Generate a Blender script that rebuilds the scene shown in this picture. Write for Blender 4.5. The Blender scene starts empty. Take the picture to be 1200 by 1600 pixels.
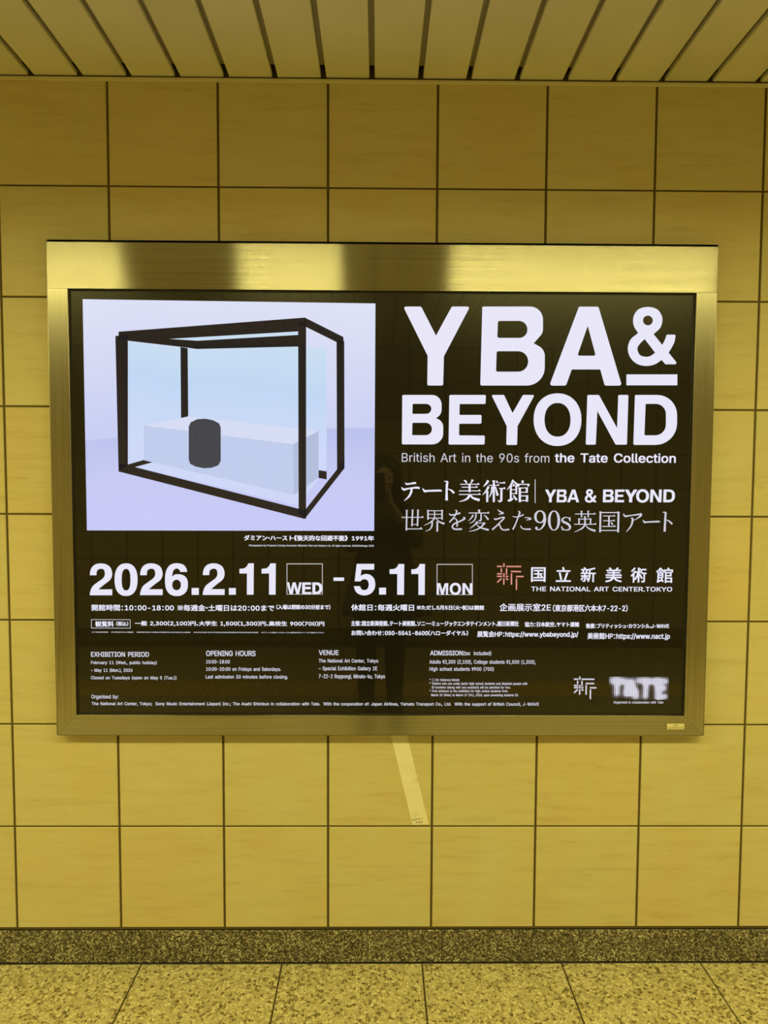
import bpy, bmesh, math, random
from mathutils import Vector, Matrix
from mathutils.geometry import delaunay_2d_cdt

random.seed(7)
SC = bpy.context.scene
COL = SC.collection

# ------------------------------------------------------------------ camera
CAM_LOC = (0.73982, -1.89831, 1.42201)
cd = bpy.data.cameras.new('camera')
cd.sensor_fit = 'VERTICAL'
cd.sensor_height = 32.0
cd.lens = 32.0 * 1052.94 / 1600.0
cd.clip_start = 0.01
cam = bpy.data.objects.new('camera', cd)
CX, CY, CZ = 1.5171087, -0.0822665, 0.0730220
cam.matrix_world = Matrix.Translation(CAM_LOC) @ (Matrix.Rotation(CZ, 4, 'Z') @ Matrix.Rotation(CX, 4, 'X') @ Matrix.Rotation(CY, 4, 'Y'))
COL.objects.link(cam)
SC.camera = cam

# ------------------------------------------------------------------ world, exposure
w = bpy.data.worlds.new('world')
SC.world = w
w.use_nodes = True
w.node_tree.nodes['Background'].inputs[0].default_value = (0.8, 0.66, 0.25, 1)
w.node_tree.nodes['Background'].inputs[1].default_value = 0.05
SC.view_settings.view_transform = 'Standard'
SC.view_settings.look = 'None'
SC.view_settings.exposure = 0.0
SC.view_settings.gamma = 1.0
SC.view_settings.use_curve_mapping = False
LAMP_COLOUR = (1.0, 0.885, 0.28)
LAMP_STRENGTH = 31.0
LIGHTS = [(-5.0, -3.7, 'long ceiling light farthest along the corridor to the left'), (-3.3, -1.95, 'long ceiling light beyond the left end of the display'),
          (-1.87, -0.50, 'ceiling light above the left end of the display, mirrored in its top bar'), (0.04, 0.557, 'short ceiling light mirrored left of centre in the top bar'),
          (1.088, 2.47, 'ceiling light mirrored across the right half of the top bar'), (2.9, 4.3, 'long ceiling light beyond the right end of the display'), (4.7, 6.1, 'long ceiling light farthest along the corridor to the right')]

# ------------------------------------------------------------------ materials
def mat(name):
    m = bpy.data.materials.new(name)
    m.use_nodes = True
    nt = m.node_tree
    return m, nt, nt.nodes['Principled BSDF']

def simple(name, col, rough=0.5, metal=0.0, spec=0.5):
    m, nt, b = mat(name)
    b.inputs['Base Color'].default_value = (*col, 1)
    b.inputs['Roughness'].default_value = rough
    b.inputs['Metallic'].default_value = metal
    b.inputs['Specular IOR Level'].default_value = spec
    return m

def N(nt, kind, **kw):
    n = nt.nodes.new(kind)
    for k, v in kw.items():
        setattr(n, k, v)
    return n

def ramp(nt, stops, interp='LINEAR'):
    r = N(nt, 'ShaderNodeValToRGB')
    r.color_ramp.interpolation = interp
    e = r.color_ramp.elements
    while len(e) < len(stops):
        e.new(0.5)
    for el, (p, c) in zip(e, stops):
        el.position = p
        el.color = (*c, 1)
    return r

def pos_map(nt, scale, use_random=True):
    """world position (plus a per-object shift) scaled"""
    g = N(nt, 'ShaderNodeNewGeometry')
    mp = N(nt, 'ShaderNodeMapping')
    mp.inputs['Scale'].default_value = scale
    if use_random:
        oi = N(nt, 'ShaderNodeObjectInfo')
        mul = N(nt, 'ShaderNodeVectorMath', operation='SCALE')
        cmb = N(nt, 'ShaderNodeCombineXYZ')
        for i in range(3):
            nt.links.new(oi.outputs['Random'], cmb.inputs[i])
        mul.inputs['Scale'].default_value = 37.0
        nt.links.new(cmb.outputs[0], mul.inputs[0])
        add = N(nt, 'ShaderNodeVectorMath', operation='ADD')
        nt.links.new(g.outputs['Position'], add.inputs[0])
        nt.links.new(mul.outputs[0], add.inputs[1])
        nt.links.new(add.outputs[0], mp.inputs['Vector'])
    else:
        nt.links.new(g.outputs['Position'], mp.inputs['Vector'])
    return mp

def noise(nt, vec, scale, detail=4, rough=0.55):
    n = N(nt, 'ShaderNodeTexNoise')
    n.inputs['Scale'].default_value = scale
    n.inputs['Detail'].default_value = detail
    n.inputs['Roughness'].default_value = rough
    nt.links.new(vec.outputs[0], n.inputs['Vector'])
    return n

def mixc(nt, fac, a, b, mode='MIX'):
    m = N(nt, 'ShaderNodeMix', data_type='RGBA', blend_type=mode)
    for sock, v in ((m.inputs[0], fac), (m.inputs[6], a), (m.inputs[7], b)):
        if isinstance(v, (int, float)):
            sock.default_value = v
        elif isinstance(v, tuple):
            sock.default_value = (*v, 1)
        else:
            nt.links.new(v, sock)
    return m.outputs[2]

def wall_tile_material():
    m, nt, b = mat('cream_tile')
    mp = pos_map(nt, (1, 1, 1))
    st = N(nt, 'ShaderNodeMapping')
    st.inputs['Scale'].default_value = (5.0, 5.0, 42.0)
    st.inputs['Rotation'].default_value = (0, math.radians(3), 0)
    nt.links.new(mp.outputs[0], st.inputs['Vector'])
    n1 = noise(nt, st, 1.0, 6, 0.62)
    n2 = noise(nt, mp, 6.0, 3, 0.5)
    n3 = noise(nt, st, 4.0, 3, 0.6)
    r1 = ramp(nt, [(0.28, (0.545, 0.475, 0.27)), (0.46, (0.605, 0.545, 0.325)), (0.75, (0.635, 0.58, 0.355))])
    nt.links.new(n1.outputs[0], r1.inputs[0])
    r2 = ramp(nt, [(0.33, (1.0, 0.925, 0.83)), (0.62, (1.0, 1.0, 1.0))])
    nt.links.new(n2.outputs[0], r2.inputs[0])
    c = mixc(nt, 0.7, r1.outputs[0], r2.outputs[0], 'MULTIPLY')
    r3 = ramp(nt, [(0.26, (0.72, 0.66, 0.55)), (0.34, (1, 1, 1))])
    nt.links.new(n3.outputs[0], r3.inputs[0])
    c = mixc(nt, 0.4, c, r3.outputs[0], 'MULTIPLY')
    oi = N(nt, 'ShaderNodeObjectInfo')
    r4 = ramp(nt, [(0.0, (1.0, 0.96, 0.88)), (0.3, (1.0, 0.985, 0.95)), (0.7, (0.985, 1.0, 1.0)), (1.0, (0.95, 0.96, 0.93))])
    nt.links.new(oi.outputs['Random'], r4.inputs[0])
    c = mixc(nt, 1.0, c, r4.outputs[0], 'MULTIPLY')
    nt.links.new(c, b.inputs['Base Color'])
    b.inputs['Roughness'].default_value = 0.42
    b.inputs['Specular IOR Level'].default_value = 0.35
    bp = N(nt, 'ShaderNodeBump')
    bp.inputs['Strength'].default_value = 0.12
    bp.inputs['Distance'].default_value = 0.002
    nt.links.new(n1.outputs[0], bp.inputs['Height'])
    nt.links.new(bp.outputs[0], b.inputs['Normal'])
    return m

def granite_material():
    m, nt, b = mat('dark_granite')
    mp = pos_map(nt, (1, 1, 1))
    v = N(nt, 'ShaderNodeTexVoronoi')
    v.inputs['Scale'].default_value = 290
    nt.links.new(mp.outputs[0], v.inputs['Vector'])
    r = ramp(nt, [(0.0, (0.012, 0.010, 0.008)), (0.26, (0.06, 0.048, 0.032)), (0.5, (0.15, 0.125, 0.085)), (0.74, (0.26, 0.235, 0.18)), (0.96, (0.60, 0.57, 0.48))])
    sep = N(nt, 'ShaderNodeSeparateColor')
    nt.links.new(v.outputs['Color'], sep.inputs[0])
    nt.links.new(sep.outputs[0], r.inputs[0])
    n2 = noise(nt, mp, 18, 4, 0.6)
    r2 = ramp(nt, [(0.35, (0.5, 0.48, 0.42)), (0.65, (1.1, 1.1, 1.05))])
    nt.links.new(n2.outputs[0], r2.inputs[0])
    c = mixc(nt, 0.75, r.outputs[0], r2.outputs[0], 'MULTIPLY')
    nt.links.new(c, b.inputs['Base Color'])
    b.inputs['Roughness'].default_value = 0.5
    return m

def terrazzo_material():
    m, nt, b = mat('cream_terrazzo')
    mp = pos_map(nt, (1, 1, 1))
    v = N(nt, 'ShaderNodeTexVoronoi')
    v.inputs['Scale'].default_value = 120
    v.inputs['Randomness'].default_value = 1.0
    dn = noise(nt, mp, 150, 2, 0.5)
    dv = N(nt, 'ShaderNodeVectorMath', operation='MULTIPLY_ADD')
    nt.links.new(dn.outputs['Color'], dv.inputs[0])
    dv.inputs[1].default_value = (0.006, 0.006, 0.006)
    nt.links.new(mp.outputs[0], dv.inputs[2])
    nt.links.new(dv.outputs[0], v.inputs['Vector'])
    sep = N(nt, 'ShaderNodeSeparateColor')
    nt.links.new(v.outputs['Color'], sep.inputs[0])
    chip = ramp(nt, [(0.0, (0.11, 0.085, 0.035)), (0.16, (0.17, 0.135, 0.06)), (0.30, (0.38, 0.33, 0.18)), (0.6, (0.52, 0.465, 0.27)), (0.9, (0.66, 0.605, 0.39))])
    nt.links.new(sep.outputs[0], chip.inputs[0])
    e = N(nt, 'ShaderNodeTexVoronoi', feature='DISTANCE_TO_EDGE')
    e.inputs['Scale'].default_value = 120
    nt.links.new(dv.outputs[0], e.inputs['Vector'])
    er = ramp(nt, [(0.04, (1, 1, 1)), (0.14, (0, 0, 0))])
    nt.links.new(e.outputs['Distance'], er.inputs[0])
    n2 = noise(nt, mp, 260, 3, 0.6)
    g = ramp(nt, [(0.4, (0.24, 0.20, 0.10)), (0.6, (0.56, 0.50, 0.30))])
    nt.links.new(n2.outputs[0], g.inputs[0])
    c = mixc(nt, er.outputs[0], chip.outputs[0], g.outputs[0])
    nt.links.new(c, b.inputs['Base Color'])
    b.inputs['Roughness'].default_value = 0.38
    return m

def slat_material():
    m, nt, b = mat('painted_ceiling_metal')
    mp = pos_map(nt, (1, 1, 1))
    n = noise(nt, mp, 3, 3)
    r = ramp(nt, [(0.35, (0.64, 0.61, 0.47)), (0.65, (0.70, 0.67, 0.52))])
    nt.links.new(n.outputs[0], r.inputs[0])
    nt.links.new(r.outputs[0], b.inputs['Base Color'])
    b.inputs['Roughness'].default_value = 0.5
    return m

def brushed_material(name, horizontal):
    """stainless steel; the UV map's U axis runs across the brushing so reflections smear across it"""
    m, nt, b = mat(name)
    mp = pos_map(nt, (1.6, 1, 420) if horizontal else (420, 1, 1.6), False)
    n = noise(nt, mp, 1.0, 3, 0.6)
    r = ramp(nt, [(0.3, (0.36, 0.345, 0.295)), (0.7, (0.53, 0.51, 0.44))])
    nt.links.new(n.outputs[0], r.inputs[0])
    nt.links.new(r.outputs[0], b.inputs['Base Color'])
    b.inputs['Metallic'].default_value = 1.0
    b.inputs['Roughness'].default_value = 0.20 if horizontal else 0.30
    b.inputs['Anisotropic'].default_value = 1.0 if horizontal else 0.65
    tg = N(nt, 'ShaderNodeTangent', direction_type='UV_MAP')
    tg.uv_map = 'UVMap'
    nt.links.new(tg.outputs[0], b.inputs['Tangent'])
    bp = N(nt, 'ShaderNodeBump')
    bp.inputs['Strength'].default_value = 0.06
    bp.inputs['Distance'].default_value = 0.0005
    nt.links.new(n.outputs[0], bp.inputs['Height'])
    nt.links.new(bp.outputs[0], b.inputs['Normal'])
    return m

def glass_material():
    """black glass: a sharp surface reflection over a faint hazy one"""
    m, nt, b = mat('black_display_glass')
    b.inputs['Base Color'].default_value = (0.003, 0.003, 0.003, 1)
    b.inputs['Roughness'].default_value = 0.27
    b.inputs['Specular IOR Level'].default_value = 0.42
    b.inputs['Coat Weight'].default_value = 1.0
    b.inputs['Coat Roughness'].default_value = 0.02
    b.inputs['Coat IOR'].default_value = 1.42
    return m

def screen_emit(name, col, strength=1.0):
    """lit part of a display behind glossy glass"""
    m, nt, b = mat(name)
    b.inputs['Base Color'].default_value = (0.004, 0.004, 0.004, 1)
    b.inputs['Roughness'].default_value = 0.04
    b.inputs['Emission Color'].default_value = (*col, 1)
    b.inputs['Emission Strength'].default_value = strength
    return m

M = dict(
    tile=wall_tile_material(), granite=granite_material(), terrazzo=terrazzo_material(),
    slat=slat_material(),
    grout=simple('dark_grout', (0.12, 0.085, 0.03), 0.9),
    floor_grout=simple('floor_grout', (0.07, 0.05, 0.02), 0.9),
    ceiling_back=simple('ceiling_backing', (0.34, 0.30, 0.20), 0.6),
    void=simple('dark_void', (0.012, 0.01, 0.006), 0.9),
    trim=simple('trim_paint', (0.66, 0.61, 0.45), 0.35),
    steel_h=brushed_material('steel_brushed_along', True), steel_v=brushed_material('steel_brushed_upright', False),
    bezel=simple('black_bezel', (0.010, 0.008, 0.007), 0.5),
    glass=glass_material(),
    white=screen_emit('lit_white', (0.80, 0.79, 0.93)),
    grey=screen_emit('lit_grey', (0.42, 0.40, 0.40)),
    soft=screen_emit('lit_soft_white', (0.62, 0.61, 0.70)),
    red=screen_emit('lit_red', (0.72, 0.27, 0.22)),
    pic_bar=screen_emit('lit_black_bar', (0.016, 0.013, 0.013)),
    pic_block=screen_emit('lit_dark_block', (0.05, 0.055, 0.07)),
    pic_top=screen_emit('lit_pale_top', (0.66, 0.71, 0.90)),
    pic_front=screen_emit('lit_grey_front', (0.52, 0.60, 0.84)),
    pic_side=screen_emit('lit_grey_side', (0.44, 0.51, 0.72)),
    tape=None,
    ink=simple('ink', (0.10, 0.08, 0.04), 0.8),
    badge=simple('pale_badge', (0.78, 0.72, 0.52), 0.4),
    badge_edge=simple('badge_edge', (0.16, 0.12, 0.05), 0.5),
    badge_green=simple('badge_green', (0.16, 0.28, 0.16), 0.5),
    tactile=simple('yellow_tactile', (0.75, 0.50, 0.10), 0.5),
    lamp_body=simple('lamp_body', (0.2, 0.19, 0.16), 0.5),
)

def picture_material(name, stops, axis_lo, axis_hi):
    """the lit photograph's pale backdrop: soft tone change down the picture, part of the printed image"""
    m, nt, b = mat(name)
    g = N(nt, 'ShaderNodeNewGeometry')
    s = N(nt, 'ShaderNodeSeparateXYZ')
    nt.links.new(g.outputs['Position'], s.inputs[0])
    mr = N(nt, 'ShaderNodeMapRange')
    mr.inputs['From Min'].default_value = axis_lo
    mr.inputs['From Max'].default_value = axis_hi
    nt.links.new(s.outputs['Z'], mr.inputs['Value'])
    mp = pos_map(nt, (1, 1, 1), False)
    n = noise(nt, mp, 4.0, 3)
    ad = N(nt, 'ShaderNodeMath', operation='MULTIPLY_ADD')
    nt.links.new(n.outputs[0], ad.inputs[0])
    ad.inputs[1].default_value = 0.35
    nt.links.new(mr.outputs[0], ad.inputs[2])
    sb = N(nt, 'ShaderNodeMath', operation='SUBTRACT')
    nt.links.new(ad.outputs[0], sb.inputs[0])
    sb.inputs[1].default_value = 0.175
    r = ramp(nt, stops)
    nt.links.new(sb.outputs[0], r.inputs[0])
    nt.links.new(r.outputs[0], b.inputs['Emission Color'])
    b.inputs['Emission Strength'].default_value = 1.0
    b.inputs['Base Color'].default_value = (0.004, 0.004, 0.004, 1)
    b.inputs['Roughness'].default_value = 0.04
    return m
M['tile_facing'] = simple('facing_tile_dimmed', (0.52, 0.44, 0.26), 0.4)  # cream tile colour darkened so the far wall mirrors as dimly lit
M['pic_back'] = picture_material('lit_pale_backdrop', [(0.0, (0.60, 0.62, 0.93)), (0.35, (0.56, 0.60, 0.90)), (0.7, (0.66, 0.68, 0.90)), (1.0, (0.72, 0.75, 0.92))], 1.27, 1.90)
M['pic_floor'] = picture_material('lit_pale_floor', [(0.0, (0.57, 0.58, 0.93)), (0.5, (0.56, 0.58, 0.90)), (1.0, (0.48, 0.53, 0.83))], 1.27, 1.56)
M['pic_pane'] = picture_material('lit_pale_blue_pane', [(0.0, (0.62, 0.65, 0.93)), (0.4, (0.60, 0.69, 0.94)), (0.75, (0.52, 0.68, 0.90)), (1.0, (0.60, 0.74, 0.88))], 1.3, 1.80)

def tape_material():
    m, nt, b = mat('paper_tape')
    mp = pos_map(nt, (1, 1, 1), False)
    n = noise(nt, mp, 30, 4, 0.6)
    r = ramp(nt, [(0.28, (0.66, 0.62, 0.50)), (0.40, (0.80, 0.76, 0.62)), (0.7, (0.84, 0.80, 0.66))])
    nt.links.new(n.outputs[0], r.inputs[0])
    nt.links.new(r.outputs[0], b.inputs['Base Color'])
    b.inputs['Roughness'].default_value = 0.55
    return m
M['tape'] = tape_material()

def lamp_material():
    m, nt, b = mat('lamp_diffuser')
    b.inputs['Base Color'].default_value = (0.8, 0.8, 0.8, 1)
    b.inputs['Emission Color'].default_value = (*LAMP_COLOUR, 1)
    b.inputs['Emission Strength'].default_value = LAMP_STRENGTH
    return m
M['lamp'] = lamp_material()

# ------------------------------------------------------------------ helpers
def empty(name, loc=(0, 0, 0)):
    o = bpy.data.objects.new(name, None)
    o.location = loc
    o.empty_display_size = 0.1
    COL.objects.link(o)
    return o

def tag(o, label=None, cat=None, group=None, kind=None):
    if label: o['label'] = label
    if cat: o['category'] = cat
    if group: o['group'] = group
    if kind: o['kind'] = kind
    return o

def link(name, me, parent=None, loc=None):
    o = bpy.data.objects.new(name, me)
    COL.objects.link(o)
    if parent is not None:
        o.parent = parent
        if loc is None:
            o.location = -Vector(parent.location)     # mesh is in world coordinates
        else:
            o.location = Vector(loc) - Vector(parent.location)
    elif loc is not None:
        o.location = loc
    return o

def mesh(name, bm, mats, smooth=False):
    me = bpy.data.meshes.new(name)
    bmesh.ops.recalc_face_normals(bm, faces=bm.faces)
    bm.to_mesh(me)
    bm.free()
    for m in (mats if isinstance(mats, (list, tuple)) else [mats]):
        me.materials.append(m)
    if smooth:
        for p in me.polygons: p.use_smooth = True
    return me

def add_box(bm, x0, x1, y0, y1, z0, z1):
    v = [bm.verts.new(c) for c in ((x0, y0, z0), (x1, y0, z0), (x1, y1, z0), (x0, y1, z0), (x0, y0, z1), (x1, y0, z1), (x1, y1, z1), (x0, y1, z1))]
    for f in ((3, 2, 1, 0), (4, 5, 6, 7), (0, 1, 5, 4), (1, 2, 6, 5), (2, 3, 7, 6), (3, 0, 4, 7)):
        bm.faces.new([v[i] for i in f])
    return v

def boxm(name, x0, x1, y0, y1, z0, z1, m, bevel=0.0, seg=2):
    bm = bmesh.new()
    add_box(bm, x0, x1, y0, y1, z0, z1)
    if bevel:
        bmesh.ops.bevel(bm, geom=bm.edges[:], offset=bevel, segments=seg, profile=0.5, affect='EDGES')
    return mesh(name, bm, m)

def chamfer_slab(bm, axis, x0, x1, z0, z1, yb, yf, c):
    """a slab whose front (at yf) has a small chamfer; axis 'y' = upright, 'z' = lying (x, y plane, yb/yf are heights)"""
    def P(a, b_, d):
        return (a, d, b_) if axis == 'y' else (a, b_, d)
    s = c if yf > yb else -c
    back = [bm.verts.new(P(a, b_, yb)) for a, b_ in ((x0, z0), (x1, z0), (x1, z1), (x0, z1))]
    rim = [bm.verts.new(P(a, b_, yf - s)) for a, b_ in ((x0, z0), (x1, z0), (x1, z1), (x0, z1))]
    fr = [bm.verts.new(P(a, b_, yf)) for a, b_ in ((x0 + c, z0 + c), (x1 - c, z0 + c), (x1 - c, z1 - c), (x0 + c, z1 - c))]
    for i in range(4):
        j = (i + 1) % 4
        bm.faces.new((back[i], back[j], rim[j], rim[i]))
        bm.faces.new((rim[i], rim[j], fr[j], fr[i]))
    bm.faces.new(fr)
    bm.faces.new(back[::-1])

# ------------------------------------------------------------------ the setting
T = 0.3
ZTB = 0.1107           # bottom of the lowest wall tile row
CEIL = 2.502
OPP = -3.88            # opposite wall
XL, XR = -5.2, 6.6

wall = link('wall_back', boxm('wall_back', XL, XR, 0.0, 0.12, 0.0, 2.62, M['grout']))
tag(wall, 'cream stone-tiled corridor wall behind the lit display', kind='structure')

def tile_rect(i, j):
    jx, jz = 0.0034, 0.0026
    x0, x1 = i * T + jx, (i + 1) * T - jx
    z0, z1 = ZTB + j * T + jz, ZTB + (j + 1) * T - jz
    if j == 0: z0 = ZTB
    return x0, x1, z0, min(z1, 2.498)

FX0, FX1, FZ0, FZ1 = -0.1605, 1.668, 0.689, 2.054      # display's outer edge
me_tile = None
vis = set()
for i in range(-2, 9):
    for j in range(0, 8):
        x0, x1, z0, z1 = tile_rect(i, j)
        if x0 > FX0 + .06 and x1 < FX1 - .06 and z0 > FZ0 + .03 and z1 < FZ1 - .05:
            continue                                    # wholly behind the display
        vis.add((i, j))
        key = 'tile_row_%d' % (0 if j == 0 else 7 if j == 7 else 1)
        me = bpy.data.meshes.get(key)
        if me is None:
            bm = bmesh.new()
            chamfer_slab(bm, 'y', 0, x1 - x0, 0, z1 - z0, 0.004, -0.0035, 0.0012)
            me = mesh(key, bm, M['tile'])
        link('tile', me, wall, (x0, random.uniform(-.00025, .00025), z0))
bm = bmesh.new()
for i in range(-17, 22):
    for j in range(0, 8):
        if (i, j) in vis or (-2 <= i < 9): continue
        x0, x1, z0, z1 = tile_rect(i, j)
        chamfer_slab(bm, 'y', x0, x1, z0, z1, 0.004, -0.0035, 0.0012)
o = link('outlying_tiles', mesh('outlying_tiles', bm, M['tile']), wall)
o['kind'] = 'stuff'

ow = link('wall_opposite', boxm('wall_opposite', XL, XR, OPP - 0.12, OPP, 0.0, 2.62, M['void']))
tag(ow, 'cream tiled wall across the corridor, seen only reflected in the dark display glass', kind='structure')
bm = bmesh.new()
for i in range(-17, 22):
    for j in range(0, 8):
        x0, x1, z0, z1 = tile_rect(i, j)
        chamfer_slab(bm, 'y', x0 + .112, x1 + .108, z0 + .001, z1, OPP - 0.004, OPP + 0.004, 0.0012)
o = link('tile_facing', mesh('tile_facing', bm, M['tile_facing']), ow)
o['kind'] = 'stuff'
for nm, a, b_ in (('wall_left', XL - .12, XL), ('wall_right', XR, XR + .12)):
    o = link(nm, boxm(nm, a, b_, OPP, 0, 0, 2.62, M['tile']))
    tag(o, 'plain end wall of the corridor', kind='structure')

# granite skirting: stones with hair joints
for nm, ya, yb in (('baseboard_back', 0.0, -0.0025), ('baseboard_opposite', OPP, OPP + 0.006)):
    base = link(nm, boxm(nm, XL, XR, min(ya, yb * .2 + ya * .8), max(ya, yb * .2 + ya * .8) + .0004, 0.0, 0.1035, M['void']))
    tag(base, 'speckled dark granite skirting along the foot of the tiled wall', kind='structure')
    if nm == 'baseboard_back':
        for k in range(-1, 4):
            x0, x1 = 0.0298 - .9025 + k * .9025 + .0005, 0.0298 + k * .9025 - .0005
            bm = bmesh.new()
            chamfer_slab(bm, 'y', 0, x1 - x0, 0, 0.0955, 0, -0.0032, 0.0005)
            link('stone', mesh('stone', bm, M['granite']), base, (x0, -0.0003, 0.0045))
        bm = bmesh.new()
        chamfer_slab(bm, 'y', XL, 0.0298 - 1.8033, 0.0025, 0.103, 0, -0.0032, 0.0008)
        chamfer_slab(bm, 'y', 0.0298 + 3 * .9025 + .001, XR, 0.0025, 0.103, 0, -0.0032, 0.0008)
        o = link('outlying_stones', mesh('outlying_stones', bm, M['granite']), base)
        o['kind'] = 'stuff'
    else:
        bm = bmesh.new()
        chamfer_slab(bm, 'y', XL, XR, 0.0025, 0.103, OPP, OPP + .008, 0.0008)
        link('stone_facing', mesh('stone_facing', bm, M['granite']), base)['kind'] = 'stuff'

# floor
floor = link('floor', boxm('floor', XL, XR, OPP, 0.0, -0.12, -0.0035, M['floor_grout']))
tag(floor, 'pale speckled terrazzo slab floor of the corridor', kind='structure')
FT = 0.40867
vis = set()
for i in range(-3, 6):
    for j in range(0, 3):
        vis.add((i, j))
        x0 = 0.05705 + i * FT
        key = 'floor_tile'
        me = bpy.data.meshes.get(key)
        if me is None:
            bm = bmesh.new()
            chamfer_slab(bm, 'z', 0, FT - .0046, -FT + .0036, 0, -0.0035, 0.0, 0.0009)
            me = mesh(key, bm, M['terrazzo'])
        link('floor_tile', me, floor, (x0 + .0023, -0.0045 - j * FT, random.uniform(-.0002, .0002)))
bm = bmesh.new()
bt = bmesh.new()
TY0, TY1 = -2.75, -2.45
for i in range(-13, 17):
    for j in range(0, 9):
        if (i, j) in vis: continue
        x0 = 0.05705 + i * FT + .0018
        y1 = -0.0045 - j * FT
        y0 = y1 - FT + .0036
        if x0 < XL or x0 + FT > XR: continue
        if y0 < OPP + .01: y0 = OPP + .01
        for (a, b_) in ((max(y0, TY1), y1), (y0, min(y1, TY0))):
            if b_ - a > .02: chamfer_slab(bm, 'z', x0, x0 + FT - .0036, a, b_, -0.0035, 0.0, 0.0009)
o = link('outlying_floor_tiles', mesh('outlying_floor_tiles', bm, M['terrazzo']), floor)
o['kind'] = 'stuff'
for i in range(-17, 22):
    chamfer_slab(bt, 'z', i * T + .002, (i + 1) * T - .002, TY0 + .003, TY1 - .003, -0.0035, 0.001, 0.001)
    for a in range(4):
        x = i * T + .045 + a * .07
        chamfer_slab(bt, 'z', x - .013, x + .013, TY0 + .02, TY1 - .02, 0.001, 0.006, 0.003)
o = link('tactile_paving', mesh('tactile_paving', bt, M['tactile']), floor)
o['kind'] = 'stuff'
tag(o, 'yellow ribbed guide strip laid in the floor')

# ceiling: long metal slats running away from the wall, dark gap between neighbours
ceil = link('ceiling', boxm('ceiling', XL, XR, OPP, 0.0, 2.56, 2.68, M['void']))
tag(ceil, 'ceiling of wide pale metal slats running away from the wall', kind='structure')
back = link('slat_backing', boxm('slat_backing', XL, XR, OPP, -0.035, 2.518, 2.524, M['ceiling_back']), ceil)
SP = 0.13185
SX = -0.20294
SG = 0.0142
def slat_bm(bm, x0, y0, y1):
    pts = [(0, .013), (0, .003), (.0006, .0012), (.0022, 0), (SP - SG - .0022, 0), (SP - SG - .0006, .0012), (SP - SG, .003), (SP - SG, .013)]
    a = [bm.verts.new((x0 + p[0], y0, CEIL + p[1])) for p in pts]
    b_ = [bm.verts.new((x0 + p[0], y1, CEIL + p[1])) for p in pts]
    n = len(pts)
    for i in range(n):
        bm.faces.new((a[i], a[(i + 1) % n], b_[(i + 1) % n], b_[i]))
    bm.faces.new(a[::-1]); bm.faces.new(b_)
bm = bmesh.new()
slat_bm(bm, 0, OPP + .02, -0.0045)
me_slat = mesh('ceiling_slat', bm, M['slat'])
bm = bmesh.new()
for k in range(-38, 52):
    x0 = SX + k * SP + SG / 2
    if -3 <= k <= 17:
        link('ceiling_slat', me_slat, ceil, (x0, 0, random.uniform(-.0006, .0006)))
    else:
        slat_bm(bm, x0, OPP + .02, -0.006)
o = link('outlying_slats', mesh('outlying_slats', bm, M['slat']), ceil)
o['kind'] = 'stuff'

bm = bmesh.new()
add_box(bm, XL, XR, -0.0075, 0.0, 2.4885, 2.4975)
bmesh.ops.bevel(bm, geom=bm.edges[:], offset=.0006, segments=1, affect='EDGES')
tr = link('trim_1', mesh('trim_1', bm, M['trim']))
tag(tr, 'thin pale metal edge strip between the ceiling slats and the top tiles', kind='structure')

# ------------------------------------------------------------------ ceiling lights
LY = -1.56
def ceiling_light(x0, x1, label):
    t = empty('ceiling_light', ((x0 + x1) / 2, LY, CEIL - .060))
    tag(t, label, 'ceiling light', 'fluorescent ceiling lights')
    w_ = 0.14
    bm = bmesh.new()
    z0, z1 = CEIL - .060, CEIL - .0015  # deep opaque sides added to hold lamp light off the upper wall
    for a, b_, c, d in ((x0 - .012, x1 + .012, LY - w_ - .01, LY - w_), (x0 - .012, x1 + .012, LY + w_, LY + w_ + .01), (x0 - .012, x0, LY - w_, LY + w_), (x1, x1 + .012, LY - w_, LY + w_)):
        add_box(bm, a, b_, c, d, z0, z1)
    add_box(bm, x0, x1, LY - w_, LY + w_, z1 - .004, z1)
    link('lamp_shading_frame', mesh('lamp_shading_frame', bm, M['lamp_body']), t)
    bm = bmesh.new()
    z = CEIL - .008
    v = [bm.verts.new(c) for c in ((x0, LY - w_, z), (x0, LY + w_, z), (x1, LY + w_, z), (x1, LY - w_, z))]
    bm.faces.new(v)
    me = bpy.data.meshes.new('diffuser')
    bm.to_mesh(me); bm.free(); me.materials.append(M['lamp'])
    link('diffuser', me, t)
for x0, x1, lb in LIGHTS:
    ceiling_light(x0, x1, lb)

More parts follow.
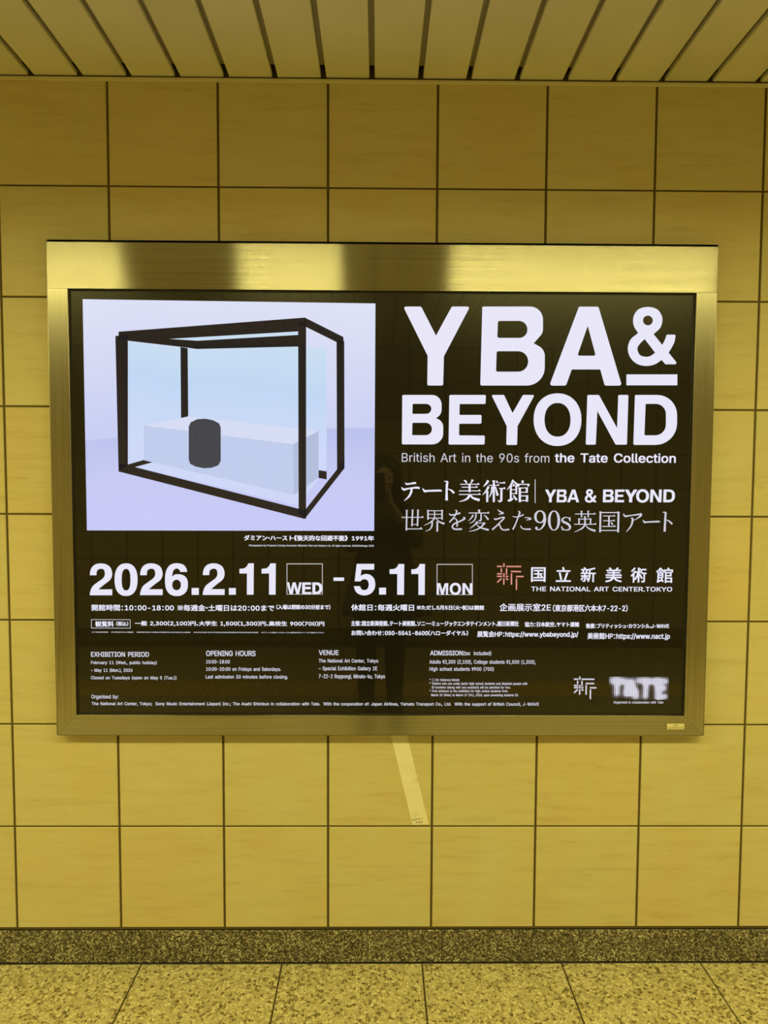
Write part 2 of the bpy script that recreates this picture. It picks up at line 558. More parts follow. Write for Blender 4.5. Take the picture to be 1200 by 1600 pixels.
# ------------------------------------------------------------------ letter outlines
# GLYPH: character -> [advance, loop, loop, ...], each loop x, y, x, y, ... in 1/500 of a line
GLYPH_NUM = {
'&': [224,[98,-3,75,-1,55,6,39,17,27,31,20,48,17,67,24,95,42,117,70,139,108,168,118,176,127,187,131,202,129,214,123,223,113,228,101,230,84,227,73,216,68,199,73,182,84,164,102,142,219,0,182,0,86,116,61,146,44,172,38,199,45,229,67,249,100,257,133,249,154,230,162,202,158,181,146,162,128,146,77,109,55,87,48,66,55,44,72,29,96,23,126,30,151,48,168,76,174,112,204,112,198,72,185,46,173,31,166,23,136,3]],
"'": [103,[39,159,35,254,68,254,64,159]],
'(': [137,[45,103,50,162,66,221,88,270,118,270,95,214,81,157,76,103,80,57,94,8,118,-48,88,-48,69,-11,56,27,47,66]],
')': [137,[19,-48,43,9,57,58,61,103,56,157,41,214,19,270,48,270,71,221,86,162,92,103,89,65,81,27,67,-11,48,-48]],
'*': [227,[101,111,103,165,57,136,45,158,93,183,45,208,57,229,103,200,101,254,125,254,123,200,169,229,181,208,133,183,181,158,169,136,123,165,125,111]],
',': [94,[19,-60,34,36,68,36,42,-60]],
'-': [227,[168,122,168,94,57,94,57,122]],
'.': [94,[48,-2,31,4,25,20,31,37,48,43,64,37,71,20,64,4]],
'/': [125,[117,266,36,-38,7,-38,89,266]],
'0': [227,[113,-3,87,0,65,12,47,31,34,57,27,89,24,127,27,165,35,197,48,223,65,242,87,254,113,258,139,254,161,242,179,223,192,197,200,165,203,127,200,89,192,57,179,31,162,12,140,0],[113,25,131,28,145,37,157,52,165,72,172,127,165,182,157,203,145,218,131,227,113,230,96,227,82,218,70,203,62,182,55,127,62,72,70,52,82,37,96,28]],
'1': [227,[38,0,38,27,195,27,195,0],[138,254,138,0,106,0,106,224,105,224,43,179,43,213,99,254]],
'2': [227,[32,0,32,24,117,114,141,141,155,163,160,186,154,209,137,224,112,230,86,224,69,207,64,181,33,181,35,202,43,221,55,237,72,248,91,255,112,258,134,255,153,248,169,237,181,223,188,205,191,186,185,159,168,129,133,90,76,30,76,28,195,28,195,0]],
'3': [227,[109,-3,66,5,49,15,35,29,26,46,22,66,55,66,63,44,83,30,109,25,138,30,157,46,165,72,158,98,137,117,101,124,78,124,78,150,144,224,144,226,35,226,35,254,186,254,186,230,106,139,106,144,132,144,154,138,172,127,185,111,194,93,196,72,194,51,185,33,172,18,154,6,133,-1]],
'4': [227,[20,53,20,79,123,254,155,254,54,83,54,81,207,81,207,53],[141,0,141,61,141,73,141,159,171,159,171,0]],
'5': [227,[111,-3,89,-1,70,6,54,16,41,30,33,47,30,65,61,65,69,44,87,30,111,25,138,32,157,52,164,81,157,111,137,131,109,138,84,134,64,123,34,126,48,254,183,254,183,226,75,226,67,151,68,151,89,162,115,167,147,160,172,143,189,116,195,82,193,58,184,38,171,21,154,8,134,-1]],
'6': [227,[113,-3,91,-1,71,7,55,20,42,37,34,58,32,81,40,119,69,170,126,254,161,254,75,131,73,131,83,144,98,153,117,157,139,155,158,147,173,136,185,120,192,101,194,79,192,56,184,36,171,20,155,7,135,-1],[113,24,139,31,157,51,164,79,157,107,139,126,113,133,87,126,69,107,62,79,69,51,87,31]],
'7': [227,[48,0,162,224,162,226,31,226,31,254,195,254,195,224,82,0]],
'8': [227,[113,-3,89,-1,68,6,50,17,37,31,29,48,26,68,33,98,51,121,76,132,76,133,59,141,46,154,38,171,35,190,38,209,45,225,57,239,73,249,92,256,113,258,134,256,153,249,169,239,181,225,188,209,191,190,188,171,180,154,167,141,150,133,150,132,176,121,194,98,200,68,198,48,189,31,176,17,158,6,137,-1],[113,25,142,30,161,46,168,69,161,94,141,111,113,118,85,111,65,94,58,69,64,46,84,30],[113,145,137,150,154,165,160,188,154,210,138,225,113,230,89,225,72,210,66,188,72,165,89,150]],
'9': [227,[113,258,135,255,155,247,171,234,184,217,192,197,194,173,186,135,158,84,100,0,65,0,151,124,154,124,144,111,128,101,109,97,87,100,69,107,53,119,41,134,34,154,32,176,34,198,42,218,55,235,71,247,91,255],[113,230,87,223,69,204,63,176,69,148,87,129,113,122,139,129,157,147,164,175,157,204,139,223]],
':': [94,[48,-2,31,4,25,20,31,37,48,43,64,37,71,20,64,4],[48,135,31,142,25,158,31,174,48,181,64,174,71,158,64,142]],
';': [94,[19,-60,34,36,68,36,42,-60],[52,135,36,142,29,158,36,174,52,181,68,174,75,158,68,142]],
'A': [240,[8,0,101,254,138,254,231,0,198,0,144,151,132,186,116,239,123,239,106,185,95,151,43,0],[55,71,55,99,185,99,185,71]],
'B': [228,[30,0,30,254,121,254,145,252,164,245,180,235,190,221,197,205,199,187,193,160,178,143,157,133,157,131,182,123,201,102,209,68,207,50,200,33,189,20,172,9,151,2,123,0],[62,29,122,29,148,31,165,40,175,53,178,68,171,92,153,109,124,115,62,115],[62,143,119,143,144,148,162,163,168,186,165,202,156,214,141,223,120,226,62,226]],
'C': [255,[134,-3,103,1,75,12,52,32,35,58,24,90,20,127,24,165,35,197,52,223,75,242,103,254,134,258,170,252,201,236,224,209,236,174,204,174,195,197,179,214,158,224,134,228,111,225,92,216,75,202,62,182,54,157,52,127,54,97,63,72,75,53,92,38,112,29,134,26,158,30,179,40,195,57,204,80,236,80,224,45,201,19,170,2]],
'D': [251,[109,0,48,0,48,29,107,29,136,31,159,40,177,55,189,75,197,99,200,128,197,156,190,180,177,200,160,214,138,223,110,226,47,226,47,254,113,254,147,251,176,239,200,221,217,196,227,164,231,128,227,91,217,59,199,34,175,15,145,4],[62,254,62,0,30,0,30,254]],
'E': [209,[30,0,30,254,186,254,186,226,62,226,62,143,178,143,178,114,62,114,62,29,188,29,188,0]],
'F': [205,[30,0,30,254,185,254,185,226,62,226,62,139,173,139,173,111,62,111,62,0]],
'G': [260,[134,-3,102,1,75,13,52,32,35,58,24,90,20,127,24,165,35,197,52,223,74,242,102,254,132,258,170,252,202,235,225,208,237,174,204,174,194,197,178,213,158,224,133,228,111,225,92,216,75,202,62,182,54,157,52,127,54,97,63,72,75,53,92,38,112,29,134,26,155,29,172,36,187,47,198,62,205,80,207,101,217,100,141,100,141,128,239,128,239,100,236,71,225,45,209,25,188,9,163,0]],
'H': [258,[30,0,30,254,62,254,62,144,196,144,196,254,228,254,228,0,196,0,196,116,62,116,62,0]],
'I': [150,[16,0,16,29,59,29,59,226,16,226,16,254,135,254,135,226,91,226,91,29,135,29,135,0]],
'J': [198,[93,-3,62,2,38,16,22,40,17,73,17,86,49,86,49,73,52,52,61,37,75,28,93,25,110,28,124,37,133,52,136,73,136,254,168,254,168,73,163,40,147,16,123,2]],
'K': [233,[52,73,52,108,70,131,87,152,106,172,182,254,224,254,116,138,114,138],[30,0,30,254,62,254,62,167,62,112,62,97,62,0],[186,0,94,130,114,155,224,0]],
'L': [196,[30,0,30,254,62,254,62,29,181,29,181,0]],
'M': [314,[30,0,30,254,76,254,139,94,144,79,150,61,156,42,161,24,154,24,159,41,165,61,171,79,176,94,238,254,284,254,284,0,252,0,252,145,252,163,253,184,253,207,253,229,256,229,249,205,241,181,234,161,228,145,171,0,143,0,85,145,80,160,72,181,65,204,56,229,59,229,60,208,60,186,61,164,61,145,61,0]],
'N': [262,[30,0,30,254,68,254,172,91,181,75,194,53,207,27,202,27,200,54,200,79,199,97,199,254,232,254,232,0,193,0,101,145,89,165,74,191,54,226,60,227,61,192,62,164,62,145,62,0]],
'O': [267,[133,-3,103,1,75,12,52,32,35,58,24,90,20,127,24,165,35,197,52,223,75,242,103,254,133,258,164,254,192,242,215,223,232,197,243,165,247,127,243,90,232,58,215,32,192,12,164,1],[133,26,155,29,175,38,191,52,204,72,212,97,215,127,212,157,204,182,191,202,175,216,155,225,133,228,112,225,92,216,75,202,63,182,54,157,52,127,54,97,63,72,75,52,92,38,112,29]],
'P': [222,[30,0,30,254,118,254,144,252,166,244,183,231,195,215,202,195,204,174,202,152,195,133,183,116,166,104,144,96,118,93,55,93,55,121,116,121,149,128,167,147,172,174,167,201,148,219,116,226,62,226,62,0]],
'Q': [267,[123,80,156,80,185,42,192,32,234,-24,200,-24,173,13,166,23],[133,-3,103,1,75,12,52,32,35,58,24,90,20,127,24,165,35,197,52,223,75,242,103,254,133,258,164,254,192,242,215,223,232,197,243,165,247,127,243,90,232,58,215,32,192,12,164,1],[133,26,155,29,175,38,191,52,204,72,212,97,215,127,212,157,204,182,191,202,175,216,155,225,133,228,112,225,92,216,75,202,63,182,54,157,52,127,54,97,63,72,75,52,92,38,112,29]],
'R': [224,[30,0,30,254,118,254,145,252,167,244,183,232,195,217,202,198,205,176,202,154,195,136,183,120,166,109,145,101,118,99,48,99,48,128,117,128,149,133,167,150,173,176,167,202,149,220,116,226,62,226,62,0],[177,0,115,115,151,115,214,0]],
'S': [223,[112,-4,86,-2,64,5,46,15,32,30,23,48,19,68,52,68,62,44,83,29,112,25,143,30,165,46,173,70,166,89,148,102,122,111,92,120,64,130,43,145,30,163,26,186,29,206,37,224,51,238,69,249,90,256,114,258,137,256,158,249,175,238,189,224,197,208,200,189,169,189,163,206,151,219,134,227,112,229,84,224,64,209,58,188,60,176,65,167,85,154,106,147,132,140,156,132,179,119,197,99,204,69,201,50,193,32,180,17,162,5,139,-2]],
'T': [224,[16,226,16,254,208,254,208,226,128,226,128,0,96,0,96,226]],
'U': [259,[129,-4,101,-1,77,8,57,22,42,40,33,62,30,87,30,254,62,254,62,89,70,57,80,44,94,34,110,28,129,26,149,28,165,34,179,44,188,57,196,89,196,254,229,254,229,87,226,62,216,40,201,22,182,8,157,-1]],
'V': [240,[102,0,8,254,42,254,96,103,108,69,124,15,117,15,133,69,145,103,197,254,231,254,139,0]],
'W': [343,[78,0,8,254,41,254,82,98,88,73,93,47,98,20,95,20,100,47,106,73,112,98,153,254,190,254,231,98,237,73,243,47,249,20,244,20,249,47,255,73,261,98,302,254,335,254,265,0,228,0,184,161,176,196,168,237,175,237,167,197,159,161,115,0]],
'X': [237,[9,0,109,142,109,118,15,254,52,254,89,200,102,181,112,164,122,146,116,146,126,164,136,181,149,200,187,254,223,254,129,119,129,143,228,0,191,0,146,65,134,83,125,98,115,116,122,116,113,98,103,83,91,65,46,0]],
'Y': [236,[102,0,102,104,8,254,46,254,96,172,111,146,125,115,112,115,126,146,140,172,191,254,228,254,134,104,134,0]],
'Z': [219,[21,0,21,23,137,193,153,215,170,238,174,227,143,226,111,226,20,226,20,254,198,254,198,231,84,64,67,40,49,17,45,27,76,28,107,29,200,29,200,0]],
'a': [195,[80,-4,47,2,24,22,17,37,15,54,22,80,39,97,63,105,89,110,117,113,133,117,138,127,138,128,133,148,120,161,98,165,75,161,59,150,50,137,20,146,39,173,66,188,97,192,119,190,143,180,161,160,168,126,168,0,138,0,138,26,136,26,126,12,108,1],[85,23,114,29,132,47,138,69,138,95,130,91,116,88,100,86,88,84,67,79,52,70,46,52,51,36,65,26]],
'b': [212,[115,-4,86,2,69,16,59,29,56,29,56,0,26,0,26,254,57,254,57,160,59,160,69,173,86,186,115,192,137,189,156,180,173,166,185,146,193,122,195,94,193,66,185,42,173,23,157,8,137,-1],[110,23,126,26,140,33,158,58,164,95,158,131,140,156,126,163,110,165,94,163,81,156,62,131,56,95,63,58,81,32,94,26]],
'c': [198,[104,-4,79,-1,58,8,41,23,28,43,20,66,17,94,20,122,28,146,41,165,58,180,79,189,104,192,130,189,153,178,170,161,181,138,151,131,145,145,135,155,121,162,104,165,86,162,73,155,54,129,48,94,54,59,73,33,86,26,104,23,121,26,135,33,146,44,152,59,181,51,171,28,153,11,130,0]],
'd': [212,[98,-4,75,-1,56,8,40,23,27,42,20,66,17,94,20,122,27,146,40,166,56,180,75,189,98,192,126,186,144,173,153,160,155,160,155,254,186,254,186,0,156,0,156,29,153,29,143,16,126,2],[102,23,118,26,132,32,150,58,156,95,150,131,132,156,118,163,102,165,86,163,72,156,54,131,48,95,54,58,73,33,86,26]],
'e': [202,[106,-4,80,-1,58,8,41,23,28,42,20,66,17,93,20,121,28,145,40,165,58,180,78,189,103,192,133,187,160,170,179,141,186,97,186,85,37,85,37,110,169,110,155,101,149,134,131,157,118,163,103,165,87,163,73,157,54,135,48,105,48,89,55,53,64,40,76,31,106,23,127,26,143,36,153,53,182,45,168,20,141,2]],
'f': [127,[114,190,114,164,3,164,3,190],[40,0,40,216,48,243,68,259,94,265,111,263,121,260,114,234,107,236,97,237,85,235,77,230,71,209,71,0]],
'g': [213,[103,-75,67,-70,41,-55,25,-35,51,-20,61,-33,77,-44,103,-49,124,-46,141,-38,152,-23,156,-3,156,34,153,34,143,21,126,8,97,2,76,5,56,13,40,27,28,45,20,68,17,96,20,123,27,147,40,166,56,180,76,189,98,192,127,186,144,173,154,159,157,159,157,190,186,190,186,-4,183,-27,175,-45,162,-59,145,-68],[102,30,118,32,132,38,150,61,156,96,150,132,132,156,119,163,102,165,86,163,73,156,54,131,48,96,54,61,73,38,86,32]],
'h': [205,[57,113,57,0,26,0,26,254,57,254,57,144,51,144,62,166,76,181,94,189,114,192,148,184,161,174,170,160,177,142,179,120,179,0,148,0,148,118,145,137,136,152,123,161,105,165,80,159,63,141]],
'i': [83,[26,0,26,190,57,190,57,0],[42,221,27,227,21,242,27,256,42,262,57,256,63,242,57,227]],
'j': [83,[26,190,57,190,57,-15,51,-45,32,-65,2,-71,-5,-71,-5,-43,1,-43,12,-42,20,-36,26,-15],[42,221,27,227,20,242,27,256,42,262,57,256,63,242,57,227]],
'k': [190,[55,68,55,106,60,106,142,190,180,190,92,100,89,100],[26,0,26,254,57,254,57,0],[147,0,74,93,96,114,186,0]],
'l': [95,[70,-1,50,2,37,10,29,24,26,42,26,254,57,254,57,49,60,31,73,26,80,26,85,27,90,1,81,0]],
'm': [305,[26,0,26,190,56,190,56,148,54,148,66,173,86,188,110,193,129,190,144,180,154,166,160,147,156,147,169,172,190,187,218,193,249,186,261,177,270,164,276,148,278,128,278,0,248,0,248,127,245,145,236,156,224,163,209,165,187,160,173,145,168,124,168,0,137,0,137,130,134,144,126,156,115,163,100,165,79,160,63,145,57,119,57,0]],
'n': [205,[57,113,57,0,26,0,26,190,56,190,56,144,51,144,62,166,76,181,94,189,114,192,147,184,160,174,170,160,176,142,179,120,179,0,148,0,148,118,145,137,136,152,123,161,105,165,80,159,63,141]],
'o': [208,[104,-4,79,-1,58,8,41,23,28,43,20,66,17,94,20,122,28,146,41,165,58,180,79,189,104,192,128,189,149,180,167,165,180,146,188,122,191,94,188,66,180,43,167,23,149,8,128,-1],[104,23,121,26,135,33,154,59,160,94,154,129,135,155,121,162,104,165,86,162,73,155,54,129,48,94,54,59,73,33,86,26]],
'p': [212,[26,-71,26,190,56,190,56,160,59,160,69,173,86,186,115,192,137,189,156,180,173,166,185,146,193,122,195,94,193,66,185,42,173,23,157,8,137,-1,115,-4,86,2,69,16,59,29,57,29,57,-71],[110,23,126,26,140,33,158,58,164,95,158,131,140,156,126,163,110,165,94,163,81,156,62,131,56,95,63,58,81,32,94,26]],
'q': [212,[186,-71,155,-71,155,29,153,29,143,16,126,2,98,-4,75,-1,56,8,40,23,27,42,20,66,17,94,20,122,27,146,40,166,56,180,75,189,98,192,126,186,144,173,153,160,156,160,156,190,186,190],[102,23,118,26,132,32,150,58,156,95,150,131,132,156,118,163,102,165,86,163,72,156,54,131,48,95,54,58,73,33,86,26]],
'r': [130,[26,0,26,190,56,190,56,160,58,160,65,173,76,184,90,190,107,192,115,192,122,192,122,161,115,162,103,163,80,157,63,142,57,118,57,0]],
's': [182,[91,-4,56,2,31,19,18,47,47,53,53,40,62,30,91,23,108,25,122,31,131,40,134,51,127,68,106,78,75,85,52,93,36,104,27,119,23,137,26,152,33,166,58,185,94,192,127,186,149,170,162,145,134,139,121,158,110,164,94,166,78,164,65,158,57,150,54,139,62,122,86,111,115,105,137,97,153,86,162,71,166,53,163,37,156,24,145,12,130,3]],
't': [114,[102,190,102,164,3,164,3,190],[32,236,63,236,63,49,68,31,85,25,93,26,101,27,107,1,96,-1,84,-2,62,1,46,11,36,26,32,46]],
'u': [205,[91,-3,57,5,44,15,35,29,28,47,26,69,26,190,57,190,57,72,60,52,68,37,82,28,100,25,125,31,142,48,148,76,148,190,179,190,179,0,149,0,149,46,154,46,143,23,129,8,111,0]],
'v': [195,[81,0,9,190,42,190,83,78,93,43,103,10,92,10,101,43,112,78,152,190,186,190,113,0]],
'w': [284,[69,0,11,190,44,190,67,107,77,68,88,21,82,21,93,67,103,107,126,190,158,190,181,107,191,68,201,21,196,21,206,68,217,107,240,190,272,190,215,0,184,0,159,86,152,112,145,140,138,169,145,169,138,140,131,112,124,86,99,0]],
'x': [189,[10,0,86,109,86,86,14,190,50,190,74,153,90,127,104,103,88,103,101,127,117,153,141,190,176,190,104,84,104,107,179,0,143,0,115,43,100,68,86,91,102,91,89,68,74,43,46,0]],
'y': [195,[24,-69,31,-43,36,-44,52,-44,65,-37,75,-18,81,-1,9,190,42,190,83,78,93,43,103,10,92,10,101,43,112,78,153,190,186,190,102,-29,88,-54,70,-68,46,-73,32,-72]],
'z': [190,[21,0,21,23,127,160,127,161,24,161,24,190,166,190,166,165,63,30,63,28,169,28,169,0]],
'¥': [191,[40,254,104,114,80,102,4,254],[87,114,151,254,187,254,111,102],[112,133,112,0,80,0,80,133],[167,127,167,104,24,104,24,127],[167,78,167,55,24,55,24,78]],
'©': [318,[87,127,89,147,97,164,108,179,123,191,141,198,160,201,193,193,218,173,230,143,200,143,195,155,186,164,160,172,138,166,122,150,115,127,122,105,138,88,160,82,174,84,185,90,197,111,227,111,216,82,192,61,160,53,141,56,123,63,108,75,97,90,89,108],[159,-4,133,-1,108,6,86,18,66,34,50,54,38,76,31,101,28,127,31,153,38,178,50,200,66,220,86,236,108,248,133,256,159,258,185,256,210,248,232,236,252,220,268,200,280,178,288,153,290,127,288,101,280,76,268,54,252,34,232,18,210,6,185,-1],[159,26,199,33,231,55,253,88,261,127,253,167,231,199,199,221,159,229,120,221,87,199,66,167,58,127,66,88,87,55,120,33]],
'–': [175,[175,122,175,94,0,94,0,122]],
'※': [350,[176,206,194,214,202,232,194,252,176,260,156,252,148,232,156,214],[176,144,60,258,50,248,164,134,50,18,60,8,176,122,290,8,300,18,186,134,300,248,290,258],[102,134,94,152,76,160,56,152,50,134,56,114,76,106,94,114],[248,134,256,114,274,106,294,114,302,134,294,152,274,160,256,152],[176,60,156,52,148,34,156,14,176,8,194,14,202,34,194,52]],
'、': [350,[96,-20,120,0,40,78,18,58]],
'。': [350,[68,86,30,70,14,32,30,-6,68,-22,106,-6,122,32,106,70],[68,-4,44,6,32,32,44,58,68,68,94,58,104,32,94,6]],
'《': [350,[282,-24,206,134,282,290,262,296,186,134,262,-30],[338,-24,262,134,338,290,318,296,240,134,318,-30]],
'》': [350,[68,-24,86,-30,164,134,86,296,68,290,144,134],[12,-24,32,-30,110,134,32,296,12,290,88,134]],
'い': [350,[78,244,44,246,46,214,50,120,66,48,92,8,124,-4,158,14,190,76,168,102,150,52,126,30,94,56,78,128,76,210],[260,234,234,226,274,146,294,50,322,60,302,154]],
'え': [350,[110,276,104,250,244,232,248,258],[254,176,238,196,220,192,94,182,64,182,66,152,94,156,202,164,58,20,40,4,68,-14,138,64,164,76,178,72,186,58,198,16,216,-8,250,-14,316,-8,318,22,252,14,232,18,222,32,210,72,200,90,184,98,170,98,236,160]],
'お': [350,[252,240,240,220,318,168,332,190],[114,98,114,36,112,22,102,18,78,28,64,48,78,74],[42,216,44,190,88,188,114,190,114,144,114,124,60,90,36,46,62,6,110,-12,132,-2,140,32,140,108,216,122,258,110,276,76,258,38,216,22,176,18,186,-10,228,-4,284,24,304,76,292,112,262,136,216,146,138,132,138,144,140,192,212,204,212,232,140,218,142,256,144,280,112,280,114,254,114,214,88,214]],
'が': [350,[268,232,244,220,280,160,306,94,332,108,304,170],[274,282,254,274,282,226,302,234],[312,296,294,288,322,240,342,248],[22,196,26,164,58,170,102,174,74,86,28,0,56,-12,102,86,130,176,168,178,194,172,204,142,200,82,188,34,174,20,158,16,114,24,120,-6,160,-12,190,-6,212,18,228,76,232,144,224,180,204,198,174,204,136,202,144,252,148,272,116,276,108,198,54,196]],
'き': [350,[106,92,80,98,66,48,78,12,116,-10,174,-16,256,-10,256,18,172,10,112,20,92,54],[176,244,178,236,62,240,64,214,184,212,194,184,202,166,56,168,58,142,212,142,238,92,186,98,184,76,260,66,274,86,262,102,238,146,300,158,296,184,226,170,218,190,210,214,280,228,276,254,204,238,196,280,166,276]],
'く': [350,[246,258,220,282,200,258,98,170,76,146,74,124,94,100,206,2,230,-22,254,0,124,114,106,136,122,156,222,238]],
'ご': [350,[76,242,76,214,168,210,262,214,262,242,168,238],[90,100,62,104,54,54,68,18,106,-4,166,-12,286,0,286,30,166,16,104,28,82,62],[272,282,254,274,282,224,302,232],[312,296,292,288,322,238,342,248]],
'さ': [350,[110,110,82,116,66,58,78,18,116,-6,174,-14,264,-8,266,22,176,12,114,24,92,60],[56,220,56,192,204,192,246,112,188,118,186,94,270,84,284,104,268,122,230,196,302,210,298,236,220,220,204,280,174,276,184,248,194,216]],
'し': [350,[120,272,84,274,86,238,82,60,94,14,124,-10,168,-18,234,-6,282,24,314,60,294,84,266,48,224,22,170,10,128,22,112,64,116,238]],
'せ': [350,[16,176,18,146,54,152,92,156,92,68,98,24,124,0,182,-6,284,0,286,30,182,22,138,26,122,42,118,72,118,158,230,168,226,112,214,102,178,106,178,82,224,78,242,82,252,98,256,170,296,172,322,172,322,200,296,198,256,196,258,244,260,270,230,270,232,244,232,194,118,184,120,230,120,260,90,260,92,230,92,180,52,178]],
'た': [350,[188,168,188,142,254,146,312,142,312,168,252,172],[196,84,170,86,164,44,186,6,250,-6,316,-2,318,26,250,20,202,30,190,52],[78,218,36,220,36,192,78,190,110,192,100,154,74,72,42,-2,72,-12,126,148,138,194,210,206,210,234,144,222,148,248,156,276,122,278,120,250,116,218]],
'だ': [350,[178,164,178,138,242,142,302,138,302,164,242,168],[184,78,158,82,154,40,176,2,238,-12,306,-6,308,22,240,14,190,24,180,48],[264,260,246,252,274,204,294,212],[302,274,284,266,314,218,332,226],[66,212,24,214,26,188,66,186,98,186,90,150,64,66,30,-8,62,-18,116,142,128,190,200,202,200,228,134,216,138,242,144,270,110,274,110,244,104,214]],
'つ': [350,[26,182,38,152,114,180,212,202,254,192,278,170,288,136,262,78,200,46,114,34,126,4,224,22,292,66,318,136,304,186,266,216,214,228,130,214,64,192]],
'て': [350,[30,232,32,202,198,222,152,176,132,104,154,40,206,2,270,-10,280,18,224,28,178,56,160,110,170,154,198,194,240,222,308,226,308,254,214,248,60,234]],
'で': [350,[28,230,30,200,196,220,150,174,130,102,152,38,204,0,268,-12,278,16,222,26,176,54,158,108,168,152,196,192,238,220,306,224,306,252,212,246,58,232],[256,182,238,174,268,124,286,134],[294,196,278,188,306,140,324,148]],
'な': [350,[310,160,326,184,244,230,230,208],[218,58,218,42,210,18,180,8,148,16,138,36,150,56,182,64],[240,170,214,170,218,82,182,86,132,70,112,32,134,-6,182,-18,230,-2,244,32,244,48,300,8,316,32,284,54,242,74,240,132],[158,278,128,280,116,220,76,218,34,220,36,194,76,194,108,194,76,126,32,64,60,50,102,120,136,198,200,210,200,236,144,224]],
'に': [350,[160,236,160,208,304,208,304,236,232,232],[174,94,148,96,142,54,152,26,180,8,228,2,314,10,314,40,228,30,180,40,168,62],[92,264,62,266,60,242,44,100,56,-12,82,-10,80,2,82,18,108,96,92,108,72,56,68,106,86,240]],
'の': [350,[166,224,148,130,120,66,94,48,70,62,58,112,72,160,108,202],[196,226,246,208,278,172,290,124,276,72,244,38,200,20,170,16,186,-10,258,12,302,58,318,122,302,188,256,234,184,252,106,232,52,180,30,108,40,58,64,26,94,16,138,42,174,124]],
'は': [350,[90,268,58,270,56,246,40,98,54,-12,78,-12,78,2,78,16,104,94,90,106,70,54,66,102,84,244],[236,64,238,52,228,24,198,14,168,22,156,42,168,62,200,70],[262,270,230,270,232,248,232,204,200,204,140,206,140,180,198,178,232,178,236,88,204,92,150,76,130,40,150,2,204,-10,240,-2,260,18,264,46,264,52,318,12,332,36,302,60,264,80,260,180,320,188,320,214,260,206,260,248]],
'ま': [350,[176,62,176,38,164,14,138,8,100,16,90,36,102,58,142,66],[64,166,66,140,152,134,172,134,174,86,144,88,86,74,64,36,84,-2,142,-16,190,0,204,32,202,54,250,30,288,2,304,26,262,56,200,82,198,136,296,144,296,170,198,160,198,164,198,210,292,218,294,242,198,234,198,254,200,278,170,278,172,258,172,232,156,232,66,240,66,214,156,208,172,208,172,164,172,158,154,158]],
'む': [350,[252,242,234,224,304,158,322,178],[84,70,66,78,60,100,68,132,92,146,106,138,112,118,106,86],[136,120,128,150,128,204,196,214,196,242,128,228,128,244,130,278,100,278,102,244,102,226,88,226,32,232,34,206,90,202,102,202,102,168,92,168,52,148,36,100,50,56,80,44,92,44,92,28,96,6,120,-10,172,-14,244,-8,278,12,290,50,290,86,260,96,262,56,254,30,234,18,174,12,126,18,118,38,118,60,132,88]],
'わ': [350,[102,252,100,218,50,212,28,212,30,184,100,192,96,158,20,52,36,28,94,110,94,96,92,8,92,-14,122,-14,120,8,118,92,120,134,172,170,230,184,268,174,290,150,296,122,282,72,240,40,184,26,198,-2,264,22,310,62,326,120,312,168,278,198,234,210,180,200,122,166,124,188,140,212,128,224,134,276,102,278]],
'を': [350,[308,154,298,180,268,168,204,138,188,162,158,170,110,158,142,212,258,222,258,248,150,236,162,276,132,280,124,236,100,236,42,240,42,212,98,210,114,210,86,162,34,104,58,86,88,122,116,140,150,148,170,142,182,126,124,90,98,38,110,4,144,-12,188,-16,284,-10,286,18,190,10,144,16,126,42,142,74,182,100,180,46,208,46,206,114,278,144]],
'ア': [350,[326,236,308,254,284,252,84,252,44,254,44,222,84,224,282,224,252,184,206,146,230,128,282,178,316,224],[186,190,154,190,156,166,152,110,134,62,94,24,62,8,88,-12,154,38,180,106]],
'ィ': [350,[42,90,56,64,166,110,166,4,164,-28,196,-28,194,4,194,128,274,194,252,214,216,178,168,144,112,114]],
'イ': [350,[30,126,44,100,178,156,178,26,176,-10,210,-10,208,26,208,174,302,252,278,274,236,230,184,192,114,156]],
'ウ': [350,[308,212,290,224,266,222,188,222,188,254,190,280,156,280,158,254,158,222,80,222,48,224,48,196,48,134,48,112,78,112,76,134,76,196,272,196,262,144,240,94,196,50,144,24,108,14,130,-12,214,26,270,86,292,140,304,192]],
'エ': [350,[30,46,30,14,60,16,292,16,320,14,320,46,292,44,188,44,188,204,272,204,302,204,302,234,272,232,80,232,50,234,50,204,80,204,158,204,158,44,60,44]],
'カ': [350,[300,202,280,212,258,210,174,210,176,246,178,276,144,276,148,246,146,210,84,210,44,212,44,184,84,184,144,184,118,96,74,38,38,12,64,-10,114,36,150,98,172,184,270,184,266,106,252,34,232,22,178,26,182,-2,238,-4,262,0,276,16,292,102,298,186]],
'ク': [350,[188,272,156,282,144,254,106,198,34,136,58,118,110,160,148,204,266,204,246,150,210,96,152,44,70,8,96,-16,178,26,234,80,274,140,298,200,306,218,282,234,260,230,164,230,172,244]],
'ケ': [350,[144,270,110,278,106,250,86,200,60,162,24,124,50,108,110,184,198,184,184,108,156,56,122,22,94,6,124,-14,176,32,212,96,228,184,288,184,320,182,320,212,288,210,122,210,136,246]],
'サ': [350,[24,202,24,172,58,172,96,172,96,116,94,84,126,84,124,116,124,172,224,172,224,158,214,80,182,34,128,6,152,-16,214,24,244,82,252,160,252,172,290,172,322,172,322,202,290,200,252,200,252,244,254,272,222,272,224,244,224,200,124,200,124,244,126,270,94,270,96,244,96,200,58,200]],
'シ': [350,[106,268,90,246,164,196,182,220],[52,18,68,-10,126,6,186,34,262,90,320,158,302,188,248,118,170,60,112,34],[52,190,38,166,114,118,130,142]],
'ジ': [350,[250,262,232,254,264,198,284,206],[296,278,276,270,310,216,330,224],[102,266,86,242,160,192,178,218],[48,16,64,-12,122,4,180,32,258,88,316,156,298,186,244,114,166,56,108,32],[48,188,32,164,110,116,124,140]],
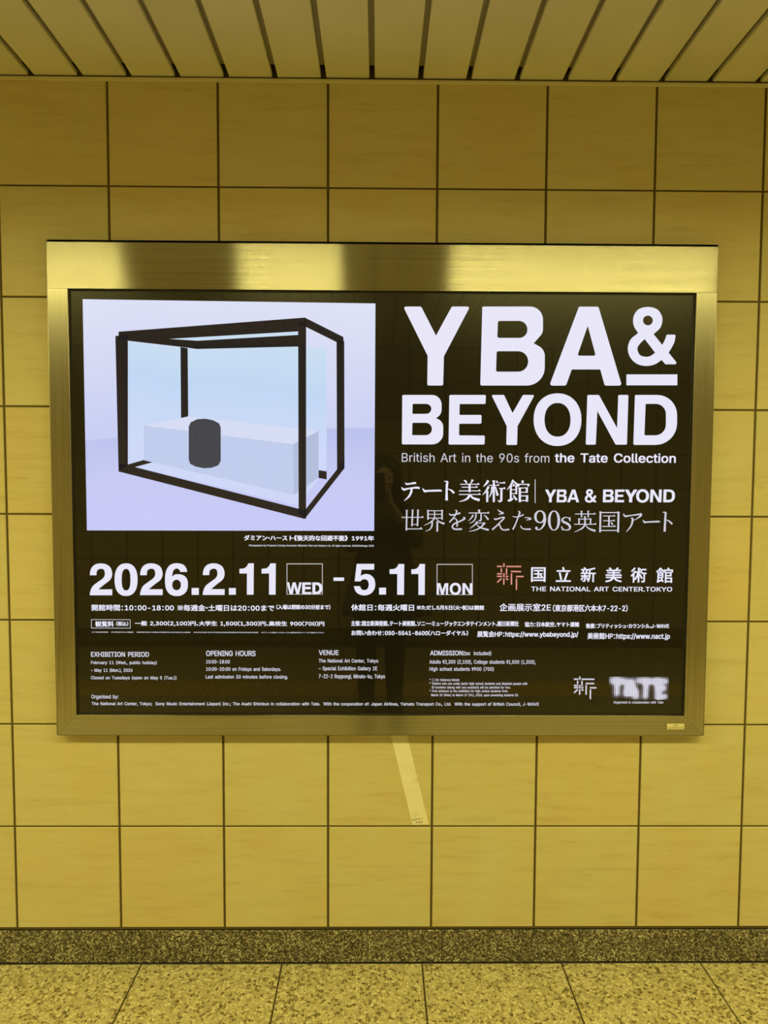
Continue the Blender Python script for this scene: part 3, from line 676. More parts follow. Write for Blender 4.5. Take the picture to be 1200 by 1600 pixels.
'ス': [350,[280,234,262,248,236,246,100,246,66,248,66,216,100,218,238,218,214,168,180,120,114,60,36,16,58,-8,132,38,194,94,290,-10,314,12,212,116,272,218]],
'ソ': [350,[92,12,118,-10,192,38,242,98,272,160,290,224,298,252,262,256,260,228,246,172,216,114,166,58],[72,252,44,238,102,136,130,152]],
'タ': [350,[188,274,156,286,144,258,104,198,32,136,56,118,108,162,148,210,266,210,248,162,220,114,146,160,126,142,200,90,144,42,66,6,90,-16,168,24,224,74,262,42,282,66,242,96,276,152,298,206,306,224,282,238,260,234,164,234,172,248]],
'ダ': [350,[306,296,288,288,316,240,336,248],[176,266,144,276,134,250,94,190,22,128,44,110,98,154,138,202,256,202,238,154,208,104,134,152,116,132,190,82,132,34,54,-2,80,-24,156,16,212,66,250,34,272,58,232,88,264,144,286,198,294,216,278,226,296,234,268,282,250,274,278,226,272,230,248,226,154,226,160,240]],
'チ': [350,[30,160,30,130,62,132,166,132,154,78,124,36,78,4,106,-14,154,24,184,72,196,132,292,132,320,130,320,160,292,158,196,158,196,226,266,240,284,244,266,268,176,248,58,244,66,218,168,222,168,158,62,158]],
'ッ': [350,[170,202,144,192,170,116,196,126],[296,182,266,192,248,126,218,72,166,26,104,-2,126,-26,186,6,240,58,272,108,290,164],[88,184,62,174,94,96,120,106]],
'テ': [350,[76,260,76,230,108,232,248,232,282,230,282,260,248,258,106,258],[34,172,34,142,64,142,168,142,164,96,148,56,120,26,82,2,108,-16,150,12,178,48,192,90,198,142,294,142,320,142,320,172,294,170,64,170]],
'ト': [350,[118,30,116,-10,150,-10,148,30,148,146,284,90,296,120,148,178,148,234,150,272,116,272,118,234]],
'ニ': [350,[62,228,62,196,96,198,246,198,282,196,282,228,246,226,96,226],[32,54,32,22,68,22,278,22,310,22,310,54,278,52,68,52]],
'ハ': [350,[80,110,26,16,56,4,108,100,140,210,146,234,114,240],[252,124,292,4,324,14,282,134,230,244,202,236]],
'ブ': [350,[310,300,290,292,318,246,338,254],[296,228,280,238,292,244,264,290,246,282,272,240,256,240,80,240,46,242,46,212,80,212,260,212,244,154,214,98,160,48,78,14,100,-12,182,26,238,82,272,146,290,210]],
'マ': [350,[160,56,224,-16,248,4,190,68,266,142,316,212,326,222,304,240,280,238,72,238,36,240,36,208,72,210,278,210,236,152,168,88,102,142,80,124]],
'ミ': [350,[100,266,90,240,274,198,284,224],[84,172,74,146,166,128,250,104,262,130],[66,70,54,44,162,22,262,-8,274,18,174,48]],
'メ': [350,[98,214,80,192,178,122,120,62,40,12,64,-10,144,42,202,102,284,22,306,46,220,126,272,230,284,254,252,266,244,240,196,144]],
'ヤ': [350,[320,220,302,234,286,230,138,202,124,252,118,278,86,270,96,244,110,196,58,186,22,182,30,152,116,170,158,14,166,-16,198,-8,188,20,146,176,280,202,248,158,204,114,232,100,282,158]],
'ュ': [350,[52,32,52,2,82,4,274,4,300,4,300,32,272,30,238,30,256,156,258,166,236,176,220,174,112,174,86,176,86,148,114,148,224,148,208,30,82,30]],
'リ': [350,[272,266,238,266,240,236,240,180,236,104,212,56,174,26,128,10,150,-14,194,4,234,36,262,88,270,178,270,236],[110,262,78,262,78,238,78,122,78,94,110,94,108,120,108,238]],
'ル': [350,[184,8,202,-8,214,0,278,40,334,96,316,120,268,68,214,34,214,236,216,262,184,262,186,236,186,26],[24,10,50,-8,88,34,112,88,120,160,122,236,124,262,92,262,94,236,92,164,84,96,60,48]],
'ロ': [350,[52,240,52,212,52,40,50,-2,80,-2,80,18,272,18,272,-2,302,-2,300,40,300,212,302,240,270,240,82,240],[80,46,80,212,272,212,272,46]],
'ン': [350,[80,256,60,236,146,162,168,184],[50,22,68,-6,146,16,206,48,276,106,324,172,306,202,260,134,190,74,130,44]],
'・': [350,[176,170,148,160,138,134,148,106,176,96,202,106,212,134,202,160]],
'ー': [350,[36,152,36,118,84,120,276,120,314,118,314,152,276,150,84,150]],
'一': [350,[16,150,16,122,336,122,336,150]],
'下': [350,[20,268,20,242,154,242,154,-28,182,-28,182,158,294,88,312,112,186,184,182,178,182,242,332,242,332,268]],
'不': [350,[196,168,314,72,336,92,216,184],[24,270,24,242,180,242,110,156,16,90,34,66,102,112,160,168,160,-28,190,-28,190,204,214,242,326,242,326,270]],
'世': [350,[160,292,160,206,96,206,96,284,68,284,68,206,18,206,18,182,68,182,68,-6,322,-6,322,20,96,20,96,182,160,182,160,70,280,70,280,182,332,182,332,206,280,206,280,288,254,288,254,206,186,206,186,292],[254,182,254,94,186,94,186,182]],
'中': [350,[160,294,160,232,34,232,34,66,60,66,60,86,160,86,160,-28,188,-28,188,86,288,86,288,66,316,66,316,232,188,232,188,294],[60,112,60,206,160,206,160,112],[288,112,188,112,188,206,288,206]],
'主': [350,[130,278,190,224,36,224,36,198,160,198,160,122,52,122,52,96,160,96,160,10,20,10,20,-16,332,-16,332,10,190,10,190,96,300,96,300,122,190,122,190,198,314,198,314,224,200,224,218,236,152,292]],
'京': [350,[92,174,260,174,260,116,92,116],[240,58,304,-18,328,-2,262,72],[82,72,18,0,38,-18,108,62],[146,288,166,250,22,250,22,224,328,224,328,250,198,250,170,296],[66,196,66,94,162,94,162,2,154,-4,102,-4,112,-28,174,-24,186,-16,190,2,190,94,288,94,288,196]],
'付': [350,[142,142,194,54,218,68,166,154],[262,290,262,216,120,216,120,190,262,190,262,8,252,-2,184,-2,196,-28,272,-24,286,-14,290,8,290,190,334,190,334,216,290,216,290,290],[104,292,64,214,12,150,30,124,66,166,66,-28,92,-28,92,206,128,284]],
'以': [350,[130,250,184,166,208,180,154,262],[266,280,250,146,208,52,122,-8,142,-30,202,8,244,58,316,-26,338,-10,256,80,282,168,294,280],[50,8,172,72,166,96,84,58,84,268,56,268,56,60,48,40,36,28]],
'企': [350,[72,136,72,6,28,6,28,-18,326,-18,326,6,192,6,192,94,294,94,294,118,192,118,192,198,164,198,164,6,98,6,98,136],[174,298,104,224,12,170,30,148,108,194,176,256,246,192,324,148,340,170,262,212,190,274,198,286]],
'休': [350,[108,204,108,180,192,180,150,96,94,36,114,14,164,74,206,150,206,-28,232,-28,232,158,274,78,322,16,342,38,290,98,248,180,334,180,334,204,232,204,232,290,206,290,206,204],[102,292,62,214,8,150,24,124,64,170,64,-28,90,-28,90,208,128,284]],
'会': [350,[54,-20,274,2,294,-28,316,-14,236,78,214,66,254,24,96,12,168,92,322,92,322,118,32,118,32,92,132,92,72,26,46,6],[176,294,110,228,14,174,34,150,92,182,92,162,260,162,260,186,96,186,176,252,260,186,318,156,338,178,254,218,192,270,202,284]],
'催': [350,[80,292,50,214,10,150,24,122,56,168,56,-28,80,-28,80,220,104,286],[128,278,128,200,320,200,320,278,294,278,294,224,238,224,238,294,212,294,212,224,152,224,152,278],[212,190,228,156,158,156,170,190,148,196,122,140,90,94,104,70,130,104,130,-28,154,-28,154,-12,336,-12,336,10,250,10,250,40,322,40,322,60,250,60,250,88,322,88,322,108,250,108,250,136,330,136,330,156,254,156,236,198],[154,10,154,40,224,40,224,10],[154,88,224,88,224,60,154,60],[154,108,154,136,224,136,224,108]],
'入': [350,[104,264,160,206,130,116,82,46,14,-4,38,-26,102,24,148,90,182,172,218,100,260,30,324,-24,338,6,254,92,200,194,120,286]],
'公': [350,[114,284,72,208,18,150,42,130,98,196,142,276],[232,286,208,276,258,196,316,130,338,154,280,212],[56,-4,274,14,296,-26,322,-12,238,108,214,96,258,38,94,28,144,98,192,176,162,188,116,104,78,52,46,22]],
'六': [350,[20,202,20,174,332,174,332,202],[108,134,66,58,16,-8,42,-26,92,44,136,124],[212,124,306,-24,332,-8,236,136],[142,284,176,210,204,220,170,292]],
'内': [350,[34,234,34,-28,60,-28,60,208,162,208,154,160,128,108,70,62,88,42,144,88,174,138,260,48,282,64,182,162,188,208,290,208,290,8,282,-2,226,-2,234,-28,300,-24,312,-14,316,6,316,234,188,234,188,294,162,294,162,234]],
'円': [350,[294,244,294,142,188,142,188,244],[32,270,32,-28,58,-28,58,116,294,116,294,8,286,-2,232,-2,242,-28,304,-24,318,-12,320,8,320,270],[58,142,58,244,162,244,162,142]],
'分': [350,[236,288,212,278,258,200,316,138,336,160,280,216],[114,288,72,212,16,154,38,134,66,160,66,136,134,136,120,78,86,30,22,-6,38,-30,108,12,144,70,160,136,256,136,248,40,238,4,224,0,170,2,180,-24,234,-24,262,-12,276,34,284,150,284,162,68,162,108,216,142,280]],
'前': [350,[212,180,212,36,236,36,236,180],[282,190,282,4,276,-2,228,-2,238,-26,294,-22,306,-12,308,4,308,190],[254,296,220,238,116,238,132,246,98,294,72,286,106,238,18,238,18,214,332,214,332,238,250,238,282,286],[144,106,144,70,66,70,66,106],[144,126,66,126,66,160,144,160],[40,184,40,-26,66,-26,66,50,144,50,144,2,136,-4,98,-4,108,-26,156,-22,166,-14,168,2,168,184]],
'力': [350,[144,294,144,232,144,218,30,218,30,190,142,190,128,122,92,54,18,-8,38,-30,116,40,156,116,170,190,290,190,278,56,262,6,246,0,190,2,200,-24,256,-26,286,-10,304,48,316,204,318,218,170,218,170,232,170,294]],
'区': [350,[324,276,34,276,34,-18,334,-18,334,8,60,8,60,250,324,250],[90,204,176,130,80,52,100,32,196,112,270,32,292,52,214,130,280,224,256,232,194,148,110,220]],
'協': [350,[258,146,256,110,222,110,222,88,254,88,242,32,210,-12,224,-28,262,22,278,88,310,88,300,-4,292,-8,268,-6,274,-28,302,-28,320,-18,332,100,332,110,280,110,282,146],[210,294,206,256,138,256,138,234,200,234,174,194,124,166,138,148,196,184,226,234,292,234,280,180,270,176,236,178,242,156,280,156,300,164,310,188,318,246,318,256,232,256,236,294],[144,146,142,110,106,110,106,88,140,88,126,30,96,-12,112,-28,146,22,162,88,190,88,182,-4,172,-8,152,-6,156,-28,182,-28,200,-18,212,100,214,110,164,110,166,146],[58,294,58,202,14,202,14,178,58,178,58,-28,82,-28,82,178,124,178,124,202,82,202,82,294]],
'参': [350,[192,140,144,116,88,100,106,80,162,102,214,128],[222,100,160,70,84,50,98,28,178,52,244,88],[266,62,182,18,62,-6,74,-28,200,-2,290,50],[62,206,142,214,124,182,18,182,18,158,108,158,66,118,14,88,34,68,92,106,140,158,212,158,262,106,320,70,338,92,286,118,242,158,332,158,332,182,156,182,172,216,270,220,292,198,314,214,224,284,202,270,244,240,110,236,174,282,150,296,80,242,54,232]],
'合': [350,[182,296,110,220,14,168,32,144,86,172,86,156,264,156,264,178,320,148,340,172,260,212,192,268,204,284],[96,180,178,248,262,180],[68,114,68,-28,96,-28,96,-8,258,-8,258,-26,286,-26,286,114],[96,16,96,90,258,90,258,16]],
'名': [350,[92,186,146,142,82,114,16,96,30,72,88,88,88,-28,114,-28,114,-10,270,-10,270,-28,298,-28,298,120,158,120,238,176,296,250,278,260,274,260,150,260,172,290,142,296,96,242,24,196,42,176,126,234,256,234,218,192,170,156,112,200],[270,14,114,14,114,94,270,94]],
'含': [350,[140,204,192,166,212,182,158,218],[62,90,62,-28,88,-28,88,-10,260,-10,260,-26,288,-26,288,90,224,90,278,152,260,162,256,160,66,160,66,136,234,136,190,90],[88,12,88,68,260,68,260,12],[176,296,106,228,12,182,30,160,110,200,176,254,242,200,322,162,340,186,256,220,190,272,200,284]],
'問': [350,[108,124,108,0,132,0,132,22,240,22,240,124],[132,102,214,102,214,44,132,44],[134,210,134,176,58,176,58,210],[134,228,58,228,58,258,134,258],[294,210,294,176,216,176,216,210],[294,228,216,228,216,258,294,258],[308,280,190,280,190,156,294,156,294,8,284,-2,232,-2,242,-28,304,-24,316,-12,320,8,320,280],[32,280,32,-28,58,-28,58,156,158,156,158,280]],
'回': [350,[130,176,216,176,216,94,130,94],[106,198,106,72,242,72,242,198],[28,280,28,-28,56,-28,56,-8,294,-8,294,-28,322,-28,322,280],[56,16,56,254,294,254,294,16]],
'国': [350,[208,112,242,72,260,82,224,122],[80,68,80,46,272,46,272,68,186,68,186,128,256,128,256,150,186,150,186,200,264,200,264,224,84,224,84,200,160,200,160,150,94,150,94,128,160,128,160,68],[30,278,30,-28,56,-28,56,-10,292,-10,292,-28,320,-28,320,278],[56,14,56,254,292,254,292,14]],
'土': [350,[160,294,160,182,40,182,40,156,160,156,160,14,18,14,18,-12,332,-12,332,14,188,14,188,156,310,156,310,182,188,182,188,294]],
'報': [350,[206,138,210,138,254,40,206,-6],[182,278,182,-28,206,-28,206,-16,218,-28,270,18,322,-26,340,-4,284,40,310,94,328,154,310,160,306,158,206,158,206,254,294,254,294,210,288,206,242,206,250,182,306,186,316,194,318,210,318,278],[232,138,298,138,268,62],[82,294,82,258,26,258,26,236,82,236,82,200,16,200,16,178,168,178,168,200,106,200,106,236,160,236,160,258,106,258,106,294],[40,170,56,128,24,128,24,106,82,106,82,66,16,66,16,44,82,44,82,-26,106,-26,106,44,170,44,170,66,106,66,106,106,162,106,162,128,128,128,150,172,128,178,104,128,60,128,78,134,60,176]],
'場': [350,[174,218,286,218,286,190,174,190],[174,264,286,264,286,236,174,236],[150,284,150,170,312,170,312,284],[116,150,116,128,164,128,134,88,94,58,114,40,158,82,194,82,158,36,116,2,132,-14,180,28,218,82,252,82,224,26,184,-14,202,-30,244,18,274,82,302,82,286,-2,276,-6,246,-4,252,-26,286,-26,306,-18,318,14,328,92,328,102,176,102,192,128,336,128,336,150],[12,62,22,36,126,88,120,110,84,94,84,194,122,194,122,218,84,218,84,292,60,292,60,218,18,218,18,194,60,194,60,82]],
'売': [350,[32,148,32,82,58,82,58,124,292,124,292,82,318,82,318,148],[202,106,202,14,210,-14,242,-22,294,-22,322,-10,330,38,306,48,304,10,290,2,244,2,230,4,228,14,228,106],[114,106,104,54,76,18,16,-6,30,-28,96,0,130,44,142,106],[160,294,160,260,22,260,22,236,160,236,160,200,56,200,56,176,296,176,296,200,188,200,188,236,328,236,328,260,188,260,188,294]],
'変': [350,[80,218,56,182,26,152,48,136,78,170,102,212],[242,206,304,140,326,154,262,218],[136,136,94,94,24,56,42,38,102,72,150,26,86,6,16,-6,30,-30,106,-14,176,12,242,-14,322,-28,336,-4,264,6,204,26,246,58,278,98,262,110,256,110,146,110,164,130],[122,86,124,88,240,88,212,60,178,38],[152,292,168,262,24,262,24,240,122,240,122,136,148,136,148,240,202,240,202,136,228,136,228,240,326,240,326,262,196,262,176,298]],
'大': [350,[162,294,156,194,22,194,22,166,152,166,130,100,86,42,16,-6,36,-28,106,20,150,80,176,146,208,74,256,14,316,-28,336,-2,274,36,228,94,198,166,330,166,330,194,184,194,190,294]],
'天': [350,[24,160,24,132,152,132,130,84,88,36,14,-6,32,-28,106,14,150,62,176,114,210,52,258,4,320,-26,338,-4,274,26,226,72,194,132,328,132,328,160,184,160,186,198,186,240,314,240,314,268,36,268,36,240,158,240,158,198,156,160]],
'学': [350,[162,122,162,96,22,96,22,72,162,72,162,4,152,-2,94,-2,106,-28,170,-22,184,-14,188,4,188,72,330,72,330,96,188,96,188,110,274,164,258,178,252,176,80,176,80,152,222,152],[148,288,176,236,98,236,112,242,78,290,56,280,86,236,28,236,28,166,54,166,54,212,298,212,298,166,324,166,324,236,268,236,302,282,274,292,240,236,182,236,200,242,172,298]],
'室': [350,[52,76,52,52,162,52,162,6,20,6,20,-18,330,-18,330,6,188,6,188,52,300,52,300,76,188,76,188,112,162,112,162,76],[66,106,262,124,282,102,302,116,232,180,214,168,242,144,106,134,164,184,292,184,292,208,60,208,60,184,130,184,82,142,58,130],[152,290,166,262,24,262,24,200,50,200,50,240,300,240,300,200,326,200,326,262,196,262,178,298]],
'害': [350,[66,72,66,-28,92,-28,92,-16,262,-16,262,-26,288,-26,288,72,190,72,190,94,328,94,328,116,190,116,190,142,298,142,298,162,190,162,190,186,284,186,284,206,190,206,190,230,162,230,162,206,68,206,68,186,162,186,162,162,56,162,56,142,162,142,162,116,24,116,24,94,162,94,162,72],[92,6,92,50,262,50,262,6],[150,290,166,260,30,260,30,198,54,198,54,238,294,238,294,198,322,198,322,260,194,260,176,296]],
'展': [350,[110,-28,216,2,216,22,140,6,140,78,190,78,240,10,320,-28,336,-6,294,6,258,26,314,62,294,76,242,40,214,78,332,78,332,100,260,100,260,138,318,138,318,160,260,160,260,192,234,192,234,160,164,160,164,192,140,192,140,160,88,160,88,138,140,138,140,100,78,100,78,78,116,78,116,22,110,2,98,-6],[164,138,234,138,234,100,164,100],[76,254,286,254,286,218,76,218],[50,278,50,174,44,80,10,-14,34,-28,68,72,76,174,76,196,312,196,312,278]],
'帳': [350,[160,-30,244,4,242,26,184,6,184,110,208,110,254,32,318,-22,336,-2,272,46,322,86,302,102,260,62,232,110,332,110,332,132,194,132,194,162,310,162,310,182,194,182,194,210,308,210,308,228,194,228,194,256,322,256,322,278,168,278,168,132,144,132,144,110,160,110,160,20,156,2,148,-6],[24,228,24,44,44,44,44,204,68,204,68,-28,90,-28,90,204,116,204,116,74,112,70,94,70,102,48,128,52,136,72,136,228,90,228,90,294,68,294,68,228]],
'年': [350,[16,78,16,52,180,52,180,-28,206,-28,206,52,334,52,334,78,206,78,206,148,310,148,310,172,206,172,206,226,318,226,318,252,108,252,124,288,96,296,64,228,18,174,40,156,94,226,180,226,180,172,74,172,74,78],[100,78,100,148,180,148,180,78]],
'式': [350,[248,276,298,232,316,250,266,292],[198,292,200,228,20,228,20,204,202,204,218,86,248,2,298,-28,326,-12,338,50,316,66,310,14,300,-2,268,26,244,98,228,204,332,204,332,228,228,228,226,292],[20,8,30,-18,198,22,196,44,120,28,120,126,186,126,186,150,32,150,32,126,94,126,94,24]],
'後': [350,[86,294,54,256,16,220,30,202,72,240,110,286],[122,132,186,140,148,98,102,66,120,46,160,76,202,30,154,8,100,-6,114,-30,170,-12,224,14,270,-10,324,-28,342,-6,244,30,278,64,304,106,288,114,282,112,196,112,216,142,296,146,314,118,334,130,276,206,256,196,282,166,168,160,296,248,274,260,228,222,162,220,226,282,202,294,144,232,122,220,130,196,198,202,154,174,114,156],[178,92,268,92,224,44],[94,222,56,168,12,124,26,102,62,136,62,-30,86,-30,86,166,118,214]],
'必': [350,[108,274,196,208,214,228,126,294],[52,188,36,128,10,72,36,62,60,118,76,182],[258,166,314,52,340,64,282,176],[276,274,218,178,136,92,136,210,108,210,108,70,12,14,28,-8,108,38,108,22,118,-16,156,-24,228,-24,258,-18,272,8,278,56,252,68,246,14,226,2,158,2,140,4,136,22,136,60,232,154,304,262]],
'情': [350,[54,294,54,-28,78,-28,78,294],[26,226,10,136,30,130,46,224],[80,236,98,184,118,194,98,242],[156,74,282,74,282,46,156,46],[156,94,156,120,282,120,282,94],[206,294,206,266,116,266,116,246,206,246,206,224,126,224,126,204,206,204,206,180,106,180,106,160,336,160,336,180,232,180,232,204,316,204,316,224,232,224,232,246,324,246,324,266,232,266,232,294],[132,140,132,-28,156,-28,156,26,282,26,282,2,276,-4,238,-4,244,-26,296,-22,306,-14,308,2,308,140]],
'手': [350,[18,112,18,86,162,86,162,8,152,-2,86,0,98,-26,170,-22,184,-12,190,8,190,86,334,86,334,112,190,112,190,170,314,170,314,194,190,194,190,252,298,272,280,294,172,274,40,264,46,240,162,248,162,194,40,194,40,170,162,170,162,112]],
'持': [350,[156,72,196,10,218,22,178,82],[220,292,220,248,144,248,144,224,220,224,220,180,126,180,126,156,266,156,266,116,130,116,130,92,266,92,266,4,258,-2,216,-2,224,-28,276,-24,288,-14,290,4,290,92,334,92,334,116,290,116,290,156,336,156,336,180,244,180,244,224,320,224,320,248,244,248,244,292],[60,294,60,224,14,224,14,198,60,198,60,122,10,108,16,82,60,96,60,4,54,-2,22,-2,28,-26,72,-22,82,-14,84,4,84,104,122,116,120,142,84,130,84,198,122,198,122,224,84,224,84,294]],
'提': [350,[168,216,284,216,284,188,168,188],[168,262,284,262,284,234,168,234],[144,282,144,168,310,168,310,282],[150,104,134,36,98,-12,118,-28,142,0,160,36,188,0,224,-18,270,-22,332,-22,340,2,272,0,238,2,238,58,312,58,312,80,238,80,238,120,328,120,328,142,128,142,128,120,214,120,214,10,186,28,168,64,174,102],[58,294,58,224,14,224,14,198,58,198,58,122,10,108,16,82,58,96,58,4,52,-2,18,-2,26,-26,70,-20,80,-12,82,4,82,104,120,116,118,140,82,130,82,198,120,198,120,224,82,224,82,294]],
'援': [350,[204,252,214,204,236,210,224,254],[302,292,124,274,132,254,318,272],[140,244,158,200,178,206,162,250],[288,258,256,200,130,200,130,178,176,178,174,150,122,150,122,128,170,128,146,52,92,-10,110,-28,154,14,180,64,220,18,150,-8,164,-28,240,4,324,-30,340,-6,262,20,290,54,310,98,294,106,290,104,192,104,196,128,334,128,334,150,200,150,202,178,322,178,322,200,280,200,314,250],[194,84,278,84,240,32],[58,294,58,224,14,224,14,198,58,198,58,114,12,100,16,74,58,88,58,2,52,-4,20,-4,26,-28,72,-24,80,-14,82,2,82,96,124,108,120,134,82,122,82,198,120,198,120,224,82,224,82,294]],
'料': [350,[18,266,38,190,58,194,38,272],[132,274,108,194,126,188,156,268],[180,252,236,206,250,226,194,270],[162,162,222,120,234,142,176,182],[16,176,16,152,66,152,42,92,10,42,24,16,72,116,72,-28,98,-28,98,116,132,56,150,78,98,148,98,152,154,152,154,176,98,176,98,294,72,294,72,176],[154,72,158,46,268,66,268,-28,294,-28,294,72,338,80,334,104,294,96,294,294,268,294,268,92]],
'新': [350,[126,74,154,18,174,30,144,84],[48,82,14,24,32,10,68,78],[194,260,194,140,188,64,162,-8,182,-24,212,56,218,140,218,152,272,152,272,-26,296,-26,296,152,336,152,336,176,218,176,218,242,324,268,304,288],[74,290,90,258,22,258,22,236,176,236,176,258,118,258,98,296],[132,234,114,178,16,178,16,156,88,156,88,118,18,118,18,96,88,96,88,6,84,2,56,2,64,-20,102,-16,112,6,112,96,178,96,178,118,112,118,112,156,182,156,182,178,136,178,156,228],[44,228,58,178,80,184,66,232]],
'方': [350,[154,286,178,234,24,234,24,208,120,208,110,126,82,50,16,-8,36,-28,90,14,122,66,140,126,264,126,256,40,242,4,226,0,166,2,176,-24,234,-24,264,-12,282,32,292,140,294,152,144,152,148,208,328,208,328,234,180,234,204,244,180,296]],
'日': [350,[88,124,264,124,264,24,88,24],[88,150,88,244,264,244,264,150],[62,270,62,-24,88,-24,88,-2,264,-2,264,-22,292,-22,292,270]],
'時': [350,[156,74,200,12,222,26,176,86],[220,294,220,252,148,252,148,228,220,228,220,184,132,184,132,160,268,160,268,122,134,122,134,98,268,98,268,4,260,-4,212,-2,222,-28,278,-24,290,-14,294,4,294,98,334,98,334,122,294,122,294,160,338,160,338,184,246,184,246,228,322,228,322,252,246,252,246,294],[102,146,102,64,52,64,52,146],[102,170,52,170,52,248,102,248],[26,272,26,12,52,12,52,40,126,40,126,272]],
'曜': [350,[242,242,274,212,286,226,254,256],[136,242,170,212,182,226,150,256],[174,74,234,74,234,50,174,50],[174,94,174,116,234,116,234,94],[224,162,234,136,182,136,196,162,172,172,146,126,112,82,130,66,150,90,150,-28,174,-28,174,-14,334,-14,334,6,258,6,258,32,316,32,316,50,258,50,258,74,316,74,316,94,258,94,258,116,328,116,328,136,260,136,244,168],[174,32,234,32,234,6,174,6],[126,188,132,168,198,200,198,170,220,170,220,282,130,282,130,262,198,262,198,220],[230,188,238,168,302,198,302,170,324,170,324,282,234,282,234,262,302,262,302,218],[90,144,90,64,48,64,48,144],[90,168,48,168,48,246,90,246],[26,270,26,12,48,12,48,40,112,40,112,270]],
'月': [350,[72,276,72,168,68,108,52,46,10,-10,30,-28,70,22,90,82,260,82,260,12,248,0,184,2,194,-26,270,-22,284,-10,288,10,288,276],[100,250,260,250,260,192,100,192],[100,166,260,166,260,106,96,106]],
'朝': [350,[52,134,142,134,142,106,52,106],[52,182,142,182,142,154,52,154],[14,56,14,32,84,32,84,-28,108,-28,108,32,178,32,178,56,108,56,108,84,168,84,168,204,108,204,108,232,176,232,176,256,108,256,108,294,84,294,84,256,18,256,18,232,84,232,84,204,28,204,28,84,84,84,84,56],[296,170,296,110,220,110,222,148,222,170],[296,194,222,194,222,254,296,254],[196,278,196,148,188,64,146,-14,168,-28,202,24,218,86,296,86,296,4,288,-2,248,-2,258,-28,308,-24,318,-14,322,4,322,278]],
'木': [350,[162,294,162,208,24,208,24,182,148,182,88,94,10,32,30,10,102,70,162,154,162,-28,188,-28,188,154,248,72,320,10,340,32,262,96,200,182,328,182,328,208,188,208,188,294]],
'本': [350,[162,294,162,220,22,220,22,194,128,194,78,110,12,50,32,28,102,98,156,194,162,194,162,64,80,64,80,38,162,38,162,-28,188,-28,188,38,270,38,270,64,188,64,188,194,194,194,246,98,318,28,338,52,270,110,220,194,328,194,328,220,188,220,188,294]],
'東': [350,[54,206,54,78,138,78,82,32,14,0,32,-22,100,14,160,66,160,-28,188,-28,188,68,248,14,318,-24,336,0,268,32,210,78,300,78,300,206,188,206,188,236,330,236,330,260,188,260,188,294,160,294,160,260,24,260,24,236,160,236,160,206],[80,132,160,132,160,98,80,98],[188,132,274,132,274,98,188,98],[80,186,160,186,160,152,80,152],[188,186,274,186,274,152,188,152]],
'校': [350,[186,210,162,170,128,136,148,120,210,198],[252,198,312,122,332,138,270,212],[200,286,228,242,140,242,140,218,332,218,332,242,230,242,252,254,224,296],[266,148,232,72,190,146,168,140,214,52,176,18,126,-8,144,-28,192,-2,232,32,272,-2,320,-26,338,-2,290,20,248,52,274,94,292,142],[68,294,68,220,22,220,22,196,64,196,40,122,10,62,24,36,68,142,68,-28,92,-28,92,148,118,92,134,112,92,182,92,196,132,196,132,220,92,220,92,294]],
'毎': [350,[264,180,262,124,190,124,196,180],[84,204,72,124,16,124,16,102,68,102,50,0,76,-2,80,20,248,20,240,-4,226,-8,180,-6,186,-28,236,-28,262,-16,276,20,326,20,326,42,280,42,286,102,336,102,336,124,286,124,290,190,290,204],[106,180,170,180,166,124,98,124],[254,42,178,42,186,102,260,102],[86,42,94,102,162,102,154,42],[98,294,70,240,22,190,44,174,96,234,318,234,318,258,110,258,126,290]],
'水': [350,[24,204,24,178,110,178,72,88,14,26,36,6,100,82,142,198,126,206,120,204],[286,228,218,152,190,208,190,294,162,294,162,8,154,0,110,0,120,-28,176,-22,186,-12,190,8,190,156,248,70,322,8,342,32,282,74,232,132,310,212]],
'添': [350,[142,102,126,60,98,26,118,12,146,50,164,94],[226,88,248,14,270,22,244,96],[268,98,318,10,340,22,288,108],[186,140,186,2,180,-4,144,-4,150,-28,198,-24,208,-16,212,0,212,140],[30,272,86,234,102,254,46,290],[14,178,72,142,86,164,28,196],[22,-8,44,-24,90,84,70,98],[114,274,114,250,192,250,176,202,98,202,98,178,164,178,132,138,88,108,106,88,156,128,192,178,236,178,274,130,322,94,340,114,298,140,264,178,334,178,334,202,204,202,220,250,322,250,322,274]],
'港': [350,[30,272,90,232,106,254,46,290],[12,178,72,140,88,162,26,198],[172,106,256,106,256,70,172,70],[250,294,250,252,182,252,182,294,156,294,156,252,108,252,108,228,156,228,156,188,94,188,94,164,156,164,130,124,96,92,78,106,22,-8,44,-24,96,80,106,68,148,108,148,12,158,-18,196,-24,274,-24,308,-14,318,28,296,38,290,6,274,-2,198,-2,178,2,172,14,172,50,280,50,280,114,324,72,344,92,306,122,276,164,338,164,338,188,276,188,276,228,328,228,328,252,276,252,276,294],[172,128,164,128,184,164,250,164,270,128],[182,228,250,228,250,188,182,188]],
'火': [350,[74,224,56,170,30,124,54,112,82,160,100,216],[292,224,244,124,266,114,320,212],[184,158,182,158,190,290,160,290,158,200,144,116,102,44,18,-8,36,-28,102,8,146,56,172,112,206,50,254,4,320,-26,336,-2,264,30,214,84]],
'無': [350,[120,40,128,-24,154,-22,144,42],[192,40,214,-26,240,-20,216,44],[264,42,310,-28,336,-20,288,50],[60,48,40,12,16,-18,40,-28,84,42],[20,88,20,64,330,64,330,88,282,88,282,148,320,148,320,172,282,172,282,230,320,230,320,254,96,254,116,286,90,294,58,244,14,202,36,186,68,216,68,172,30,172,30,148,68,148,68,88],[130,230,130,172,92,172,92,230],[154,230,194,230,194,172,154,172],[216,230,258,230,258,172,216,172],[130,148,130,88,92,88,92,148],[154,148,194,148,194,88,154,88],[216,148,258,148,258,88,216,88]],
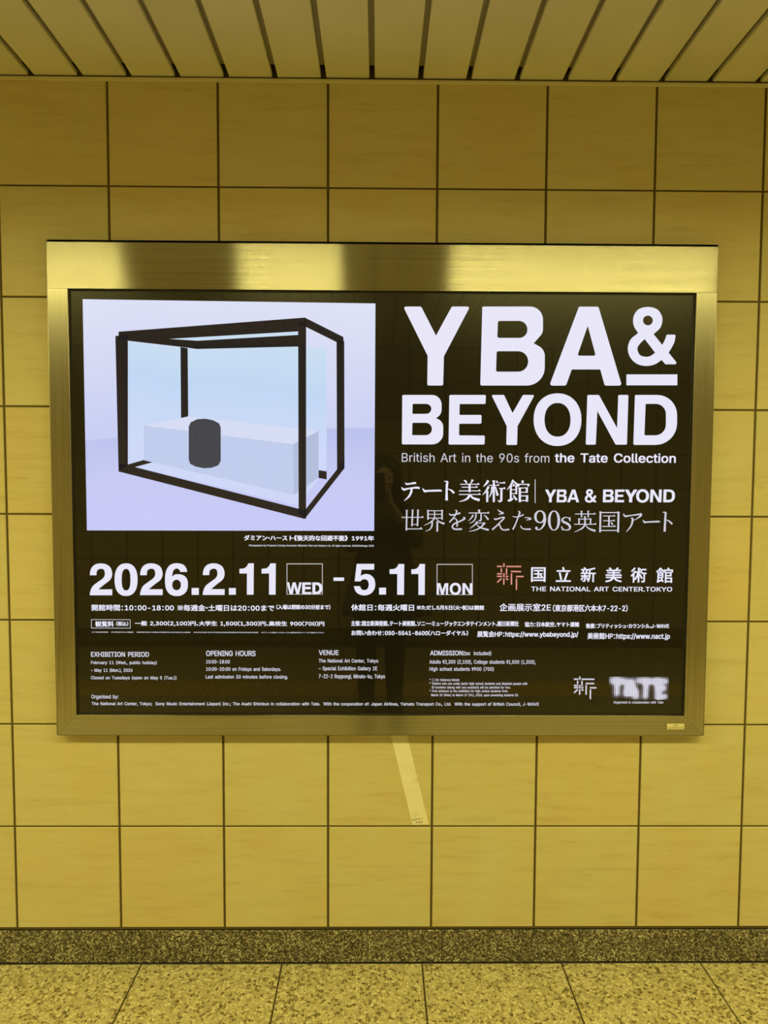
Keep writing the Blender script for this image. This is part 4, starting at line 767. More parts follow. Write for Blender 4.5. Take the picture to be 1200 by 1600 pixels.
'生': [350,[84,288,58,216,18,158,42,142,80,200,162,200,162,124,58,124,58,98,162,98,162,8,20,8,20,-16,332,-16,332,8,190,8,190,98,302,98,302,124,190,124,190,200,316,200,316,226,190,226,190,294,162,294,162,226,90,226,110,282]],
'画': [350,[32,272,32,246,318,246,318,272],[90,208,90,50,258,50,258,208],[112,118,162,118,162,72,112,72],[186,118,236,118,236,72,186,72],[112,186,162,186,162,140,112,140],[186,186,236,186,236,140,186,140],[32,184,32,-10,292,-10,292,-26,318,-26,318,186,292,186,292,14,58,14,58,184]],
'界': [350,[108,94,108,74,106,46,86,16,42,-10,60,-30,110,2,132,38,136,74,136,94],[80,202,162,202,162,164,80,164],[188,202,268,202,268,164,188,164],[80,260,162,260,162,224,80,224],[188,260,268,260,268,224,188,224],[220,94,220,-28,248,-28,248,94,318,60,336,82,276,106,226,142,296,142,296,282,54,282,54,142,124,142,76,104,16,80,34,58,102,92,158,142,196,142,246,94]],
'的': [350,[194,148,246,66,270,80,214,160],[84,294,70,238,30,238,30,-18,54,-18,54,8,152,8,152,238,94,238,112,290],[54,214,128,214,128,140,54,140],[54,32,54,118,128,118,128,32],[210,296,188,226,156,168,178,152,210,214,300,214,292,64,278,8,264,2,212,4,220,-20,272,-22,300,-6,316,56,324,226,326,238,220,238,234,290]],
'確': [350,[244,104,244,68,192,68,192,104],[18,270,18,246,60,246,42,162,10,98,24,74,44,104,44,-10,66,-10,66,18,128,18,128,140,142,120,168,140,168,-28,192,-28,192,-12,334,-12,334,10,268,10,268,46,320,46,320,68,268,68,268,104,320,104,320,124,268,124,268,160,324,160,324,184,276,184,256,224,234,214,248,184,204,184,232,236,302,236,302,198,328,198,328,258,242,258,254,290,228,294,216,258,142,258,142,198,164,198,164,236,206,236,172,184,128,142,128,168,68,168,86,246,134,246,134,270],[244,124,192,124,192,160,244,160],[244,46,244,10,192,10,192,46],[66,144,104,144,104,42,66,42]],
'示': [350,[82,122,52,66,12,20,36,4,76,54,108,116],[240,112,276,56,300,4,328,16,300,68,264,122],[52,268,52,242,298,242,298,268],[22,184,22,158,162,158,162,6,154,0,100,0,108,-28,172,-24,186,-14,190,6,190,158,330,158,330,184]],
'社': [350,[56,282,88,236,110,250,76,294],[18,234,18,210,112,210,66,148,10,100,22,76,70,116,70,-28,96,-28,96,124,132,80,148,102,100,150,144,224,130,234,126,234],[228,296,228,184,150,184,150,158,228,158,228,12,134,12,134,-14,336,-14,336,12,254,12,254,158,328,158,328,184,254,184,254,296]],
'祝': [350,[174,246,292,246,292,158,174,158],[54,280,86,234,106,248,74,292],[150,270,150,134,186,134,178,72,158,24,112,-8,128,-30,178,8,202,62,212,134,246,134,246,8,252,-18,276,-26,308,-26,330,-14,338,36,316,46,314,6,306,-4,280,-4,274,-2,272,8,272,134,318,134,318,270],[18,234,18,210,106,210,64,148,12,100,24,74,70,116,70,-28,94,-28,94,122,130,78,148,100,98,150,138,226,124,234,118,234]],
'税': [350,[182,200,292,200,292,136,182,136],[156,224,156,112,194,112,186,62,164,22,122,-8,138,-30,186,6,210,54,220,112,250,112,250,10,256,-16,280,-24,310,-24,330,-12,338,34,316,44,314,8,306,0,282,0,274,10,274,112,318,112,318,224,280,224,308,286,282,294,254,224,204,224,224,234,192,294,170,284,200,224],[128,292,18,264,26,242,74,252,74,194,16,194,16,170,70,170,44,108,10,58,24,34,74,126,74,-28,100,-28,100,136,132,90,148,110,100,160,100,170,146,170,146,194,100,194,100,258,144,270]],
'空': [350,[198,188,304,124,322,146,214,206],[134,206,88,172,30,144,46,122,104,154,152,190],[26,8,26,-16,324,-16,324,8,188,8,188,96,288,96,288,120,64,120,64,96,160,96,160,8],[148,288,166,252,26,252,26,172,52,172,52,228,298,228,298,182,324,182,324,252,198,252,176,296]],
'立': [350,[34,228,34,202,318,202,318,228],[82,176,116,28,144,36,108,182],[150,290,168,232,194,240,176,296],[242,182,190,14,18,14,18,-12,332,-12,332,14,218,14,272,178]],
'美': [350,[244,296,212,246,120,246,134,252,102,296,80,286,106,246,34,246,34,222,162,222,162,192,52,192,52,170,162,170,162,140,20,140,20,116,158,116,154,90,28,90,28,66,146,66,104,22,14,-4,28,-26,102,-8,148,22,174,64,230,4,320,-26,336,-2,254,20,200,66,328,66,328,90,182,90,186,116,332,116,332,140,188,140,188,170,300,170,300,192,188,192,188,222,316,222,316,246,242,246,270,288]],
'者': [350,[294,282,252,236,252,250,166,250,166,294,140,294,140,250,50,250,50,226,140,226,140,182,18,182,18,158,156,158,86,118,12,88,28,66,92,94,92,-28,118,-28,118,-16,262,-16,262,-26,288,-26,288,122,142,122,200,158,332,158,332,182,230,182,316,270],[166,182,166,226,244,226,190,182],[118,44,262,44,262,6,118,6],[118,64,118,98,262,98,262,64]],
'聞': [350,[212,130,212,108,136,108,136,130],[80,28,84,6,212,16,212,-16,236,-16,236,18,272,20,272,40,236,38,236,130,262,130,262,148,86,148,86,130,112,130,112,30],[212,92,212,70,136,70,136,92],[212,54,212,36,136,30,136,54],[134,214,134,188,58,188,58,214],[134,234,58,234,58,260,134,260],[294,214,294,188,214,188,214,214],[294,234,214,234,214,260,294,260],[308,280,190,280,190,168,294,168,294,6,288,-2,252,-2,260,-28,308,-22,318,-12,320,6,320,280],[32,280,32,-28,58,-28,58,168,158,168,158,280]],
'能': [350,[134,148,134,116,60,116,60,148],[36,170,36,-28,60,-28,60,44,134,44,134,2,128,-4,92,-2,100,-26,148,-22,158,-14,160,2,160,170],[60,96,134,96,134,64,60,64],[300,268,218,234,218,294,192,294,192,178,202,148,236,140,296,140,324,152,334,194,310,204,306,172,294,164,238,164,222,166,218,178,218,214,318,248],[304,112,218,74,218,130,192,130,192,12,202,-18,236,-24,298,-24,328,-12,338,34,314,44,310,6,296,-2,238,-2,222,2,218,12,218,52,322,92],[30,194,144,206,154,186,176,198,130,274,110,264,134,226,58,220,100,286,74,294,36,232,20,218]],
'航': [350,[70,208,90,156,108,164,86,214],[70,100,94,46,112,54,86,106],[208,290,232,236,258,244,232,298],[154,236,154,212,332,212,332,236],[184,178,184,102,178,42,146,-16,166,-30,202,34,210,102,210,154,270,154,270,18,276,-18,294,-24,310,-24,328,-20,336,-6,338,38,322,48,320,10,316,0,310,-2,302,-2,296,0,294,16,294,178],[122,230,122,142,62,142,62,230],[14,142,14,120,38,120,34,50,12,-18,32,-30,56,42,62,120,122,120,122,4,116,-2,82,-2,90,-26,134,-20,144,4,144,252,92,252,108,292,80,296,70,252,38,252,38,142]],
'般': [350,[76,210,102,162,120,172,94,218],[78,96,102,44,120,52,96,102],[16,144,16,120,42,120,34,50,14,-16,36,-30,58,44,64,120,132,120,132,6,126,-2,88,0,96,-24,144,-20,154,-12,156,6,156,260,102,260,116,290,90,296,78,260,42,260,42,154,42,144],[66,238,132,238,132,144,66,144,66,154],[194,280,194,238,188,206,168,176,186,158,212,196,218,236,218,256,272,256,272,204,278,178,300,170,322,170,338,172,336,194,322,192,302,192,296,204,296,280],[292,122,274,80,252,48,224,82,206,122],[176,144,176,122,192,122,182,118,204,70,232,30,164,-6,180,-26,252,14,318,-24,336,-2,270,32,300,78,322,140,306,146,302,144]],
'英': [350,[160,220,160,180,56,180,56,98,20,98,20,72,150,72,110,28,14,-6,30,-28,132,12,176,64,234,2,322,-28,340,-4,254,22,200,72,330,72,330,98,296,98,296,180,188,180,188,220],[82,98,82,156,160,156,160,122,158,98],[270,98,186,98,188,122,188,156,270,156],[224,294,224,262,124,262,124,294,98,294,98,262,24,262,24,238,98,238,98,202,124,202,124,238,224,238,224,202,250,202,250,238,324,238,324,262,250,262,250,294]],
'術': [350,[186,146,234,54,254,64,204,154],[248,266,248,242,332,242,332,266],[194,266,226,218,242,228,210,274],[74,294,48,256,12,224,26,204,66,242,98,286],[158,292,158,210,106,210,106,184,150,184,122,106,82,42,100,26,132,74,158,134,158,-26,184,-26,184,184,242,184,242,210,184,210,184,292],[240,184,240,160,280,160,280,6,274,2,234,2,242,-24,292,-20,302,-10,304,6,304,160,336,160,336,184],[84,224,50,168,6,122,22,100,52,132,52,-28,76,-28,76,164,108,216]],
'要': [350,[236,82,214,54,186,32,108,50,132,82],[42,226,42,136,136,136,118,104,18,104,18,82,102,82,66,36,152,18,94,4,20,-4,32,-28,120,-14,190,8,302,-28,324,-8,218,24,244,50,264,82,332,82,332,104,148,104,164,132,148,136,310,136,310,226,226,226,226,256,326,256,326,280,24,280,24,256,120,256,120,226],[144,256,202,256,202,226,144,226],[66,204,120,204,120,156,66,156],[144,204,202,204,202,156,144,156],[226,204,286,204,286,156,226,156]],
'覧': [350,[92,100,256,100,256,82,92,82],[92,66,256,66,256,50,92,50],[92,132,256,132,256,116,92,116],[232,214,282,160,302,172,252,226],[68,148,68,32,118,32,88,6,16,-8,28,-28,110,-8,144,32,196,32,196,6,206,-18,238,-24,298,-24,324,-16,334,22,312,30,308,2,296,-2,242,-2,226,-2,222,6,222,32,282,32,282,148],[216,294,198,244,170,202,192,188,220,238,326,238,326,258,230,258,240,288],[104,248,56,248,56,264,104,264],[174,282,32,282,32,162,178,162,178,178,126,178,126,198,166,198,166,248,126,248,126,264,174,264],[104,198,104,178,56,178,56,198],[56,232,142,232,142,214,56,214]],
'観': [350,[208,200,292,200,292,164,208,164],[208,144,292,144,292,108,208,108],[208,256,292,256,292,220,208,220],[98,176,110,150,68,150,86,184,172,184,172,206,94,206,104,232,82,238,72,206,18,206,18,184,62,184,10,116,24,94,42,114,42,-24,64,-24,64,-6,166,-6,158,-10,174,-30,218,18,234,86,260,86,260,10,266,-14,288,-20,312,-20,332,-8,338,38,318,48,316,10,310,2,290,2,282,10,282,86,316,86,316,278,184,278,184,86,212,86,200,34,170,-4,170,16,126,16,126,42,164,42,164,62,126,62,126,86,164,86,164,106,126,106,126,130,170,130,170,150,132,150,118,182],[106,86,106,62,64,62,64,86],[106,106,64,106,64,130,106,130],[106,42,106,16,64,16,64,42],[58,296,40,256,14,222,32,210,58,242,164,242,164,262,68,262,80,290]],
'証': [350,[30,188,30,168,128,168,128,188],[26,140,26,118,130,118,130,140],[164,188,164,10,140,10,140,-16,338,-16,338,10,258,10,258,128,328,128,328,152,258,152,258,248,330,248,330,274,152,274,152,248,232,248,232,10,190,10,190,188],[52,288,70,238,92,248,72,296],[14,238,14,216,140,216,140,238],[30,90,30,-28,52,-28,52,-12,130,-12,130,90],[52,68,106,68,106,10,52,10]],
'認': [350,[28,188,28,168,128,168,128,188],[28,142,28,122,128,122,128,142],[14,234,14,212,140,212,140,234],[48,284,78,238,98,252,68,296],[174,246,144,192,162,178,182,208,194,242],[186,98,186,10,194,-18,222,-24,268,-24,292,-12,300,34,280,44,276,8,266,0,224,0,212,2,210,12,210,98],[158,94,132,8,152,-2,176,88],[208,116,246,52,266,66,226,128],[282,90,318,6,338,16,300,100],[28,96,28,-24,50,-24,50,-6,130,-6,130,96],[50,74,108,74,108,16,50,16],[158,280,158,258,228,258,218,212,194,170,150,138,166,120,214,156,240,204,252,258,300,258,290,162,278,158,244,160,252,138,290,136,310,148,320,180,326,270,326,280]],
'輸': [350,[260,158,260,28,278,28,278,158],[306,170,306,0,300,-4,268,-4,276,-24,316,-22,326,0,326,170],[238,296,196,248,142,212,158,196,176,206,176,186,304,186,304,208,178,208,240,262,280,224,326,196,342,214,292,240,252,278,258,288],[180,98,220,98,220,66,180,66],[180,116,180,144,220,144,220,116],[158,164,158,-28,180,-28,180,46,220,46,220,-2,216,-4,198,-4,204,-24,232,-20,240,-2,240,164],[24,208,24,82,70,82,70,54,16,54,16,32,70,32,70,-28,94,-28,94,32,148,32,148,54,94,54,94,82,140,82,140,208,94,208,94,234,146,234,146,258,94,258,94,294,70,294,70,258,18,258,18,234,70,234,70,208],[46,136,72,136,72,102,46,102],[92,136,120,136,120,102,92,102],[46,188,72,188,72,154,46,154],[92,188,120,188,120,154,92,154]],
'込': [350,[28,276,82,216,102,232,48,290],[160,268,202,224,170,124,108,56,128,38,186,98,220,184,240,128,268,74,318,36,332,60,268,124,236,208,176,288],[92,158,18,158,18,132,66,132,66,44,14,4,32,-20,56,12,78,26,112,4,152,-12,208,-14,330,-12,338,14,210,8,158,12,118,24,92,42]],
'週': [350,[22,268,76,210,98,226,42,282],[190,120,242,120,242,78,190,78],[170,140,170,58,264,58,264,140],[124,280,124,190,118,116,96,42,116,28,142,108,148,190,148,258,290,258,290,50,284,44,246,44,252,20,302,24,312,34,314,50,314,280],[206,250,206,226,164,226,164,206,206,206,206,178,160,178,160,158,276,158,276,178,228,178,228,206,274,206,274,226,228,226,228,250],[88,160,20,160,20,136,62,136,62,30,14,-4,34,-26,60,2,82,12,118,-4,158,-18,212,-22,330,-18,338,8,212,2,162,4,122,16,88,36]],
'運': [350,[108,282,108,218,132,218,132,262,302,262,302,218,326,218,326,282],[24,266,72,204,94,218,46,278],[150,130,204,130,204,106,150,106],[228,130,284,130,284,106,228,106],[150,170,204,170,204,146,150,146],[228,170,284,170,284,146,228,146],[108,66,108,46,204,46,204,18,228,18,228,46,328,46,328,66,228,66,228,88,308,88,308,188,228,188,228,210,296,210,296,228,228,228,228,248,204,248,204,228,134,228,134,210,204,210,204,188,128,188,128,88,204,88,204,66],[88,156,16,156,16,132,64,132,64,44,14,2,32,-20,56,12,76,26,110,4,150,-12,208,-16,330,-12,338,14,208,6,156,10,116,24,88,44]],
'避': [350,[228,220,242,172,262,178,248,224],[20,268,66,206,88,220,40,280],[148,120,186,120,186,48,148,48],[138,198,138,216,138,256,180,256,180,198],[116,278,116,218,110,142,82,66,100,50,128,118,128,28,206,28,206,140,132,140,136,178,202,178,202,278],[246,290,262,250,214,250,214,230,332,230,332,250,286,250,268,296],[298,226,276,170,210,170,210,148,260,148,260,108,214,108,214,88,260,88,260,24,284,24,284,88,330,88,330,108,284,108,284,148,334,148,334,170,298,170,320,220],[82,158,16,158,16,134,56,134,56,36,10,0,26,-24,52,6,74,18,108,-2,150,-16,206,-18,332,-16,340,10,208,4,154,6,114,20,82,38]],
'都': [350,[178,282,154,234,154,254,110,254,110,292,86,292,86,254,32,254,32,230,86,230,86,188,16,188,16,164,100,164,56,128,8,100,24,78,52,94,52,-26,76,-26,76,-6,156,-6,156,-22,180,-22,180,130,98,130,132,164,196,164,196,188,150,188,202,274],[110,230,150,230,120,188,110,188],[76,16,76,54,156,54,156,16],[76,74,76,108,156,108,156,74],[212,274,212,-28,238,-28,238,250,302,250,260,154,296,110,308,74,306,58,296,46,280,42,250,44,258,18,292,18,316,26,328,44,332,72,324,112,286,158,338,264,318,276,314,274]],
'金': [350,[70,76,102,12,124,22,92,84],[256,86,220,20,240,12,282,76],[174,298,104,228,10,182,28,158,84,184,84,164,160,164,160,116,40,116,40,92,160,92,160,6,24,6,24,-18,328,-18,328,6,188,6,188,92,310,92,310,116,188,116,188,164,266,164,266,186,322,160,340,182,258,220,190,274,200,286],[262,190,94,190,176,256]],
'閉': [350,[186,150,186,118,86,118,86,96,176,96,130,54,78,22,94,2,142,34,186,76,186,8,180,4,148,4,156,-18,198,-14,208,-6,210,8,210,96,264,96,264,118,210,118,210,150],[134,210,134,178,58,178,58,210],[134,230,58,230,58,258,134,258],[294,210,294,178,216,178,216,210],[294,230,216,230,216,258,294,258],[308,280,190,280,190,158,294,158,294,8,286,-2,232,-2,242,-28,304,-24,318,-12,320,8,320,280],[32,280,32,-28,58,-28,58,158,158,158,158,280]],
'開': [350,[198,118,198,80,150,80,150,118],[82,80,82,56,126,56,114,22,84,-10,102,-26,136,14,148,56,198,56,198,-22,222,-22,222,56,270,56,270,80,222,80,222,118,262,118,262,140,88,140,88,118,126,118,126,80],[134,212,134,182,58,182,58,212],[134,230,58,230,58,260,134,260],[294,212,294,182,214,182,214,212],[294,230,214,230,214,260,294,260],[308,280,190,280,190,160,294,160,294,6,288,-2,244,-2,252,-28,308,-22,318,-12,320,6,320,280],[32,280,32,-28,58,-28,58,162,158,162,158,280]],
'間': [350,[216,60,216,26,134,26,134,60],[216,80,134,80,134,112,216,112],[110,132,110,-14,134,-14,134,4,240,4,240,132],[134,210,134,178,58,178,58,210],[134,230,58,230,58,258,134,258],[294,210,294,178,216,178,216,210],[294,230,216,230,216,258,294,258],[308,280,190,280,190,158,294,158,294,8,286,-2,238,-2,246,-28,306,-24,318,-12,320,6,320,280],[32,280,32,-28,58,-28,58,158,158,158,158,280]],
'障': [350,[174,112,282,112,282,88,174,88],[174,152,282,152,282,128,174,128],[148,170,148,70,216,70,216,46,124,46,124,24,216,24,216,-28,242,-28,242,24,336,24,336,46,242,46,242,70,308,70,308,170],[206,288,214,266,138,266,138,244,190,244,170,238,180,212,124,212,124,190,334,190,334,212,274,212,288,238,262,244,248,212,192,212,204,216,192,244,320,244,320,266,242,266,230,296],[24,280,24,-26,48,-26,48,256,98,256,68,176,94,138,102,106,94,82,82,78,60,78,66,56,92,56,110,62,122,78,124,104,118,140,92,180,128,270,112,282,108,280]],
'館': [350,[182,200,182,-28,204,-28,204,-12,292,-12,292,-26,314,-26,314,82,204,82,204,112,300,112,300,200],[204,10,204,60,292,60,292,10],[204,178,278,178,278,134,204,134],[224,286,240,254,160,254,160,196,180,196,180,232,304,232,304,196,326,196,326,254,254,254,262,258,244,296],[120,126,120,96,58,96,58,126],[120,146,58,146,58,172,120,172],[98,60,110,38,58,16,58,76,142,76,142,192,104,192,92,230,72,224,82,192,36,192,36,26,30,10,20,2,32,-24,118,20,130,-12,150,-2,116,68],[84,296,52,252,10,218,20,194,86,260,144,206,158,226,98,278,104,288]],
'高': [350,[100,196,252,196,252,164,100,164],[74,214,74,144,280,144,280,214],[154,290,164,258,20,258,20,234,328,234,328,258,194,258,180,296],[34,124,34,-28,58,-28,58,102,290,102,290,0,284,-6,248,-6,258,-26,304,-22,314,-14,316,0,316,124],[98,82,98,-8,124,-8,124,10,248,10,248,82],[124,62,224,62,224,30,124,30]],
'（': [350,[244,134,262,40,314,-34,334,-22,286,48,268,134,286,218,334,288,314,300,262,226]],
'）': [350,[106,134,88,226,38,300,16,288,64,218,82,134,64,48,16,-22,38,-34,88,40]],
'：': [350,[88,170,106,178,114,196,106,216,88,222,68,216,60,196,68,178],[88,-2,106,6,114,24,106,44,88,52,68,44,60,24,68,6]]}
GLYPH = {ch: (v[0], [list(zip(lp[::2], lp[1::2])) for lp in v[1:]]) for ch, v in GLYPH_NUM.items()}
